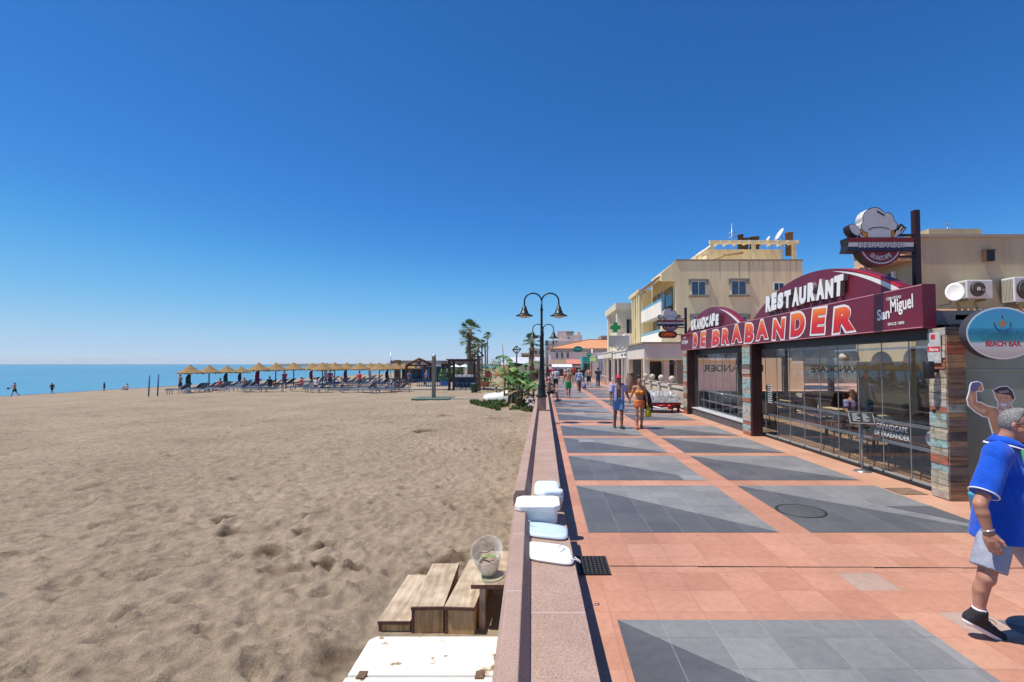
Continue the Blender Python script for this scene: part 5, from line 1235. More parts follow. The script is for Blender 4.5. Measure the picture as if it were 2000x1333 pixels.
b = B(); b.box(ax(1268), ax(1296), Y + .6, Y + .7, 1, AY(1280, 706, Y).z); w_ = b.build('window', DARKIN, root)
b = B(); b.box(ax(1268), ax(1296), Y + .05, Y + .2, AY(1280, 706, Y).z, zf); b.build('shop_sign_strip', PALE, w_)
b = B(); b.box(ax(1307), ax(1320), Y + .5, Y + .6, 0, zf); d_ = b.build('door', DARKIN, root); b = B(); b.box(ax(1308), ax(1319), Y + .1, Y + .2, zf - .35, zf - .2); b.build('door_sign', mat('blue_sign', (.08, .12, .25), .5, 0), d_)
for y in (Y - .35, 37.6): b = B(); b.box(X, X + .35, y, y + .35, 0, zf); b.build('column', PALE, root)
b = B(); b.box(ax(1322), ax(1334), Y - .05, Y - .01, .8, 2.3); b.build('roller_shutter', mat('olive_shutter', (.24, .22, .17), .6, .2, 20, stretch=(1, 1, 20)), root)
# arcade of shops along the promenade
def shop(label, y0, y1, x, zt_, wm, sm, posts, sign=None, depth=6):
    root = thing('shop_front', label, 'shop', (x + 2, (y0 + y1) / 2, 0), 'shops along the promenade')
    b = B(); b.box(x + 1.2, x + depth, y0, y1, 0, zt_); b.build('wall', wm, root)
    b = B(); b.box(x, x + 1.2, y0, y1, zt_ - .55, zt_); s = b.build('signboard', sm, root)
    b = B(); b.box(x - .05, x + 1.25, y0 - .05, y1 + .05, zt_ + .001, zt_ + .08); b.build('roof_edge', wm, root)
    b = B(); b.box(x + 1.12, x + 1.19, y0 + .4, y1 - .4, .1, zt_ - .7); b.build('shop_window', DARKIN, root)
    for i in range(posts):
        y = y0 + (y1 - y0) * (i + .02) / max(1, posts - 1) * .97; b = B(); b.box(x + .02, x + .16, y, y + .16, 0, zt_ - .55); b.build('post', wm, root)
    return root, s
s1, sb = shop('white shop with black script on its signboard next to the beige corner shop', 38.2, 45.5, 6.35, 3.1, WHT, WHT, 4)
b = B()
for i in range(2):
    pts = [(6.34, 40.6 - i * 1.5 - t * .9, 2.8 + .1 * math.sin(t * 14 + i) * (1 - t * .4)) for t in np.linspace(0, 1, 22)]; b.tube(pts, .022, 4)
b.build('script_lettering', SIDEB, sb)
shop('white shop with grey side pillar beyond the black script shop', 46.2, 52.5, 6.3, 3.2, WHT, PALE, 3)
s3, sb = shop('blue and white clothes shop with blue lettering before the turquoise kiosk', 53.4, 60, 6.5, 3.2, mat('blue_white', (.55, .58, .7), .7, .1, 3), mat('white_board', (.74, .75, .8), .6, .05), 4)
b = B(); b.box(6.5, 7.7, 53.2, 53.39, 2.5, 3.35); n_ = b.build('end_sign', mat('white_board', (.74, .75, .8), .6, .05), s3); b = B()
for (x, z, w) in ((6.75, 2.62, .25), (7.1, 2.62, .28), (6.9, 3.0, .3)): b.tube([(x, 53.18, z), (x + w * .5, 53.18, z + .2), (x + w, 53.18, z)], .03, 4)
b.build('blue_marks', mat('sign_blue', (.06, .1, .4), .5, 0), n_)
shop('cream shop with lime green awning strip beyond the clothes shop', 61, 69, 6.4, 3.0, PALE, mat('lime_board', (.4, .55, .2), .6, .1), 3)
TURQ = mat('turquoise_paint', (.02, .4, .36), .5, .1, 2)
root = thing('turquoise_kiosk', 'bright turquoise kiosk with square top sign at the far end of the shops', 'kiosk', (5.8, 74, 0))
p, q = AY(1138, 700, 74), AY(1157, 700, 74); b = B(); b.box(p.x, q.x, 74, 78, 0, AY(1140, 697, 74).z - .9); b.build('cabin', TURQ, root); b = B(); b.box(p.x - .05, q.x + .05, 73.8, 78, AY(1140, 708, 74).z, AY(1140, 697, 74).z); b.build('top_sign', TURQ, root)
b = B(); b.box(p.x + .2, p.x + .65, 73.9, 73.99, .9, 2); b.box(p.x + .85, p.x + 1.25, 73.9, 73.99, .2, 2); b.build('kiosk_opening', DARKIN, root)
GSG = mat('teal_oval', (.0, .2, .17), .4, .2, 5); 
for (px, py, rx, rz, y, l) in ((1129, 682.5, 9.5, 6, 70, 'teal oval hanging sign with pale script, the larger and higher one'), (1151, 693, 5, 4.5, 66, 'small dark green oval sign above the turquoise kiosk')):
    q = AY(px, py, y); rx_, rz_ = rx * y / FPX, rz * y / FPX; root = thing('oval_sign', l, 'sign', (q.x, y, q.z), 'oval hanging signs')
    b = B(); b.prism([(q.x + rx_ * math.cos(a), q.z + rz_ * math.sin(a)) for a in np.linspace(0, 6.283, 29)[:-1]], (0, y, 0), CAM_U, UP, (0, .15, 0)); b.build('board', GSG, root)
    b = B(); b.tube([(q.x - rx_ * .6 + t * rx_ * 1.2, y - .02, q.z + .06 * math.sin(t * 18)) for t in np.linspace(0, 1, 24)], .025, 4); b.build('script', mat('sign_cyan', (.25, .6, .55), .5, 0), root)
    b = B(); b.box(q.x + rx_, q.x + rx_ + 1.3, y + .03, y + .1, q.z - .05, q.z + .05); b.tube([(q.x + rx_ + 1.3, y + .06, 0), (q.x + rx_ + 1.3, y + .06, q.z)], .05, 6); b.build('bracket', STEEL, root)
# awnings, parasols of the far terrace
def awning(label, px0, px1, py0, py1, y, d, m):
    a, c = AY(px0, py0, y), AY(px1, py1, y); root = thing('awning', label, 'awning', ((a.x + c.x) / 2, y, c.z), 'awnings at the far end')
    b = B(); b.prism([(0, a.z), (0, a.z + .08), (-d, c.z + .08), (-d, c.z)], (a.x, y + d, 0), (0, 1, 0), UP, (c.x - a.x, 0, 0)); b.build('canvas', m, root)
    b = B(); b.box(a.x, c.x, y + .02, y + .05, c.z - .25, c.z); b.build('valance', m, root)
    for x in (a.x + .05, c.x - .1): b = B(); b.tube([(x, y + .1, 0), (x, y + .1, c.z)], .04, 5); b.build('post', STEEL, root)
awning('salmon red awning at the far end of the promenade', 1107, 1138, 703, 712, 80, 2.5, mat('salmon_canvas', (.55, .2, .15), .8, .1, 3)); awning('brown awning below the white house with green shutters', 1072, 1116, 704, 713, 88, 3, mat('brown_canvas', (.25, .16, .11), .8, .2, 3)); awning('pale blue and white awning in front of the brown one', 1078, 1118, 713, 718, 76, 1.6, mat('white_canvas', (.66, .7, .74), .8, .1, 3))
b = B(); p, q = AY(1090, 718, 84), AY(1140, 735, 84); b.box(p.x, q.x, 84, 84.3, 0, p.z); b.build('dark_shop_interior', DARKIN, None, label='dark open shop interior below the awnings at the far end', cat='shop')
# long white house with orange roof closing the view
root = thing('white_house', 'long white house with orange tiled hip roof and green shutters closing the promenade', 'house', (7, 97, 0))
Y = 95; a, c = AY(1074, 681, Y), AY(1200, 681, Y)
b = B(); b.box(a.x, c.x + 3, Y, Y + 8, 0, a.z); b.build('wall', WHT, root)
r0, r1 = AY(1149, 664, Y + 4), AY(1185, 664, Y + 4)
b = B(); E0 = (a.x - .5, Y - .6, a.z); E1 = (c.x + 3.5, Y - .6, a.z); E2 = (c.x + 3.5, Y + 9, a.z); E3 = (a.x - .5, Y + 9, a.z)
b.add([E0, E1, E2, E3, tuple(r0), tuple(r1)], [(0, 1, 5, 4), (1, 2, 5), (2, 3, 4, 5), (3, 0, 4), (3, 2, 1, 0)]); rf = b.build('roof', mat('orange_tiles', (.55, .22, .1), .8, .3, 3, col2=(.62, .3, .16)), root)
b = B(); b.tube([E0, tuple(r0), tuple(r1)], .12, 5); b.build('ridge_tiles', mat('ridge_dark', (.3, .14, .08), .8, .2), rf)
for px in (1086, 1096, 1107): p, q = AY(px, 689, Y), AY(px + 4, 700, Y); b = B(); b.box(p.x, q.x, Y - .06, Y - .005, q.z, p.z); b.build('green_shutter', mat('shutter_green', (.12, .2, .15), .6, .1), root)
b = B(); b.box(a.x, c.x + 3, Y - .1, Y - .01, AY(1100, 688, Y).z, a.z); b.build('eaves_shade', mat('eaves_shade_grey', (.4, .44, .42), .7, .1, 2), root)  # grey strip along the wall top; the shade of the eaves is painted
# far lilac-white buildings up the hill
root = thing('hillside_building', 'pale pink stepped apartment building on the hill behind the orange roof', 'building', (7, 200, 0))
def fb(px0, px1, py, Y0, d=8, nm='block', m=LILAC): p, q = AY(px0, py, Y0), AY(px1, py, Y0); b = B(); b.box(p.x, q.x, Y0, Y0 + d, -1, p.z); return b.build(nm, m, root)
bk = [fb(1064, 1132, 666, 200), fb(1088, 1121, 647, 203), fb(1096, 1137, 655, 202), fb(1127, 1134, 649, 204)]
for (px, py, w, h) in ((1066, 665, 4, 9), (1079, 665, 3, 9), (1085, 665, 2.5, 4)): p, q = AY(px, py, 199.9), AY(px + w, py + h, 199.9); b = B(); b.box(p.x, q.x, 199.85, 199.99, q.z, p.z); b.build('window', PANE, root)
for (px, py, w, h, yy) in ((1106, 649, 14, 3, 202.9), (1106, 653.5, 12, 2, 201.9), (1108, 659, 5, 3, 201.9)): p, q = AY(px, py, yy), AY(px + w, py + h, yy); b = B(); b.box(p.x, q.x, yy - .06, yy - .01, q.z, p.z); b.build('balcony_shade', mat('far_shade', (.2, .16, .17), .8, .1), root)  # flat dark panels; the shade inside the balconies is painted on
for (l, px0, px1, py, Y0, m, nm) in (('small ochre house on the hillside left of the lamp post', 1018, 1034, 690, 150, render_mat('ochre_render', (.45, .3, .18), (.52, .36, .22), .2), 'hillside_house'), ('peach coloured house on the hillside just left of the lamp post', 1034, 1060, 681, 145, render_mat('peach_render', (.62, .42, .32), (.68, .48, .38), .2), 'hillside_house'), ('ruined brown building edge behind the grey hoarding', 1174, 1200, 656, 110, render_mat('brown_render', (.35, .27, .22), (.42, .33, .27), .3), 'hillside_house')):
    root = thing(nm, l, 'house', (0, Y0, 0)); p, q = AY(px0, py, Y0), AY(px1, py, Y0); root.location.x = p.x
    b = B(); b.box(p.x, q.x, Y0, Y0 + 6, -1, p.z); b.build('wall', m, root)
    for i in range(3): x = p.x + (q.x - p.x) * (.15 + .28 * i); b = B(); b.box(x, x + .5, Y0 - .05, Y0 - .01, p.z - 1.6, p.z - .6); b.build('window', PANE, root)
root = thing('beach_hall', 'low grey white building with pale pitched roof behind the banana plants', 'building', (-3, 72, 0))
p, q = AY(985, 713, 72), AY(1060, 713, 72); zt_ = AY(1000, 698, 76).z
b = B(); b.box(p.x, q.x, 72, 82, -1, p.z); b.build('wall', WHT, root)
b = B(); b.prism([(-.5, p.z), (5, zt_), (10.5, p.z), (10.5, p.z - .1), (-.5, p.z - .1)], (p.x - .5, 72, 0), (0, 1, 0), UP, (q.x - p.x + .5, 0, 0)); b.build('roof', mat('pale_roof', (.5, .5, .55), .7, .15, 2), root)
b = B(); b.box(AY(1042, 715, 71.9).x, AY(1060, 715, 71.9).x, 71.2, 71.95, -.3, AY(1050, 705, 71.9).z); b.build('porch', PALE, root)

# balustrade with ball finials
root = thing('balustrade', 'cream balustrade with ball topped piers in front of the beige corner shop', 'balustrade', (6.4, 28, 0))
STN = render_mat('cream_stone', (.52, .45, .35), (.6, .53, .42), .3); yy = [22.4, 24.9, 27.2, 29.4, 31.3]
for i, y in enumerate(yy):
    if i == 0: continue
    b = B(); b.box(6.25, 6.6, y - .17, y + .17, 0, 1.06); b.box(6.2, 6.65, y - .22, y + .22, 1.062, 1.13); pr_ = b.build('pier', STN, root, bevel=.01)
    b = B(); b.lathe([(.1, 1.131), (.07, 1.17), (.09, 1.19)], (6.42, y, 0), 12); b.ball((6.42, y, 1.33), .165, 14); b.build('ball_finial', STN, pr_)
for a, c in zip(yy[:-1], yy[1:]):
    b = B(); b.box(6.33, 6.5, a + .18, c - .18, .92, 1.03); b.box(6.33, 6.5, a + .18, c - .18, .08, .2); n = int((c - a - .4) / .16)
    for k in range(n + 1):
        y = a + .26 + k * .16; b.lathe([(.04, .2), (.055, .3), (.03, .5), (.055, .72), (.035, .92)], (6.415, y, 0), 6)
    b.build('baluster_panel', STN, root)
for (px, y, h) in ((1222.5, 44, .75), (1229, 41, .75), (1166, 58, .7), (1170, 60, .8), (1178, 52, .8), (1186, 50, .8), (1192, 48.5, .8)):
    x = min(6.1, AY(px, 760, y).x); b = B(); b.lathe([(.075, 0), (.075, h), (.09, h + .01), (.05, h + .09), (.0001, h + .1)], (x, y, 0), 10)
    b.build('bollard', WHITE, None, label='short white bollard in the line of bollards before the promenade shops', cat='bollard', group='white bollards by the shops')
b = B(); q = AY(1231, 745, 36); b.lathe([(.3, 0), (.34, .6), (.3, 1.1), (.2, 1.35), (.25, 1.45), (.001, 1.5)], (q.x, 36, 0), 14); b.build('brown_pillar', mat('brown_stone', (.25, .16, .12), .7, .2, 5), None, label='squat brown pillar behind the walking couple beside the white posts', cat='pillar')
# display wagon under a crumpled clear sheet
root = thing('covered_cart', 'low vending cart with red frame covered by crumpled grey plastic sheet', 'cart', (5.2, 21.6, 0))
p, q = AY(1266, 800, 21.4), AY(1329, 800, 21.4)
b = B(); nn = 26; vs = []
for i in range(nn):
    for j in range(14):
        u, v = i / (nn - 1), j / 13; e = min(u, 1 - u, v * 1.2, (1 - v) * 1.2); h = .44 + .42 * min(1, e * 5) ** .5 + (.12 * noise.noise((u * 6, v * 4, 3)) + .07 * noise.noise((u * 15, v * 11, 1))) * min(1, e * 8)
        vs.append((p.x + (q.x - p.x) * u, 21.2 + 1.3 * v, h))
b.add(vs, [(i * 14 + j, (i + 1) * 14 + j, (i + 1) * 14 + j + 1, i * 14 + j + 1) for i in range(nn - 1) for j in range(13)], 0, False)
b.build('plastic_sheet', mat('crumpled_plastic', (.4, .39, .38), .18, .35, 8, spec=.8), root)
b = B(); b.box(p.x + .04, q.x - .04, 21.25, 22.4, .2, .43); b.build('dark_goods', mat('dark_goods', (.03, .03, .035), .7, .4, 9), root)
RFR = mat('red_frame', (.3, .01, .015), .4, .1)
b = B(); b.box(p.x, q.x, 21.18, 21.23, .34, .4); b.build('red_rail', RFR, root); b = B(); b.tube([(p.x + .3, 21.15, .3), (p.x + 1.1, 21.15, .33)], .04, 6); b.ball((p.x + .85, 21.1, .27), .11, 10); b.build('red_fitting', RFR, root)
for x in (p.x + .12, q.x - .12):
    for y in (21.3, 22.35): b = B(); b.lathe([(.001, -.03), (.12, -.03), (.14, 0), (.12, .03), (.001, .03)], (0, 0, 0), 12, 0, True, Matrix.Translation((x, y, .14)) @ Matrix.Rotation(R(90), 4, 'Y')); b.build('wheel', BLK, root)
b = B(); b.tube([(p.x + .15, 21.1, .28), (p.x + .5, 21.08, .2), (p.x + .9, 21.1, .24)], .03, 5); b.build('white_rope', WHITE, root)
# ================================================================== THE BEACH
STRAW = mat('straw_thatch', (.2, .118, .046), .9, .35, 14, col2=(.37, .235, .1), stretch=(1, 1, 3)); BLUEP = mat('blue_post', (.03, .12, .26), .5, .15, 6); SEAB = mat('blue_grey_mattress', (.06, .1, .18), .7, .25, 5); FRW = mat('pale_frame', (.5, .53, .56), .5, .1)
def fringe(b, c, r0, z0, n, seed, l=.16):
    r = random.Random(seed)
    for i in range(n):
        a = 2 * math.pi * i / n + r.uniform(-.05, .05); w = .09; rr = r0 * r.uniform(.95, 1.02); ll = l * r.uniform(.5, 1.3)
        p = Vector((c[0] + rr * math.cos(a - w), c[1] + rr * math.sin(a - w), z0)); q = Vector((c[0] + rr * math.cos(a + w), c[1] + rr * math.sin(a + w), z0)); t = Vector((c[0] + (rr + .05) * math.cos(a), c[1] + (rr + .05) * math.sin(a), z0 - ll))
        b.add([p, q, t], [(0, 1, 2)])
def parasol(label, loc, seed, R0=1.05, H=2.55):
    root = thing('thatched_parasol', label, 'parasol', loc, 'thatched parasols on the beach'); x, y, z = loc
    b = B(); b.tube([(x, y, z - .3), (x, y, z + H - .2)], .055, 8); b.build('pole', BLUEP, root)
    rr = random.Random(seed); b = B(); n = 28; prof = [(.04, H), (.1, H - .02), (.16, H - .1), (.45, H - .32), (.78, H - .53), (R0, H - .7), (R0 - .03, H - .76), (.3, H - .3)]
    vs = []
    for (r, h) in prof:
        for j in range(n):
            a = 2 * math.pi * j / n; k = 1 + .05 * rr.uniform(-1, 1); vs.append((x + r * k * math.cos(a), y + r * k * math.sin(a), z + h + .02 * rr.uniform(-1, 1)))
    b.add(vs, [(i * n + j, i * n + (j + 1) % n, (i + 1) * n + (j + 1) % n, (i + 1) * n + j) for i in range(len(prof) - 1) for j in range(n)], 0, False)
    fringe(b, (x, y), R0, z + H - .69, 46, seed); fringe(b, (x, y), .78, z + H - .54, 36, seed + 1, .12); fringe(b, (x, y), .5, z + H - .31, 24, seed + 2, .1)
    b.build('thatch', STRAW, root, recalc=False)
    b = B()
    for j in range(8): a = j * math.pi / 4; b.tube([(x, y, z + H - .35), (x + R0 * .93 * math.cos(a), y + R0 * .93 * math.sin(a), z + H - .72)], .014, 4)
    b.build('ribs', BLUEP, root)
    return root
PAR = sorted([(372, 52), (409, 48), (444, 44), (471, 38), (506, 50), (539, 47), (574, 45), (610, 40), (630, 49), (638, 38), (654, 46), (677, 42), (703, 44), (724, 36), (741, 46), (758, 42), (774, 40), (790, 37), (809, 36)])
spots = []
for i, (px, w) in enumerate(PAR):
    Y = 2.44 * FPX / w; x = ray(px, 711).x / ray(px, 711).y * Y; z = sand_z(x, Y) - .02
    parasol('thatched straw parasol on a blue pole, %s from the left' % ordinal(i), (x, Y, z), 40 + i); spots.append((x, Y, z))
def lounger():
    root = thing('sun_lounger', '', 'sun lounger', (0, 0, 0), 'sun loungers under the parasols')
    b = B(); b.box(-1.0, .95, -.31, -.27, .27, .33); b.box(-1.0, .95, .27, .31, .27, .33); b.box(-1.0, -.95, -.31, .31, .271, .329); b.build('frame', FRW, root)
    b = B(); b.box(-.98, .3, -.28, .28, .331, .4); b.build('mattress', SEAB, root, bevel=.02)
    M = Matrix.Translation((.31, 0, .36)) @ Matrix.Rotation(R(-38), 4, 'Y'); b = B(); b.box(0, .75, -.28, .28, -.03, .04, 0, M); b.build('backrest', SEAB, root, bevel=.02)
    for x in (-.85, .8):
        for y in (-.27, .27): b = B(); b.box(x - .025, x + .025, y - .025, y + .025, -.12, .272); b.build('leg', FRW, root)
    return root
lp = []; rl = random.Random(12)
for (x, Y, z) in spots:
    for (dx, dy) in ((-.3, -.95), (-.2, .85)): lp.append((x + dx + rl.uniform(-.25, .25), Y + dy + rl.uniform(-.2, .2)))
for px, Y in ((350, 44.5), (388, 43.5), (428, 44.5), (470, 42.6), (500, 42.0), (532, 42.3), (620, 42), (645, 42.4), (690, 42.2), (715, 42), (762, 42.4), (780, 43), (745, 41.6), (590, 44)): lp.append((ray(px, 711).x / ray(px, 711).y * Y, Y))
lp += [(x - .3 + rl.uniform(-.3, .3), Y + 3.1 + rl.uniform(-.4, .4)) for (x, Y, z) in spots if x > -38]
lp.sort(key=lambda p: p[0] / p[1]); proto = lounger()
for i, (x, Y) in enumerate(lp):
    o = proto if i == 0 else copy_tree(proto); o.location = (x, Y, sand_z(x, Y) + .05); o.rotation_euler.z = rl.uniform(-.25, .35); o['label'] = 'blue grey beach lounger on the sand, %s from the left' % ordinal(i)
TOWEL = [mat('towel_green', (.01, .06, .04), .9, .1), mat('towel_wine', (.2, .02, .06), .9, .1), mat('towel_navy', (.02, .03, .09), .9, .1), mat('towel_white', (.65, .63, .6), .9, .05), mat('towel_red', (.4, .03, .03), .9, .1)]
for i, (k, m, nm) in enumerate(((0, 0, 'dark green'), (2, 0, 'dark green'), (3, 2, 'navy'), (4, 1, 'wine red'), (7, 4, 'red'), (9, 3, 'white'), (11, 1, 'wine red'), (13, 3, 'white'), (15, 2, 'navy'), (17, 0, 'dark green'))):
    x, Y, z = spots[k]; b = B(); b.tube([(x - .06, Y - .12, z + 1.75), (x - .1, Y - .16, z + 1.4), (x - .05, Y - .14, z + .9), (x + .02, Y - .12, z + .55)], [.05, .17, .22, .09], 8)
    b.build('hanging_towel', TOWEL[m], None, label='%s towel hung beneath the %s thatched parasol from the left' % (nm, ordinal(k)), cat='towel', group='towels hung under the parasols')
for px, y0, y1, l in ((290.5, 733, 772, 'left of the pair of plain blue posts standing in the open sand'), (308, 731, 770, 'right of the pair of plain blue posts standing in the open sand')):
    Y = 40; x = AY(px, 750, Y).x; b = B(); b.tube([(x, Y, sand_z(x, Y) - .5), (x + .05, Y, AY(px, y0, Y).z)], .05, 8); b.build('beach_post', BLUEP, None, label=l, cat='post')
# shower post
Y = 34; x = AY(847, 780, Y).x; z = sand_z(x, Y) + .03
root = thing('beach_shower', 'thick grey wooden shower post with silver cap on a green platform', 'beach shower', (x, Y, z)); zt_ = AY(847, 694, Y).z
b = B(); b.box(x - .12, x + .12, Y - .12, Y + .12, z, zt_ - .12); b.build('post', mat('grey_timber', (.22, .19, .15), .85, .25, 5, stretch=(6, 6, .8)), root, bevel=.02)
b = B(); b.lathe([(.15, zt_ - .12), (.16, zt_ - .02), (.1, zt_ + .06), (.001, zt_ + .08)], (x, Y, 0), 14); b.build('cap', mat('silver_cap', (.7, .7, .7), .2, .05, metal=.7), root)
b = B(); b.box(x - 1.25, x + 1.25, Y - 1.1, Y + 1.1, z - .12, z + .06); b.build('platform', mat('green_platform', (.1, .15, .12), .7, .2, 3), root, bevel=.02)
b = B(); b.box(x + 1.27, x + 3.0, Y - .5, Y - .1, z - .1, z + .05); b.box(x + 3.0, x + 7, Y + 3.5, Y + 4, z, z + .12); b.build('beach_path', mat('pale_concrete', (.5, .44, .36), .85, .15, 4), None, kind='structure')
b = B(); b.box(x - 12, x + 4.5, 44.9, 46.4, -.4, sand_z(-8, 45) + .16); b.build('boardwalk', mat('pale_concrete', (.5, .44, .36), .85, .15, 4), None, kind='structure')

# beach restaurant of posts and canopies behind the parasols
BRN = mat('red_brown_timber', (.1, .035, .025), .6, .2, 4)
root = thing('beach_pavilion', 'beach restaurant with red brown gable frame, flat roof and blue railings', 'pavilion', (-14, 58, -.3))
def P58(px, py, Y=58): return AY(px, py, Y)
zb = -.4
a, c, t = P58(794, 714), P58(846, 714), P58(819, 701)
b = B(); b.tube([a, t, c], .16, 5); b.tube([a, c], .1, 5); b.tube([(t.x, 58, t.z), (t.x, 58, a.z)], .08, 5); b.lathe([(.001, 0), (.25, 0), (.25, .06), (.001, .06)], (0, 0, 0), 14, 0, True, Matrix.Translation((t.x, 57.8, (t.z + a.z) / 2)) @ Matrix.Rotation(R(90), 4, 'X')); b.build('gable_frame', BRN, root)
for p in (a, c, P58(830, 714)): b = B(); b.box(p.x - .12, p.x + .12, 57.9, 58.15, zb, p.z); b.build('post', BRN, root)
b = B(); p, q = AY(779, 705, 70), AY(905, 711, 70); b.box(p.x, q.x, 66, 78, q.z, p.z); b.build('flat_roof', mat('brown_flat_roof', (.28, .22, .19), .8, .15, 2), root)
b = B(); p, q = AY(800, 711, 68), AY(868, 716, 68); b.box(p.x, q.x, 65.5, 65.9, q.z, p.z - .03); b.build('white_canopy', mat('white_canvas2', (.7, .72, .72), .8, .05), root)
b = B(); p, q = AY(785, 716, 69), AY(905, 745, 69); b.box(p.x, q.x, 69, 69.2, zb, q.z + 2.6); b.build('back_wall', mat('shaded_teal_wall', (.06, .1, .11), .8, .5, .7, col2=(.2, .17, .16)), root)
for px in (812, 826, 838, 852, 862, 870): p = AY(px, 716, 65); b = B(); b.box(p.x - .08, p.x + .08, 64.9, 65.1, zb, p.z); b.build('blue_post', BLUEP, root)
b = B(); p, q = AY(770, 703.5, 60), AY(780, 720, 60); b.box(p.x, q.x, 60, 60.6, zb, p.z); b.build('straw_column', STRAW, root)
b = B(); p, q = AY(815, 744.5, 50), AY(872, 745.5, 50); b.box(p.x, q.x, 49.97, 50.03, p.z - .06, p.z)
for i in range(14): xx = p.x + (q.x - p.x) * i / 13; b.tube([(xx, 50, zb), (xx, 50, p.z)], .03, 4)
b.box(p.x, q.x, 49.98, 50.02, p.z - .5, p.z - .44); b.build('railing', BLUEP, root)
p = AY(763.5, 690, 66); b = B(); b.tube([(p.x, 66, zb), (p.x, 66, p.z)], .05, 5); b.build('flag_pole', STEEL, None, label='thin bare flag pole behind the parasols', cat='flag pole')
p, q = AY(860, 745, 44), AY(874, 753, 44); b = B(); b.box(p.x, q.x, 44, 44.7, q.z, p.z); b.box(p.x + .1, q.x + .05, 44.05, 44.65, p.z + .001, p.z + .22, 1); b.build('storage_crate', [mat('crate_blue', (.03, .12, .38), .6, .1), mat('crate_green', (.02, .1, .06), .8, .2)], None, label='blue crate covered by a dark green tarpaulin beside the pergola', cat='crate')
root = thing('beach_pergola', 'dark open pergola over a white bar counter with dark blue stools beneath', 'pergola', (AY(905, 755, 45).x, 45, zb))
for px in (878, 886.5, 927): p = AY(px, 706, 45); b = B(); b.box(p.x - .1, p.x + .1, 44.9, 45.1, zb, p.z); b.build('post', mat('dark_timber', (.04, .03, .025), .7, .2, 4), root)
p, q = AY(875, 703.5, 45), AY(931, 706.5, 45); b = B(); b.box(p.x, q.x, 44.85, 45.15, q.z, p.z)
for i in range(7): xx = p.x + (q.x - p.x) * i / 6; b.box(xx - .05, xx + .05, 44.3, 48, p.z + .001, p.z + .09)
b.build('beam', mat('dark_timber', (.04, .03, .025), .7, .2, 4), root)
p, q = AY(886, 733, 46), AY(931, 737, 46); b = B(); b.box(p.x, q.x, 46, 47, q.z, p.z); b.build('counter_top', WHITE, root); b = B(); b.box(p.x + .1, q.x - .1, 46.2, 46.9, zb, q.z - .003); b.build('counter', mat('navy_counter', (.02, .03, .05), .7, .6, 2, col2=(.03, .07, .12)), root)
for i in range(7): xx = p.x + .2 + (q.x - p.x - .4) * i / 6; b = B(); b.box(xx - .1, xx + .1, 45.6, 45.8, zb + .7, zb + .76); b.tube([(xx - .1, 45.7, zb + .7), (xx - .14, 45.7, zb)], .025, 4); b.tube([(xx + .1, 45.7, zb + .7), (xx + .14, 45.7, zb)], .025, 4); b.build('stool', BLUEP, root)
for (px, Y, l) in ((890, 56, 'white square parasol left of the palm trunk'), (907, 57, 'white square parasol just left of the tall palm trunk')):
    p = AY(px, 712, Y); root = thing('white_parasol', l, 'parasol', (p.x, Y, zb), 'white parasols of the beach restaurant'); b = B(); s = .62; b.add([(p.x - s, Y - s, p.z - .28), (p.x + s, Y - s, p.z - .28), (p.x + s, Y + s, p.z - .28), (p.x - s, Y + s, p.z - .28), (p.x, Y, p.z)], [(0, 1, 4), (1, 2, 4), (2, 3, 4), (3, 0, 4), (3, 2, 1, 0)]); b.build('canopy', WHITE, root); b = B(); b.tube([(p.x, Y, zb), (p.x, Y, p.z)], .04, 5); b.build('pole', STEEL, root)
# timber gate post with little gable, lantern post, thatch shelter, dark shelter, round sign
root = thing('timber_tower', 'brown timber post with small open triangular roof at the terrace entrance', 'post', (AY(934.5, 757, 43).x, 43, zb)); x = root.location.x
b = B(); b.box(x - .16, x + .16, 42.8, 43.2, zb, AY(934, 697, 43).z); b.build('post', mat('mottled_timber', (.12, .07, .05), .8, .5, 5), root)
a, t, c = AY(922.5, 696, 43), AY(934, 684.5, 43), AY(945, 696, 43); b = B(); b.tube([a, t, c], .07, 5); b.tube([(a.x + .1, 43, a.z - .02), (c.x - .1, 43, c.z - .02)], .05, 5); b.tube([(x - .05, 43, a.z), (x - .05, 43, t.z)], .04, 4); b.build('small_gable', mat('dark_timber', (.04, .03, .025), .7, .2, 4), root)
root = thing('lantern_post', 'dark slim post topped by a diamond shaped lantern frame', 'post', (AY(1009, 740, 38).x, 38, zb)); x = root.location.x
b = B(); b.tube([(x, 38, zb), (x, 38, AY(1009, 676, 38).z)], .05, 6); b.build('pole', BLK, root); a, t, c, d = AY(1001.5, 684, 38), AY(1009, 676, 38), AY(1017.5, 682, 38), AY(1009, 692, 38); b = B(); b.tube([a, t, c, d, a], .05, 4); b.tube([a, c], .04, 4); b.build('lantern_frame', BLK, root)
root = thing('thatch_shelter', 'straw roofed beach shelter half hidden behind the banana plants', 'shelter', (AY(985, 735, 44).x, 44, zb)); x = root.location.x; p = AY(985, 713, 44)
b = B(); b.lathe([(.001, p.z), (.3, p.z - .15), (1.0, p.z - .9), (.95, p.z - 1.0), (.001, p.z - .5)], (x, 44, 0), 20); fringe(b, (x, 44), 1.0, p.z - .88, 40, 5); b.build('thatch', STRAW, root, recalc=False); b = B(); b.tube([(x, 44, zb), (x, 44, p.z - .3)], .07, 6); b.build('pole', BRN, root)
root = thing('dark_shelter', 'dark roofed timber shelter between the banana plants and the street lamp', 'shelter', (AY(1010, 740, 50).x, 50, zb)); p, q = AY(992, 711, 50), AY(1030, 714, 50)
b = B(); b.prism([(p.x, q.z), (p.x + .6, p.z + .12), (q.x - .5, p.z), (q.x, q.z), (q.x, q.z - .12), (p.x, q.z - .12)], (0, 50, 0), CAM_U, UP, (0, 3, 0)); b.build('roof', mat('dark_timber', (.04, .03, .025), .7, .2, 4), root)
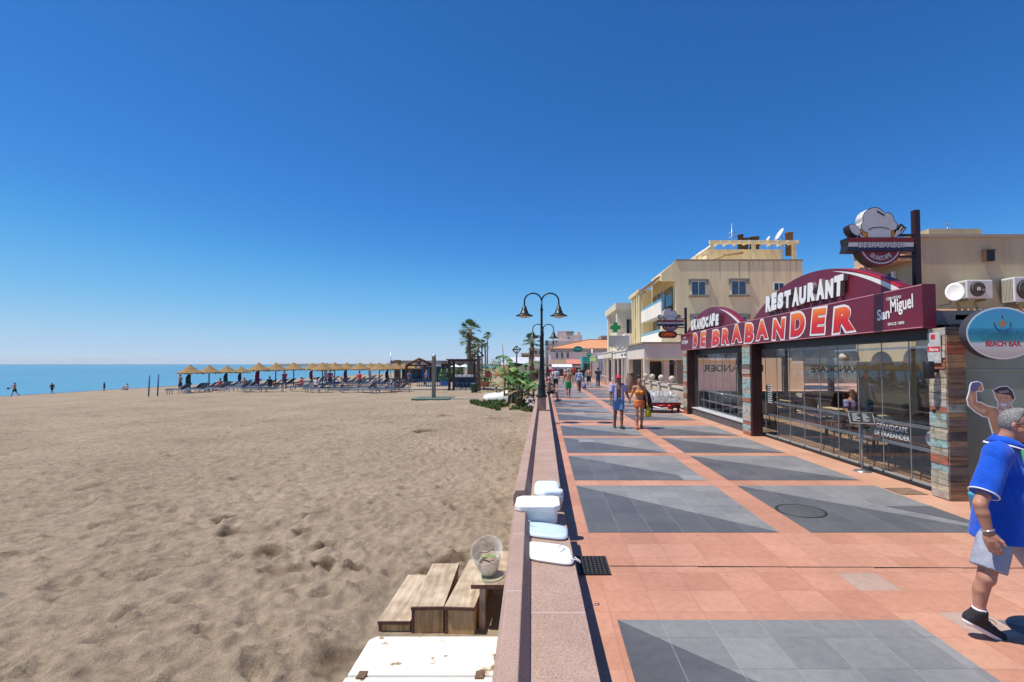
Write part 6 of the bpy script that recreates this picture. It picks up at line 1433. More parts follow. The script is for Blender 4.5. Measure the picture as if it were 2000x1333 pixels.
for xx in (p.x + .15, p.x + .9, q.x - .15): b = B(); b.box(xx - .07, xx + .07, 50.1, 50.25, zb, q.z - .121); b.build('post', BRN, root)
root = thing('round_sign', 'round faded red sign board on a stake among the plants', 'sign', (AY(953, 745, 42).x, 42, zb)); p = AY(953, 731, 42)
b = B(); b.prism([(p.x + .26 * math.cos(a), p.z + .3 * math.sin(a)) for a in np.linspace(0, 6.283, 21)[:-1]], (0, 42, 0), CAM_U, UP, (0, .05, 0)); b.build('board', mat('faded_red', (.3, .05, .06), .7, .2, 6), root); b = B(); b.box(p.x - .03, p.x + .03, 42.06, 42.12, zb, p.z); b.build('stake', BRN, root)
p = AY(929, 745, 41); b = B(); b.lathe([(.24, zb), (.3, zb + .75), (.33, zb + .78), (.33, zb + .88), (.1, zb + .93), (.001, zb + .94)], (p.x - .1, 41, 0), 12); b.build('litter_bin', mat('bin_green', (.02, .06, .05), .5, .1), None, label='dark green litter bin at the foot of the timber post', cat='bin')
# upturned white boat
p = AY(975, 770, 32.5); zb2 = sand_z(p.x, 32.5)
b = B(); n = 18; vs = []
for i in range(11):
    t = i / 10; w = math.sin(math.pi * min(1, .12 + t * .95) * .5 + 0) * (1 - max(0, t - .7) * 1.2); w = max(.05, .62 * math.sin(math.pi * (.08 + .8 * t)) ** .6)
    for j in range(9): a = math.pi * j / 8; vs.append((p.x - 1.0 + 2.5 * t, 32.5 - w * math.cos(a), zb2 - .05 + (.42 + .5 * t) * math.sin(a) ** .7))
b.add(vs, [(i * 9 + j, i * 9 + j + 1, (i + 1) * 9 + j + 1, (i + 1) * 9 + j) for i in range(10) for j in range(8)] + [tuple(range(9)), tuple(reversed(range(90, 99)))], 0, True)
b.tube([(p.x - 1.0, 32.5, zb2 + .38), (p.x + .2, 32.5, zb2 + .6), (p.x + 1.5, 32.5, zb2 + .86)], .035, 5)
b.build('upturned_boat', mat('boat_white', (.72, .7, .65), .5, .08, 3), None, label='upturned white boat hull lying on the sand beside the banana plants', cat='boat')

# ------------------------------------------------------------------ plants
LEAFB = [mat('banana_leaf', (.04, .115, .02), .6, .4, 3, col2=(.09, .2, .035)), mat('banana_leaf_pale', (.18, .29, .07), .5, .3, 3), mat('banana_stem', (.14, .15, .06), .7, .35, 4), mat('dead_leaf', (.3, .2, .1), .85, .3, 6)]
def banana_leaf(b, o, az, e0, L, w, rl, mi=0):
    n = 9; sp = []; d = e0; p = Vector(o)
    h = Vector((math.cos(az), math.sin(az), 0)); sdv = Vector((-math.sin(az), math.cos(az), 0))
    for i in range(n): sp.append(p.copy()); p = p + (h * math.cos(d) + Vector((0, 0, 1)) * math.sin(d)) * (L / (n - 1)); d -= (e0 + .75) / (n - 1)
    b.tube(sp, [.022] * 3 + [.012] * (n - 3), 4, mi)
    for sgn in (-1, 1):
        for i in range(1, n - 1):
            f = i / (n - 1); f2 = (i + 1) / (n - 1); wa = w * math.sin(math.pi * min(1, .08 + f * .93)) ** .6; wb = w * math.sin(math.pi * min(.999, .08 + f2 * .9)) ** .6
            dr = rl.uniform(.1, .5); g_ = .05 if rl.random() < .6 else .0
            a0 = sp[i].lerp(sp[i + 1], g_ * 4); a1 = sp[i + 1]
            b.add([a0, a1, a1 + sdv * sgn * wb + Vector((0, 0, -wb * dr)), a0 + sdv * sgn * wa + Vector((0, 0, -wa * dr))], [(0, 1, 2, 3)], mi, True)
def banana(label, x, y, H, seed, nl=8):
    rl = random.Random(seed); z = sand_z(x, y) - .05; root = thing('banana_plant', label, 'banana plant', (x, y, z), 'banana plants by the sea wall')
    b = B(); b.tube([(x, y, z), (x + .05, y, z + H * .3), (x + .08, y, z + H * .58)], [.1, .085, .05], 8, 2); b.tube([(x + .22, y + .1, z), (x + .3, y + .1, z + H * .4)], [.08, .04], 7, 2); b.build('stem', LEAFB, root)
    b = B()
    for i in range(nl):
        a = i * 2.4 + rl.uniform(-.3, .3); banana_leaf(b, (x + .08, y, z + H * rl.uniform(.42, .6)), a, rl.uniform(.75, 1.35), H * rl.uniform(.5, .75), H * rl.uniform(.06, .085), rl, rl.choice([0, 0, 0, 1]))
    for i in range(4): a = rl.uniform(0, 6.28); banana_leaf(b, (x + .06, y, z + H * .4), a, .1, H * .35, H * .05, rl, 3)
    b.build('leaves', LEAFB, root, recalc=False); return root
for i, (px, Y, H, nl, l) in enumerate(((1001, 31, 3.6, 3, 'tallest banana plant with one drooping top leaf left of the lamp'), (984, 33, 2.9, 4, 'banana plant with one huge arching leaf reaching left'), (1016, 29.5, 2.2, 7, 'bushy banana plant nearest the sea wall'), (1029, 27.8, 1.9, 7, 'low spreading banana plant beside the granite pedestal'), (1006, 30.2, 1.8, 6, 'small banana plant in the middle of the clump'), (968, 35, 1.5, 6, 'low banana plant at the left, over the white boat'), (1040, 32, 1.4, 6, 'small banana plant against the wall behind the lamp'), (994, 30.6, 2.2, 4, 'slim banana plant in front of the timber stakes'), (1010, 28.7, 2.4, 4, 'slim banana plant in front of the dark stake'))):
    banana(l, AY(px, 770, Y).x, Y, H, 60 + i, nl)
b = B(); p = AY(985, 720, 32)
b.tube([(p.x, 32, sand_z(p.x, 32)), (p.x + .02, 32, 1.2), (AY(981.5, 672, 32).x, 32, AY(981.5, 672, 32).z)], [.06, .045, .02], 6); b.build('bare_stalk', mat('bare_stalk', (.2, .19, .1), .7, .2, 4), None, label='tall bare leaning plant stalk rising above the banana plants', cat='plant stalk')
for (px, Y, l) in ((1020, 28.6, 'dark wooden stake, right of two, standing among the banana plants'), (1011, 29, 'wooden stake left of the dark one among the banana plants')):
    x = AY(px, 740, Y).x; b = B(); b.tube([(x, Y, -.5), (x, Y, 1.3)], .06, 6); b.build('plant_stake', mat('stake_wood', (.13, .09, .06), .8, .3, 6), None, label=l, cat='stake')
# ground cover at their feet
rg = random.Random(9); b = B()
for i in range(5200):
    t = rg.random(); Y = 22.5 + 10 * rg.random(); px = 918 + 126 * rg.random() ** .8; x = AY(px, 780, Y).x
    if x > -.55: continue
    if noise.noise((x * .8, Y * .5, 2)) < -.1: continue
    edge = (px - 918) / 60
    if Y < 26 + 3.2 * (1 - min(1, edge)) + 1.2 * noise.noise((x, 3, 1)): continue
    z = sand_z(x, Y); h = rg.uniform(.08, .26); a = rg.uniform(0, 6.28); w = rg.uniform(.03, .07)
    dx, dy = math.cos(a), math.sin(a); lx, ly = rg.uniform(-.12, .12), rg.uniform(-.12, .12)
    b.add([(x - dx * w, Y - dy * w, z), (x + dx * w, Y + dy * w, z), (x + lx, Y + ly, z + h)], [(0, 1, 2)], rg.choice([0, 0, 1]))
b.build('ground_cover', [mat('grass_green', (.06, .11, .025), .8, .35, 4), mat('grass_pale', (.14, .18, .05), .8, .3, 4)], None, label='low green creeping plants on the sand round the banana plants', cat='ground cover', kind='stuff', recalc=False)
b = B()
for i in range(34):
    x, Y = AY(1036 + rg.uniform(-8, 8), 765, 27).x, 27 + rg.uniform(-1.5, 1.5); b.ball((min(x, -.55), Y, sand_z(x, Y) + rg.uniform(.3, .7)), .045, 6)
b.build('white_flowers', mat('white_flower', (.72, .66, .7), .7, .1), None, label='patch of white flowers between banana plants and sea wall', cat='flowers', kind='stuff')
PALM = [mat('palm_leaf', (.09, .15, .05), .6, .4, 3, col2=(.17, .23, .08)), mat('palm_skirt', (.25, .17, .09), .9, .35, 5), mat('palm_trunk', (.17, .13, .095), .9, .3, 6, stretch=(1, 1, 4))]
def palm(label, px, py_crown, Y, cr, seed, skirt=.5, trunk_r=.17, nl=26, zb=-.5, stiff=1):
    rl = random.Random(seed); p = AY(px, py_crown, Y); root = thing('palm_tree', label, 'palm tree', (p.x, Y, zb), 'fan palms along the beach')
    b = B(); m = (p.z + zb) / 2; b.tube([(p.x + .1, Y, zb), (p.x + .15 * rl.uniform(-1, 1), Y, m), (p.x, Y, p.z)], [trunk_r * 1.25, trunk_r, trunk_r * .8], 10); b.build('trunk', PALM[2], root)
    b = B()
    for i in range(nl):
        az = rl.uniform(0, 6.28); e = rl.uniform(-.45, 1.35); L = cr * rl.uniform(.45, .62); d = Vector((math.cos(az) * math.cos(e), math.sin(az) * math.cos(e), math.sin(e))); o = p + d * L
        b.tube([p, p + d * L * .6 + Vector((0, 0, .03)), o], .02, 3)
        s = d.cross(UP).normalized(); up = s.cross(d)
        for k in range(9):
            f = (k - 4) / 4 * 1.25; t = (d * math.cos(f) + s * math.sin(f)).normalized(); tip = o + t * cr * .5 - Vector((0, 0, cr * .22 * rl.uniform(.3, 1.3) * (1 - .6 * max(0, e)) * stiff)); w = s * math.cos(f) * .045 * cr - d * math.sin(f) * .045 * cr
            b.add([o, o + t * cr * .28 + w, tip, o + t * cr * .28 - w], [(0, 1, 2, 3)])
    b.build('crown', PALM[0], root, recalc=False)
    b = B()
    for i in range(int(40 * skirt) + 8):
        az = rl.uniform(0, 6.28); h = rl.uniform(0, cr * 1.6 * skirt); o = p + Vector((0, 0, -h)); d = Vector((math.cos(az), math.sin(az), -rl.uniform(.7, 1.8))).normalized(); s = d.cross(UP).normalized() * .07 * cr; L = cr * rl.uniform(.4, .75)
        b.add([o, o + d * L * .6 + s, o + d * L, o + d * L * .6 - s], [(0, 1, 2, 3)])
    b.build('dead_fronds', PALM[1], root, recalc=False); return root
palm('tallest fan palm with thick grey trunk beside the dark pergola', 918, 645, 52, 1.25, 1, .3, .22)
palm('second fan palm with its crown just below the tallest one', 914, 668, 62, 1.2, 2, .6)
palm('small fan palm right of the tallest trunk', 928, 670, 95, 1.25, 3, .4); palm('small fan palm in the gap, third of the distant row', 934, 674, 105, 1.25, 4, .4); palm('small distant fan palm between two others of the row', 941, 672, 112, 1.2, 5, .4); palm('lowest distant fan palm of the row before the thin one', 947.5, 678, 118, 1.2, 6, .4)
palm('tall thin lone fan palm right of the distant row', 952.5, 657, 80, .85, 7, .25, .1)
palm('shaggy fan palm with broad brown skirt of dead fronds left of the lamp post', 1039, 670, 62, 1.35, 8, 1.2, .3, 34)
palm('low bushy fan palm at the end of the dark pergola', 922, 688, 60, .9, 9, .5)
def shrub(label, px, py0, py1, Y, w, seed, m=GRN, n=420):
    rl = random.Random(seed); a, c = AY(px, py0, Y), AY(px, py1, Y); root = thing('shrub', label, 'shrub', (a.x, Y, c.z), 'shrubs behind the beach'); h = a.z - c.z; b = B()
    for i in range(n):
        u, v = rl.uniform(-1, 1), rl.uniform(-1, 1); t = rl.random()
        if u * u + v * v + (t - .4) ** 2 * 2.2 > 1.1 + .5 * noise.noise((u * 2, t * 3, seed)): continue
        o = Vector((a.x + u * w, Y + v * w * .8, c.z + t * h)); az, e, l = rl.uniform(0, 6.28), rl.uniform(-.6, 1.2), rl.uniform(.15, .34); d = Vector((math.cos(az) * math.cos(e), math.sin(az) * math.cos(e), math.sin(e))); s = d.cross(UP).normalized() * l * .3
        b.add([o, o + d * l * .5 + s, o + d * l, o + d * l * .5 - s], [(0, 1, 2, 3)])
    b.build('foliage', m, root, recalc=False); b = B(); b.tube([(a.x, Y, c.z - .3), (a.x + .1, Y, c.z + h * .5)], [.07, .03], 6); b.build('stem', PALM[2], root); return root
for i, (px, a, c, Y, w, l) in enumerate(((868, 722, 748, 55, .7, 'round green shrub left of the dark pergola'), (945, 735, 756, 45, .5, 'dark green shrub in the terracotta planter beside the timber post'), (958, 718, 742, 56, 1.3, 'wide dark shrub behind the round red sign'), (975, 700, 722, 62, 1.5, 'broad pale shrub behind the banana plants'), (1000, 726, 745, 47, .9, 'dark shrub beneath the dark shelter roof'), (898, 716, 733, 62, 1.4, 'low mixed shrub behind the white counter'), (935, 712, 728, 64, 1.4, 'low shrub right of the palm trunk behind the pergola'), (1022, 728, 748, 44, .7, 'small shrub just left of the lamp post'))): shrub(l, px, a, c, Y, w, i + 3)
p = AY(946, 755, 45); b = B(); b.lathe([(.4, p.z), (.55, p.z + .42), (.6, p.z + .45), (.5, p.z + .4), (.001, p.z + .38)], (p.x, 44.9, 0), 14); b.build('planter', mat('terracotta_pot', (.4, .2, .12), .8, .2, 6), None, label='round terracotta planter with a dark green shrub beside timber post', cat='planter')
# ================================================================== PEOPLE
SKIN = lambda k: [mat('skin_fair', (.56, .3, .2), .5, .1, 8), mat('skin_tan', (.42, .2, .12), .5, .12, 8), mat('skin_dark', (.24, .11, .065), .5, .12, 8), mat('skin_pink', (.6, .32, .24), .5, .1, 8)][k]
HAIR = {'black': mat('hair_black', (.018, .014, .012), .6, .2, 30), 'brown': mat('hair_brown', (.06, .035, .02), .6, .25, 30), 'grey': mat('hair_grey', (.36, .35, .34), .7, .3, 40), 'blond': mat('hair_blond', (.35, .24, .12), .6, .25, 30)}
CL = {}
def cloth(nm, c): return mat('cloth_' + nm, c, .85, .1, 9, bump=.12, bscale=25)
def V3(*a): return np.array(a, float)
def pose(H=1.72, stride=.5, lead=1, arm=.5, seat=None, female=False, lean=0):
    """joints for a figure facing -Y, feet on z = 0"""
    s = H / 1.75; J = {}
    hz = .93 * s
    J['pel'] = V3(0, 0, hz + .02); J['wai'] = V3(0, -.01 - lean * .4, hz + .17 * s); J['che'] = V3(0, -lean, 1.27 * s); J['nec'] = V3(0, .012 - lean * 1.2, 1.49 * s); J['hea'] = V3(0, -.025 - lean * 1.3, 1.635 * s)
    sw = (.165 if female else .19) * s; hw = (.1 if female else .093) * s
    for sd in (-1, 1):
        J['sho', sd] = V3(sd * sw, .01 - lean, 1.425 * s); J['hip', sd] = V3(sd * hw, 0, hz - .02)
        f = sd * lead; th = stride * (.42 if f > 0 else -.3); kb = stride * (.12 if f > 0 else .55)
        L1, L2 = .43 * s, .42 * s
        kn = J['hip', sd] + V3(0, -math.sin(th) * L1, -math.cos(th) * L1); sh = th - kb
        an = kn + V3(-sd * .01, -math.sin(sh) * L2, -math.cos(sh) * L2); J['kne', sd] = kn; J['ank', sd] = an
        toe = math.atan2(0, 1) + (-.25 * stride if f > 0 else .55 * stride)
        J['toe', sd] = an + V3(sd * .03, -.17 * s * math.cos(toe), -.045 * s - .17 * s * math.sin(toe)); J['hee', sd] = an + V3(0, .05 * s * math.cos(toe) + .0, -.05 * s + .05 * math.sin(toe))
        ar = -arm * f * .45; ab = .1
        el = J['sho', sd] + V3(sd * (.05 + ab * .28), -math.sin(ar) * .29, -math.cos(ar) * .29) * s; fa = ar + .25
        wr = el + V3(sd * .015, -math.sin(fa) * .25, -math.cos(fa) * .25) * s; J['elb', sd] = el; J['wri', sd] = wr; J['han', sd] = wr + V3(0, -math.sin(fa) * .09, -math.cos(fa) * .09) * s
    low = min(min(J['toe', q][2], J['hee', q][2]) for q in (-1, 1)) - .028 * s
    for k in J: J[k] = J[k] - V3(0, 0, low)
    J['s'] = s; return J
def seated(H=1.7, seat=.45, recline=.15, knee=.1, arm='lap'):
    s = H / 1.75; J = {}; z = seat + .09
    J['pel'] = V3(0, 0, z); u = V3(0, math.sin(recline), math.cos(recline))
    J['wai'] = J['pel'] + u * .17 * s; J['che'] = J['pel'] + u * .34 * s; J['nec'] = J['pel'] + u * .55 * s; J['hea'] = J['nec'] + V3(0, -.03, .145 * s)
    for sd in (-1, 1):
        J['sho', sd] = J['pel'] + u * .49 * s + V3(sd * .19 * s, 0, 0); J['hip', sd] = V3(sd * .09 * s, -.02, z - .01)
        J['kne', sd] = J['hip', sd] + V3(sd * .06, -.43 * s, knee * .3); J['ank', sd] = J['kne', sd] + V3(0, -.06, -.41 * s); J['toe', sd] = J['ank', sd] + V3(sd * .02, -.17 * s, -.05 * s); J['hee', sd] = J['ank', sd] + V3(0, .05, -.05)
        J['elb', sd] = J['sho', sd] + V3(sd * .06, -.06, -.28 * s); J['wri', sd] = J['elb', sd] + V3(-sd * .05, -.22, -.06) * s; J['han', sd] = J['wri', sd] + V3(-sd * .02, -.08, -.02)
    J['s'] = s; return J
def body(J, fat=1.0, female=False, fw=V3(0, -1, 0), fingers=True):
    s = J['s']; sq = (fw, 1.5 if fat < 1.15 else 1.22); P = {}
    P['torso'] = [cap(J['pel'], J['wai'], .152 * s * fat * (1.05 if female else 1), .135 * s * fat * (.88 if female else 1.02), .06, sq), cap(J['wai'], J['che'], .135 * s * fat * (.88 if female else 1.02), .162 * s * (fat * .5 + .5) * (.9 if female else 1), .06, sq), cap(J['sho', -1], J['sho', 1], .066 * s, None, .06), cap(J['che'], J['nec'], .1 * s, .055 * s, .05)]
    if female:
        for sd in (-1, 1): P['torso'].append(ell(J['che'] + fw * .085 * s + V3(sd * .075 * s * -fw[1], sd * .075 * s * fw[0], -.015), (.066 * s,) * 3, .03))
    P['head'] = [cap(J['nec'] - V3(0, 0, .03), J['hea'], .056 * s, .052 * s, .03), ell(J['hea'] + V3(0, 0, .035 * s), (.078 * s, .092 * s, .095 * s), .02), ell(J['hea'] + fw * .018 * s - V3(0, 0, .03 * s), (.06 * s, .07 * s, .085 * s), .03)]
    hd = J['hea']; rt = V3(-fw[1], fw[0], 0)
    P['head'] += [ell(hd + fw * .092 * s + V3(0, 0, -.002), (.014 * s, .02 * s, .022 * s), .012)] + [ell(hd + rt * q * .078 * s + V3(0, 0, .005), (.013 * s, .02 * s, .03 * s), .008) for q in (-1, 1)]
    P['arms'] = []; P['legs'] = []
    for sd in (-1, 1):
        P['arms'] += [cap(J['sho', sd], J['elb', sd], .053 * s * (fat * .4 + .6), .041 * s, .04), cap(J['elb', sd], J['wri', sd], .041 * s, .027 * s, .02)]
        w, h = J['wri', sd], J['han', sd]; d = (h - w); d = d / max(1e-6, np.linalg.norm(d))
        P['arms'].append(cap(w, w + d * .07 * s, .03 * s, .036 * s, .02, (rt, 1.5)))
        if fingers:
            for q in range(4):
                o = w + d * .075 * s + fw * (.026 - .018 * q) * s; L = (.05, .062, .058, .044)[q] * s; t = o + d * L * .62 + rt * -sd * .006; P['arms'] += [cap(o, t, .0105 * s, .0095 * s, .006), cap(t, t + d * L * .45 - rt * sd * .018, .0095 * s, .008 * s, .004)]
            o = w + d * .03 * s + fw * .028 * s; P['arms'].append(cap(o, o + fw * .03 * s + d * .045 * s, .013 * s, .01 * s, .008))
        P['legs'] += [cap(J['hip', sd], J['kne', sd], .088 * s * (fat * .5 + .5), .056 * s, .04), cap(J['kne', sd], J['kne', sd] * .62 + J['ank', sd] * .38 + -fw * .012, .054 * s, .056 * s, .03), cap(J['kne', sd] * .62 + J['ank', sd] * .38 - fw * .012, J['ank', sd], .055 * s, .036 * s, .03), cap(J['ank', sd], J['hee', sd], .036 * s, .032 * s, .03), cap(J['hee', sd], J['toe', sd], .036 * s, .028 * s, .03, (V3(0, 0, 1), 1.15))]
    return P
def person(label, loc, yaw, J, skin=1, hair='brown', top=None, bottom=None, shoes=None, female=False, fat=1.0, vox=.02, hat=None, long_hair=False, sleeve=.6, bottom_len=.75, open_shirt=False, fingers=None, face=False, bikini=None, group=None, skirt=False):
    root = thing('person', label, 'person', loc, group)
    fingers = vox < .014 if fingers is None else fingers
    P = body(J, fat, female, fingers=fingers); s = J['s']; fw = V3(0, -1, 0)
    ob = field_obj('body', P['torso'] + P['head'] + P['arms'] + P['legs'], vox, SKIN(skin), root)
    for m_ in ([ob] if ob else []): m_.data.name = 'person_body'
    hd = J['hea']
    if hair:
        c = hd + V3(0, 0, .035 * s); n_ = V3(0, -.82, -.57); pr = [ell(c, (.084 * s, .098 * s, .101 * s), .02, cuts=[(c + V3(0, -.035, .0) * s, n_)])]
        if long_hair: pr += [cap(hd + V3(0, .05, .03) * s, hd + V3(0, .075, -.2) * s, .075 * s, .06 * s, .03, (V3(0, 1, 0), 1.5))]
        field_obj('hair', pr, min(vox, .014), HAIR[hair], root)
    if hat is not None:
        c = hd + V3(0, 0, .06 * s); field_obj('cap', [ell(c, (.093 * s, .106 * s, .095 * s), .02, cuts=[(c + V3(0, 0, -.012), V3(0, 0, -1))]), ell(c + V3(0, -.12, -.004) * s, (.075 * s, .075 * s, .014 * s), .02)], min(vox, .012), hat, root)
    if top is not None:
        tp = list(P['torso'])
        for sd in (-1, 1):
            a, e = J['sho', sd], J['elb', sd]; L = 1.0 if sleeve > 1 else sleeve; q = a + (e - a) * L; d = (e - a) / np.linalg.norm(e - a)
            if sleeve > 0: tp.append(cap(a, a + (e - a) * min(1, L + .15), .06 * s, .06 * s if sleeve <= 1 else .05 * s, .03, cuts=[(q, d)] if sleeve <= 1 else ()))
            if sleeve > 1: tp.append(cap(e, J['wri', sd], .05 * s, .042 * s, .02))
        subs = []
        if open_shirt: subs.append(lambda X, Y, Z: np.maximum(np.abs(X) - (.075 + .0 * Z), Y - J['che'][1] + .02))
        tp.append(cap(J['pel'] + V3(0, 0, -.02), J['wai'], .165 * s * fat, .15 * s * fat, .05, (fw, 1.45)))
        field_obj('shirt', tp, vox, top, root, .016 if not open_shirt else .026, [(J['pel'] + V3(0, 0, -.03 * s), V3(0, 0, -1)), (J['nec'] + V3(0, -.0, -.01 * s), V3(0, -.35, .94))], subs)
    if bikini is not None:
        for nm, z0, z1 in (('bikini_top', J['che'][2] - .075 * s, J['che'][2] + .045 * s), ('bikini_bottom', J['pel'][2] - .12 * s, J['pel'][2] + .03 * s)):
            pp = P['torso'] + (P['legs'] if nm == 'bikini_bottom' else [])
            field_obj(nm, pp, vox, bikini, root, .013, [(V3(0, 0, z0), V3(0, 0, -1)), (V3(0, 0, z1), V3(0, 0, 1))])
    if bottom is not None:
        bp = [cap(J['pel'] + V3(0, 0, .02), J['pel'] - V3(0, 0, .06 * s), .155 * s * fat, .15 * s * fat, .04, (fw, 1.35))]
        for sd in (-1, 1):
            h_, k_, a_ = J['hip', sd], J['kne', sd], J['ank', sd]; d = (k_ - h_) / np.linalg.norm(k_ - h_)
            if bottom_len <= 1: q = h_ + (k_ - h_) * bottom_len; bp.append(cap(h_, h_ + (k_ - h_) * min(1.1, bottom_len + .2), .094 * s * (fat * .5 + .5), .086 * s, .04, cuts=[(q, d)]))
            else: bp += [cap(h_, k_, .094 * s, .068 * s, .04), cap(k_, a_ + V3(0, 0, .02), .068 * s, .055 * s, .03)]
        if skirt: bp.append(cap(J['pel'], (J['kne', 1] + J['kne', -1]) / 2 + V3(0, 0, .12), .16 * s, .2 * s, .05, (fw, 1.2)))
        field_obj('shorts' if bottom_len <= 1 and not skirt else ('skirt' if skirt else 'trousers'), bp, vox, bottom, root, .012, [(J['pel'] + V3(0, 0, .06 * s), V3(0, 0, 1))])
    if shoes is not None:
        for sd in (-1, 1): field_obj('shoe', [cap(J['hee', sd] + V3(0, 0, .01), J['toe', sd], .04 * s, .033 * s, .03), cap(J['ank', sd] - V3(0, 0, .02), J['hee', sd], .04 * s, .04 * s, .03)], min(vox, .016), shoes, root, .006)
    if face:
        for sd in (-1, 1):
            b = B(); b.ball(tuple(hd + V3(sd * .031 * s, -.086 * s, .016 * s) + V3(*loc)), .009 * s, 8); b.build('eye', mat('eye_dark', (.02, .015, .012), .2, 0), root)
        b = B(); b.ball(tuple(hd + V3(0, -.083 * s, -.048 * s) + V3(*loc)), .02 * s, 8, 0, 1, .35, .3); b.build('mouth', mat('lips', (.3, .1, .08), .5, 0), root)
    root.rotation_euler.z = yaw
    return root
def ground_at(px, py, z=0): return G(px, py, z)

# ---- the couple hand in hand
g1, g2 = G(1208, 837), G(1249, 838)
J = pose(1.68, .45, 1, .25); J['elb', 1] = J['sho', 1] + V3(.1, -.0, -.27) * J['s']; J['wri', 1] = J['elb', 1] + V3(.085, -.05, -.215) * J['s']; J['han', 1] = J['wri', 1] + V3(.02, -.02, -.085)
pm = person('man in red cap, open lilac shirt and blue shorts walking hand in hand', (g1.x, g1.y, 0), R(4), J, 2, 'grey', cloth('lilac', (.38, .38, .62)), cloth('sky_blue', (.13, .25, .48)), mat('sandal_black', (.03, .03, .03), .6, 0), vox=.011, hat=mat('cap_red', (.5, .02, .06), .7, .05), open_shirt=True, face=True, bottom_len=.72, sleeve=.75, fat=1.06)
J2 = pose(1.6, .35, -1, .2, female=True)
hx = g2.x - g1.x; J2['elb', -1] = J2['sho', -1] + V3(-.1, 0, -.26) * J2['s']; J2['wri', -1] = J2['elb', -1] + V3(-.09, -.05, -.2) * J2['s']; J2['han', -1] = J2['wri', -1] + V3(-.02, -.02, -.085)
pwm = person('woman in orange bikini with hair tied up, holding the hand of red cap man', (g2.x, g2.y, 0), R(-4), J2, 1, 'brown', None, None, mat('sandal_orange', (.5, .18, .05), .6, 0), female=True, vox=.011, bikini=cloth('orange', (.75, .25, .02)), face=True)
b = B(); b.ball((g2.x, g2.y + .05, J2['hea'][2] + .16), .06, 10); b.build('hair_bun', HAIR['brown'], pwm)
field_obj('wrap', [cap(J2['pel'] + V3(0, 0, -.02), J2['pel'] + V3(0, 0, -.14), .165, .17, .04, (V3(0, -1, 0), 1.3))], .012, cloth('coral_wrap', (.6, .16, .06)), pwm, .012, [(J2['pel'] + V3(0, 0, .02), V3(0, 0, 1)), (J2['pel'] + V3(0, 0, -.2), V3(0, 0, -1))])
b = B()
for sd in (-1, 1): b.ball((g2.x + sd * .031, g2.y - .09, J2['hea'][2] + .016), .022, 8, 0, 1, .4, .8)
b.build('sunglasses', BLK, pwm)
bx, bz = g2.x + .27, J2['wri', 1][2] - .03
root = thing('shopping_bag', 'yellow green mesh bag hanging from the right side of the woman in orange', 'bag', (bx, g2.y - .02, bz - .5)); b = B(); b.tube([(bx - .02, g2.y - .05, bz), (bx, g2.y - .04, bz - .15), (bx + .01, g2.y - .04, bz - .36), (bx + .01, g2.y - .04, bz - .44)], [.02, .05, .11, .06], 10); b.build('bag_body', cloth('lime', (.42, .4, .02)), root)
root = thing('dark_rucksack', 'dark green and black rucksack carried on the shoulder of the woman in orange', 'bag', (g2.x + .24, g2.y + .14, .7)); b = B(); b.tube([(g2.x + .2, g2.y + .16, 1.25), (g2.x + .27, g2.y + .16, 1.1), (g2.x + .29, g2.y + .15, .85), (g2.x + .24, g2.y + .15, .62)], [.06, .12, .15, .1], 10); b.build('sack', cloth('black_green', (.012, .025, .022)), root)

# ---- walkers further along
wk = [ # px, py(feet), yaw deg, H, label, skin, hair, top, bottom, female, kw
 (1110, 778.5, 182, 1.76, 'bare backed man in bright green shorts walking away, bending forward', 1, 'grey', None, ('green', (.03, .3, .1)), False, dict(fat=1.1, lean=.06, bottom_len=.8)),
 (1085.5, 764, 178, 1.74, 'man in white T-shirt and black shorts walking away near the wall', 1, 'brown', ('white_grey', (.6, .62, .68)), ('black', (.02, .02, .025)), False, dict(bottom_len=.8)),
 (1131, 767, 180, 1.68, 'person in pale striped shirt and brown trousers walking away with a bag', 3, 'grey', ('pale_blue', (.4, .45, .6)), ('brown', (.16, .12, .09)), False, dict(bottom_len=2, sleeve=2)),
 (1150, 757, 180, 1.72, 'shirtless man in dark shorts walking away beside the turquoise kiosk', 3, 'black', None, ('navy', (.02, .025, .06)), False, dict(bottom_len=.9)),
 (1080, 745, 175, 1.7, 'person in pink red top far along the wall side', 1, 'brown', ('pink_red', (.55, .07, .12)), ('dark', (.04, .04, .05)), True, {}),
 (1090, 742, 5, 1.72, 'man in blue shirt behind the white T-shirt walker', 1, 'black', ('blue_mid', (.12, .2, .42)), ('dark', (.04, .04, .05)), False, {}),
 (1104, 745, 0, 1.66, 'woman in pale pink top walking towards us under the white awning', 3, 'blond', ('pale_pink', (.62, .4, .36)), ('beige', (.4, .33, .25)), True, {}),
 (1112, 742, 180, 1.66, 'woman in cream top beside the red shirted man', 3, 'blond', ('cream', (.6, .55, .42)), ('beige', (.4, .33, .25)), True, {}),
 (1121, 741, 183, 1.76, 'man in bright red shirt below the salmon awning', 1, 'black', ('bright_red', (.6, .05, .03)), ('dark', (.04, .04, .05)), False, {}),
 (1071, 747, 0, 1.7, 'person in wine red clothes beside the far wall', 2, 'black', ('wine', (.2, .02, .05)), ('wine', (.2, .02, .05)), False, {}),
 (1168, 757, 170, 1.72, 'person in dark clothes in front of the cream shop', 1, 'black', ('ink', (.03, .04, .08)), ('dark_blue', (.04, .07, .13)), False, dict(bottom_len=2)),
 (1138, 748, 10, 1.7, 'person in black beside the turquoise kiosk', 2, 'black', ('black', (.02, .02, .025)), ('black', (.02, .02, .025)), False, dict(bottom_len=2))]
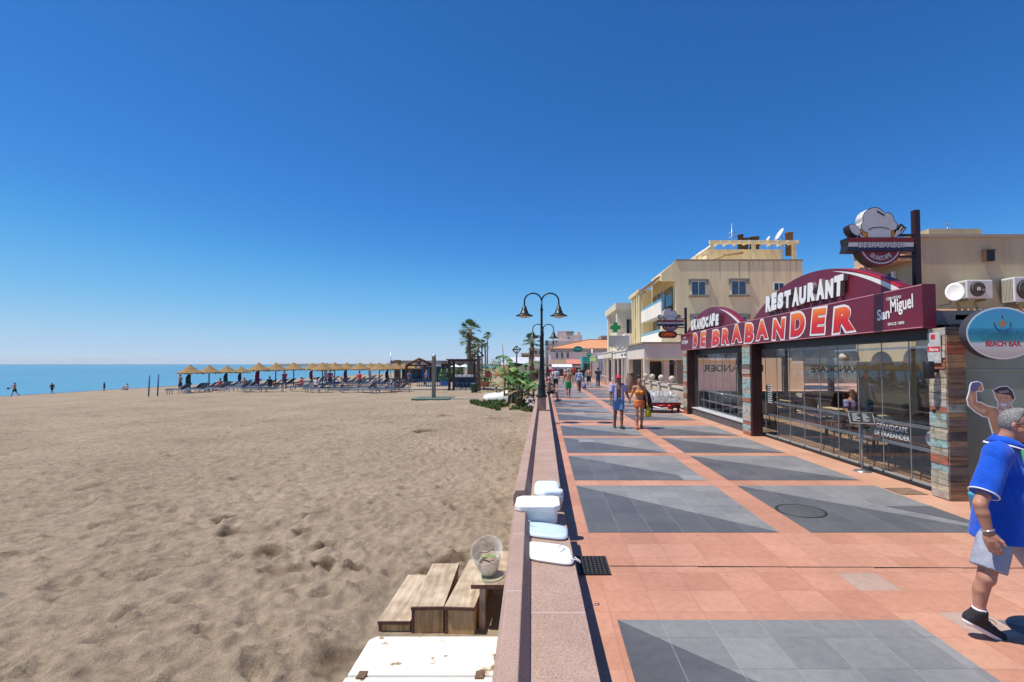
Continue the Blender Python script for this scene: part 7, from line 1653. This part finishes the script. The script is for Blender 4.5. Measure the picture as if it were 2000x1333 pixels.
for i, (px, py, yw, H, l, sk, hr, tp, bt, fm, kw) in enumerate(wk):
    kw = dict(kw); lean = kw.pop('lean', 0); g_ = G(px, py); far = g_.y > 45
    person(l, (g_.x, g_.y, 0), R(yw), pose(H, .4 + .2 * (i % 3), 1 if i % 2 else -1, .5, female=fm, lean=lean), sk, hr, cloth(*tp) if tp else None, cloth(*bt), None if not i % 2 else mat('shoe_white', (.6, .6, .6), .6, 0), fm, vox=.03 if far else .02, **kw)
g_ = G(1139, 763); b = B(); b.tube([(g_.x + .05, g_.y, .62), (g_.x + .06, g_.y, .5), (g_.x + .08, g_.y, .18), (g_.x + .08, g_.y, .1)], [.04, .14, .19, .12], 10); b.build('carrier_bag', cloth('violet', (.22, .18, .4)), None, label='violet carrier bag held by the person in brown trousers', cat='bag')
# the dog-walker's bundle is left out; the man sitting on the wall
Y = 27.5; person('man in olive top and dark shorts sitting on the sea wall beside the lamp', (.27, Y, 0), R(82), seated(1.72, .47, .0, .0), 1, 'grey', cloth('olive', (.2, .2, .11)), cloth('dark', (.04, .04, .05)), mat('shoe_dark', (.04, .03, .03), .6, 0), vox=.02)
Y = 38; person('person in wine red top sitting on the far part of the sea wall', (.3, Y, 0), R(85), seated(1.68, .47, .0, .0), 2, 'black', cloth('wine', (.2, .02, .05)), cloth('black', (.02, .02, .025)), None, vox=.03)
for i, (px, Y, hr, c) in enumerate(((1044, 70, 'black', ('ink', (.03, .04, .08))), (1049, 70.4, 'brown', ('navy', (.02, .025, .06))), (1055, 70.2, 'black', ('black', (.02, .02, .025))))):
    x = AY(px, 720, Y).x; person('%s of three dark clothed people standing before the pale porch' % ('leftmost', 'middle one', 'rightmost')[i], (x, Y, -.3), R(180 + 20 * i), pose(1.72, .15), 1, hr, cloth(*c), cloth('dark', (.04, .04, .05)), vox=.035, bottom_len=2)

# ---- guests inside the restaurant
for (x, y, yw, l, hr, tp) in ((8.6, 13.9, 20, 'guest in lilac blue shirt sitting inside the restaurant behind the glass', 'black', ('lilac_blue', (.2, .2, .42))), (9.7, 12.7, 250, 'guest in dark clothes sitting deep inside the restaurant', 'brown', ('dark', (.04, .04, .05))), (7.9, 17.5, 200, 'guest in green top sitting behind the left hand glass', 'brown', ('bottle_green', (.03, .12, .07)))):
    person(l, (x, y, .02), R(yw), seated(1.72, .45, .05), 1, hr, cloth(*tp), cloth('dark_blue', (.04, .07, .13)), None, vox=.022, bottom_len=2)
x, y = 10.4, 15.6; person('waiter in red brown shirt standing at the bar inside the restaurant', (x, y, .02), R(150), pose(1.78, .1), 1, 'black', cloth('rust', (.25, .07, .04)), cloth('dark', (.04, .04, .05)), None, vox=.022, bottom_len=2)

# ---- people by the water and under the parasols
def shore(px, py, tall_px, label, yaw, top, bottom, **kw):
    X = -60 if px > 180 else -62
    d = ray(px, py); Y = X / d.x * d.y; z = max(SEA_Z - .15, sand_z(X, Y)); H = min(1.75, max(1.2, tall_px * Y / FPX))
    return person(label, (X, Y, z), R(yaw), kw.pop('J', None) or pose(H, kw.pop('stride', .6), kw.pop('lead', 1)), 1, 'black', cloth(*top) if top else None, cloth(*bottom), None, vox=.03, **kw)
reach = pose(1.6, .9)
for sd in (-1, 1): reach['elb', sd] = reach['sho', sd] + V3(sd * .03, -.18, -.19); reach['wri', sd] = reach['elb', sd] + V3(-sd * .08, -.2, -.1); reach['han', sd] = reach['wri', sd] + V3(-sd * .02, -.09, -.03)
SH1 = shore(28.5, 771, 22, 'dark silhouetted person bending with a paddle at the waterline, leftmost', -70, None, ('dark', (.04, .04, .05)), J=reach)
p = Vector((SH1.location.x - .55, SH1.location.y - .2, SH1.location.z + .95)); b = B(); b.ball(tuple(p), .2, 10, 0, 1, .3, .6); b.build('beach_bat', mat('bat_black', (.02, .02, .02), .6, 0), None, label='dark bat in the hand of the leftmost bather', cat='bat')
shore(101.5, 767, 22, 'dark silhouetted person striding along the waterline, second from left', -100, ('dark', (.04, .04, .05)), ('dark', (.04, .04, .05)), stride=1.0, lead=-1)
shore(203.5, 762, 16, 'child in dark clothes pointing at the sea on the waterline', -80, ('navy', (.02, .025, .06)), ('navy', (.02, .025, .06)), stride=.15)
d = ray(248, 760); X = -58; Y = X / d.x * d.y; person('person in white shirt sitting on the sand at the waterline', (X, Y, sand_z(X, Y)), R(-90), seated(1.7, .02, .1, 1.3), 1, 'brown', cloth('white', (.72, .72, .72)), cloth('dark', (.04, .04, .05)), None, vox=.03)
pb = [(353, 47, 'stand', 0, ('none', None), 'standing in the water beyond the leftmost parasol', 'wine'), (430, 47.5, 'sit', 2, ('red', (.4, .03, .05)), 'in red sitting under the second parasol from the left', 'wine'), (478, 47, 'sit', 1, ('sand', (.5, .4, .25)), 'in a straw coloured top sitting under the fourth parasol from the left', 'x'), (500, 50, 'stand', 1, ('white', (.72, .72, .72)), 'in white standing behind the fifth parasol from the left', 'x'), (528, 46, 'sit', 2, ('black', (.02, .02, .025)), 'in black sitting between the fifth and sixth parasol', 'x'), (556, 47, 'stand', 1, ('plum', (.25, .05, .12)), 'in plum standing beside the sixth parasol', 'x'), (588, 46, 'sit', 1, ('red', (.4, .03, .05)), 'in red sitting left of the eighth parasol', 'x'), (618, 45, 'sit', 0, ('white', (.72, .72, .72)), 'in white sitting on a lounger under the ninth parasol', 'x'), (668, 45, 'sit', 3, ('cream', (.6, .55, .42)), 'in cream sitting with raised knees under the eleventh parasol', 'x'), (702, 47, 'stand', 1, ('bright_red', (.6, .05, .03)), 'in bright red standing beneath the thirteenth parasol', 'x'), (733, 45, 'sit', 2, ('grey', (.3, .3, .32)), 'in grey sitting between two loungers near the fifteenth parasol', 'x'), (764, 43.5, 'sit', 3, None, 'bare backed, leaning forward on a lounger in front of the sixteenth parasol', 'x'), (779, 44, 'sit', 2, ('navy', (.02, .025, .06)), 'in navy sitting on the rightmost near lounger', 'x'), (800, 50, 'stand', 1, ('blue_mid', (.12, .2, .42)), 'in blue standing at the right end of the parasols', 'x'), (833, 53, 'stand', 1, ('violet', (.22, .18, .4)), 'in violet standing at the blue railing of the beach restaurant', 'x'), (645, 51, 'stand', 0, ('pink_red', (.55, .07, .12)), 'in pink standing far under the tenth parasol', 'x')]
for i, (px, Y, md, sk, tp, l, _x) in enumerate(pb):
    x = ray(px, 711).x / ray(px, 711).y * Y; z = sand_z(x, Y)
    if tp and tp[1] is None: tp = None
    Jp = pose(1.7, .2) if md == 'stand' else seated(1.7, .36, .15, .4)
    person('beach guest ' + l, (x, Y, z), R((i * 67) % 360 - 90), Jp, sk, ('black', 'brown', 'grey', 'blond')[i % 4], cloth(*tp) if tp else None, cloth('dark_blue', (.04, .07, .13)), None, vox=.035, group='beach guests under the parasols')

# ---- the man in the blue polo shirt at the right edge
FY = 3.905
root = thing('person', 'grey haired man in sunglasses, blue polo shirt, pale shorts and black trainers striding past', 'person', (3.6, FY, 0))
f = V3(.68, -.73, 0); f /= np.linalg.norm(f); r = V3(f[1], -f[0], 0)        # forwards, and the side of his right hand
def W(px, py, Y): p = AY(px, py, Y); return V3(p.x - 3.6, p.y - FY, p.z)
O = V3(0, 0, 0); J = {}; s = 1.0; J['s'] = 1.0
ctr = W(1960, 1000, FY); cx_ = ctr[0]
J['pel'] = V3(cx_ + .0, .02, .93); J['wai'] = J['pel'] + V3(0, 0, .16) + f * .02; J['che'] = V3(cx_ + .01, .02, 1.27); J['nec'] = V3(cx_ + .05, .02, 1.48); J['hea'] = J['nec'] + f * .055 + V3(0, 0, .13)
J['sho', -1] = J['che'] + r * .2 + V3(0, 0, .135); J['sho', 1] = J['che'] - r * .2 + V3(0, 0, .135)
J['elb', -1] = W(1914, 985, FY - .2); J['wri', -1] = W(1931, 1042, FY - .22); J['elb', 1] = J['sho', 1] - r * .1 + f * .03 + V3(0, 0, -.28); J['wri', 1] = J['elb', 1] + f * .1 + V3(0, 0, -.24)
J['hip', -1] = J['pel'] + r * .095 + V3(0, 0, -.03); J['hip', 1] = J['pel'] - r * .095 + V3(0, 0, -.03)
J['kne', -1] = W(1926, 1128, FY - .1); J['ank', -1] = W(1912, 1192, FY - .06)
J['hee', -1] = W(1896, 1210, FY - .03); tg = G(1944, 1246); J['toe', -1] = V3(tg.x - 3.6, tg.y - FY, .034)
J['kne', 1] = J['hip', 1] + f * .24 + V3(0, 0, -.38); J['ank', 1] = J['kne', 1] + f * .1 + V3(0, 0, -.4); J['hee', 1] = J['ank', 1] - f * .05 + V3(0, 0, -.05); J['toe', 1] = J['ank', 1] + f * .17 + V3(0, 0, -.0)
dl = J['hee', 1][2] - .035
for k in ('ank', 'hee', 'toe'): J[k, 1] = J[k, 1] - V3(0, 0, dl)
for sd in (-1, 1): J['han', sd] = J['wri', sd] + (J['wri', sd] - J['elb', sd]) * .3
Pb = body(J, 1.12, False, f, fingers=False)
Pb['torso'].append(ell(J['wai'] + f * .05, (.15, .15, .17), .06))
# right hand: palm, four bent fingers of different length, thumb leaving the side of the palm
w = J['wri', -1]; hd_ = W(1947, 1085, FY - .25) - w; hd_ /= np.linalg.norm(hd_); sp = f * .9 + V3(0, 0, .15); sp -= hd_ * (sp @ hd_); sp /= np.linalg.norm(sp); cu = np.cross(hd_, sp); cu = cu if cu @ r < 0 else -cu
hand = [cap(w, w + hd_ * .045, .028, .036, .02, (cu, 1.45)), cap(w + hd_ * .03 - sp * .016, w + hd_ * .085 - sp * .026, .03, .02, .015, (cu, 1.4)), cap(w + hd_ * .03 + sp * .016, w + hd_ * .085 + sp * .022, .03, .021, .015, (cu, 1.4))]
for q in range(4):
    o = w + hd_ * .09 + sp * (.03 - .02 * q); L = (.07, .08, .074, .056)[q]; d1 = hd_ + cu * (.16 + .05 * q) + sp * (.03 - .03 * q); d1 /= np.linalg.norm(d1); a1 = o + d1 * L * .45; d2 = d1 + cu * .45; d2 /= np.linalg.norm(d2); a2 = a1 + d2 * L * .32; d3 = d2 + cu * .4; d3 /= np.linalg.norm(d3); a3 = a2 + d3 * L * .25
    hand += [cap(o - d1 * .012, a1, .0105, .0095, .006), cap(a1, a2, .0098, .0088, .003), cap(a2, a3, .0088, .0075, .003)]
o = w + hd_ * .03 + sp * .03; t1 = o + (sp * .7 + hd_ * .75) * .042; hand += [cap(o, t1, .015, .012, .012), cap(t1, t1 + (sp * .25 + hd_ * .95) * .032, .0115, .009, .004)]
hc = J['hea']; up = V3(0, 0, 1); fl = V3(.82, -.57, 0); fl /= np.linalg.norm(fl); rs_ = V3(fl[1], -fl[0], 0)
# head: skull, jaw, brow, nose, chin, ear with lobe, lips
Pb['head'] = [cap(J['nec'] - V3(0, 0, .05), hc - fl * .01 - up * .02, .066, .062, .03), ell(hc + up * .032 - fl * .012, (.078, .088, .095), .02), ell(hc + fl * .03 - up * .035, (.062, .062, .075), .03), ell(hc + fl * .045 - up * .085, (.035, .035, .028), .03), cap(hc + fl * .075 + up * .03 + rs_ * .03, hc + fl * .075 + up * .03 - rs_ * .03, .018, None, .015),
              cap(hc + fl * .09 + up * .015, hc + fl * .112 - up * .022, .011, .015, .012), cap(hc + fl * .083 - up * .055 + rs_ * .018, hc + fl * .083 - up * .055 - rs_ * .018, .01, None, .01), ell(hc + rs_ * .05 + fl * .03 - up * .03, (.03, .03, .03), .03)]
for q in (-1, 1): e = hc + rs_ * q * .078 - fl * .012; Pb['head'] += [ell(e + up * .012 - fl * .006, (.011, .02, .026), .006), ell(e - up * .018 + fl * .002, (.009, .011, .013), .006)]
arms = []
for sd in (-1, 1): arms += [cap(J['sho', sd], J['elb', sd], .058, .043, .02), cap(J['elb', sd], J['elb', sd] * .7 + J['wri', sd] * .3, .042, .042, .008), cap(J['elb', sd] * .7 + J['wri', sd] * .3, J['wri', sd], .042, .029, .008)]
lh = cap(J['wri', 1], J['han', 1], .034, .03, .02)
legs = []
for sd in (-1, 1):
    h_, k_, a_ = J['hip', sd], J['kne', sd], J['ank', sd]; m_ = k_ * .62 + a_ * .38 - f * .014
    legs += [cap(h_, k_, .098, .056, .04), ell(k_ + f * .012, (.05, .05, .056), .015), cap(k_, m_, .052, .051, .015), cap(m_, a_, .052, .035, .01), cap(a_, J['hee', sd], .04, .034, .02), cap(J['hee', sd], J['toe', sd], .036, .026, .02)]
skin = NG('skin_weathered', .5, .35); P_ = skin.pos(); c = skin.ramp(skin.noise(skin.P, 14, 5), [(.3, (.42, .19, .12)), (.7, (.54, .28, .19))]); c = skin.mix(.4, c, skin.ramp(skin.noise(skin.P, 130, 3), [(.35, (.8, .72, .68)), (.65, (1.1, 1.1, 1.1))]), 'MULTIPLY'); skin.base(c); skin.bump(skin.noise(skin.P, 180, 3), .2, .004); skin.p.inputs['Subsurface Weight'].default_value = .08
field_obj('body', Pb['torso'] + Pb['head'] + arms + legs + hand + [lh], .0062, skin.m, root)
POLO = NG('blue_polo', .85, .2); P_ = POLO.pos(); POLO.base(POLO.ramp(POLO.noise(POLO.P, 5, 4), [(.3, (.006, .075, .5)), (.7, (.01, .105, .62))])); fold = POLO.noise(POLO.comb(POLO.math('MULTIPLY', P_[0], 7), POLO.math('MULTIPLY', P_[1], 7), POLO.math('MULTIPLY_ADD', P_[0], 9, POLO.math('MULTIPLY', P_[2], 3.2))), 1, 3)
POLO.bump(POLO.math('MULTIPLY_ADD', POLO.noise(POLO.P, 350, 1), .03, fold), .9, .06); POLO.p.inputs['Sheen Weight'].default_value = .15
tp = list(Pb['torso']); sl_end = {}
tp.append(cap(J['pel'] - V3(0, 0, .2), J['wai'], .235, .195, .06, (f, 1.25)))
for sd in (-1, 1):
    a, e = J['sho', sd], J['elb', sd]; d = (e - a) / np.linalg.norm(e - a); q = a + (e - a) * .8; sl_end[sd] = (q, d); tp.append(cap(a, a + (e - a) * 1.05, .066, .074, .04, cuts=[(q, d)]))
field_obj('polo_shirt', tp, .008, POLO.m, root, .02, [(J['pel'] - V3(0, 0, .19), V3(0, 0, -1)), (J['nec'] + V3(0, 0, .025), (V3(0, 0, 1) + f * .45) / 1.1)])
WH = mat('white_piping', (.75, .76, .8), .8, 0)
base = V3(3.6, FY, 0)
for sd in (-1, 1):
    q, d = sl_end[sd]; u = np.cross(d, V3(0, 0, 1)); u /= np.linalg.norm(u); v_ = np.cross(d, u); b = B(); b.tube([tuple(base + q + (u * math.cos(a) + v_ * math.sin(a)) * .0905 - d * .004) for a in np.linspace(0, 6.283, 33)], .0055, 6); b.build('sleeve_piping', WH, root)
def collar(r0, r1, z0, z1, m, nm, th=.007):
    n = 30; vs = []
    for (rr, zz) in ((r0, z0), (r1, z1), (r1 + th, z1 - .002), (r0 + th, z0 - .002)):
        for i in range(n): a = math.pi * 2 * (i / (n - 1)) * .9 + math.pi * .1; d_ = f * math.cos(a) * 1.02 + r * math.sin(a); vs.append(tuple(base + J['nec'] + d_ * rr + V3(0, 0, zz) - V3(0, 0, .05) * max(0, math.cos(a)) ** 1.5 + f * .012))
    b = B(); b.add(vs, [(k * n + i, k * n + i + 1, ((k + 1) % 4) * n + i + 1, ((k + 1) % 4) * n + i) for k in range(4) for i in range(n - 1)], 0, True); return b.build(nm, m, root)
collar(.075, .08, -.01, .045, POLO.m, 'collar_stand'); collar(.082, .135, .05, -.012, POLO.m, 'collar'); collar(.128, .138, -.003, -.014, WH, 'collar_piping', .0085)
SH = NG('pale_shorts', .85, .2); P_ = SH.pos(); SH.base(SH.ramp(SH.noise(SH.P, 8, 4), [(.3, (.3, .31, .38)), (.7, (.38, .39, .46))])); SH.bump(SH.noise(SH.comb(SH.math('MULTIPLY', P_[0], 14), SH.math('MULTIPLY', P_[1], 14), SH.math('MULTIPLY_ADD', P_[0], 16, SH.math('MULTIPLY', P_[2], 6))), .6, 2), .6, .05)
bp = [cap(J['pel'] + V3(0, 0, .05), J['pel'] - V3(0, 0, .07), .17, .175, .04, (f, 1.2))]
for sd in (-1, 1): h_, k_ = J['hip', sd], J['kne', sd]; d = (k_ - h_) / np.linalg.norm(k_ - h_); q = h_ + (k_ - h_) * .86; bp.append(cap(h_, h_ + (k_ - h_) * 1.1, .1, .1, .05, cuts=[(q, d)]))
field_obj('shorts', bp, .009, SH.m, root, .012, [(J['pel'] + V3(0, 0, .1), V3(0, 0, 1))])
c = hc + up * .03 - fl * .012; nrm = fl * .86 - up * .5; nrm /= np.linalg.norm(nrm)
HG = NG('hair_salt_pepper', .7, .3); P_ = HG.pos(); HG.base(HG.ramp(HG.noise(HG.P, 120, 3), [(.3, (.09, .085, .08)), (.5, (.2, .19, .185)), (.7, (.36, .35, .34))])); HG.bump(HG.noise(HG.P, 260, 3), .5, .006)
hp = [ell(c + up * .0, (.08, .091, .0985), .01, cuts=[(c + fl * .028 + up * .01, nrm)]), ell(c + fl * .045 + up * .075, (.05, .05, .034), .02)]
field_obj('hair', hp, .006, HG.m, root, .001, [(hc - up * .045, -up)], [lambda X, Y, Z: np.minimum(1, np.sqrt((X - (hc + rs_ * .085)[0]) ** 2 + (Y - (hc + rs_ * .085)[1]) ** 2 + (Z - hc[2] - .002) ** 2) - .034)])
b = B(); T_ = lambda v: tuple(base + v)
lens = mat('sunglass_lens', (.012, .01, .01), .1, 0, spec=.8)
for q in (-1, 1): b.ball(T_(hc + fl * .098 + rs_ * q * .034 + up * .012), .026, 12, 0, 1, 1, .75, None)
sg = b.build('sunglasses', lens, root)
b = B()
for q in (-1, 1): b.tube([T_(hc + fl * .1 + rs_ * q * .06 + up * .02), T_(hc + fl * .06 + rs_ * q * .081 + up * .02), T_(hc - fl * .005 + rs_ * q * .087 + up * .022), T_(hc - fl * .02 + rs_ * q * .086 + up * .005)], .0035, 6)
b.build('temple_arms', BLK, sg)
b = B(); w2 = w - (w - J['elb', -1]) / np.linalg.norm(w - J['elb', -1]) * .022; d = hd_; u = sp; v_ = cu; b.tube([T_(w2 + (u * math.cos(a) * .037 + v_ * math.sin(a) * .034)) for a in np.linspace(0, 6.283, 29)], .006, 6); b.build('bracelet', mat('silver_bracelet', (.7, .68, .66), .25, .1, metal=.8), root)
TR, SOLE, SOCK = mat('trainer_knit', (.022, .022, .024), .8, .3, 60, bump=.3, bscale=150), mat('sole_white', (.72, .7, .7), .6, .05), mat('sock_white', (.75, .7, .78), .85, .05)
for sd in (-1, 1):
    a_, h_, t_ = J['ank', sd], J['hee', sd], J['toe', sd]; d = t_ - h_; d /= np.linalg.norm(d); tx = t_ + d * .05
    shp = [cap(h_ + V3(0, 0, .012), tx, .042, .03, .03), cap(a_ - V3(0, 0, .015) + d * .005, h_ * .5 + t_ * .5 + V3(0, 0, .02), .043, .034, .03), cap(a_ - V3(0, 0, .01), h_, .042, .042, .03)]
    n_ = np.cross(d, np.cross(V3(0, 0, 1), d)); n_ /= np.linalg.norm(n_)
    so_ = field_obj('trainer', shp, .007, TR, root, .004, [(a_ + V3(0, 0, .012) , (V3(0, 0, 1) + d * .2) / 1.02)])
    field_obj('sole', [cap(h_ - n_ * .018, tx - n_ * .014, .045, .035, .02)], .006, SOLE, root, .003, [(h_ - n_ * .014, n_), (h_ - n_ * .044, -n_)])
    field_obj('sock', [cap(a_ - V3(0, 0, .02), a_ + (J['kne', sd] - a_) * .1, .042, .043, .02)], .007, SOCK, root, .004, [(a_ + (J['kne', sd] - a_) * .085, (J['kne', sd] - a_) / np.linalg.norm(J['kne', sd] - a_))])
    b = B(); sv = np.cross(d, n_)
    for k in range(4): o = h_ + d * (.1 + .028 * k) + n_ * (.062 - .007 * k); b.tube([T_(o - sv * .026 - n_ * .008), T_(o + n_ * .002), T_(o + sv * .026 - n_ * .008)], .004, 5)
    o = h_ + d * .09 + n_ * .07; b.tube([T_(o), T_(o + d * .02 + sv * .04 + n_ * .006), T_(o + d * .04 + sv * .055 - n_ * .005)], .003, 4); b.tube([T_(o), T_(o + d * .02 - sv * .04 + n_ * .006), T_(o + d * .035 - sv * .05 - n_ * .005)], .003, 4)
    b.build('laces', BLK, root)
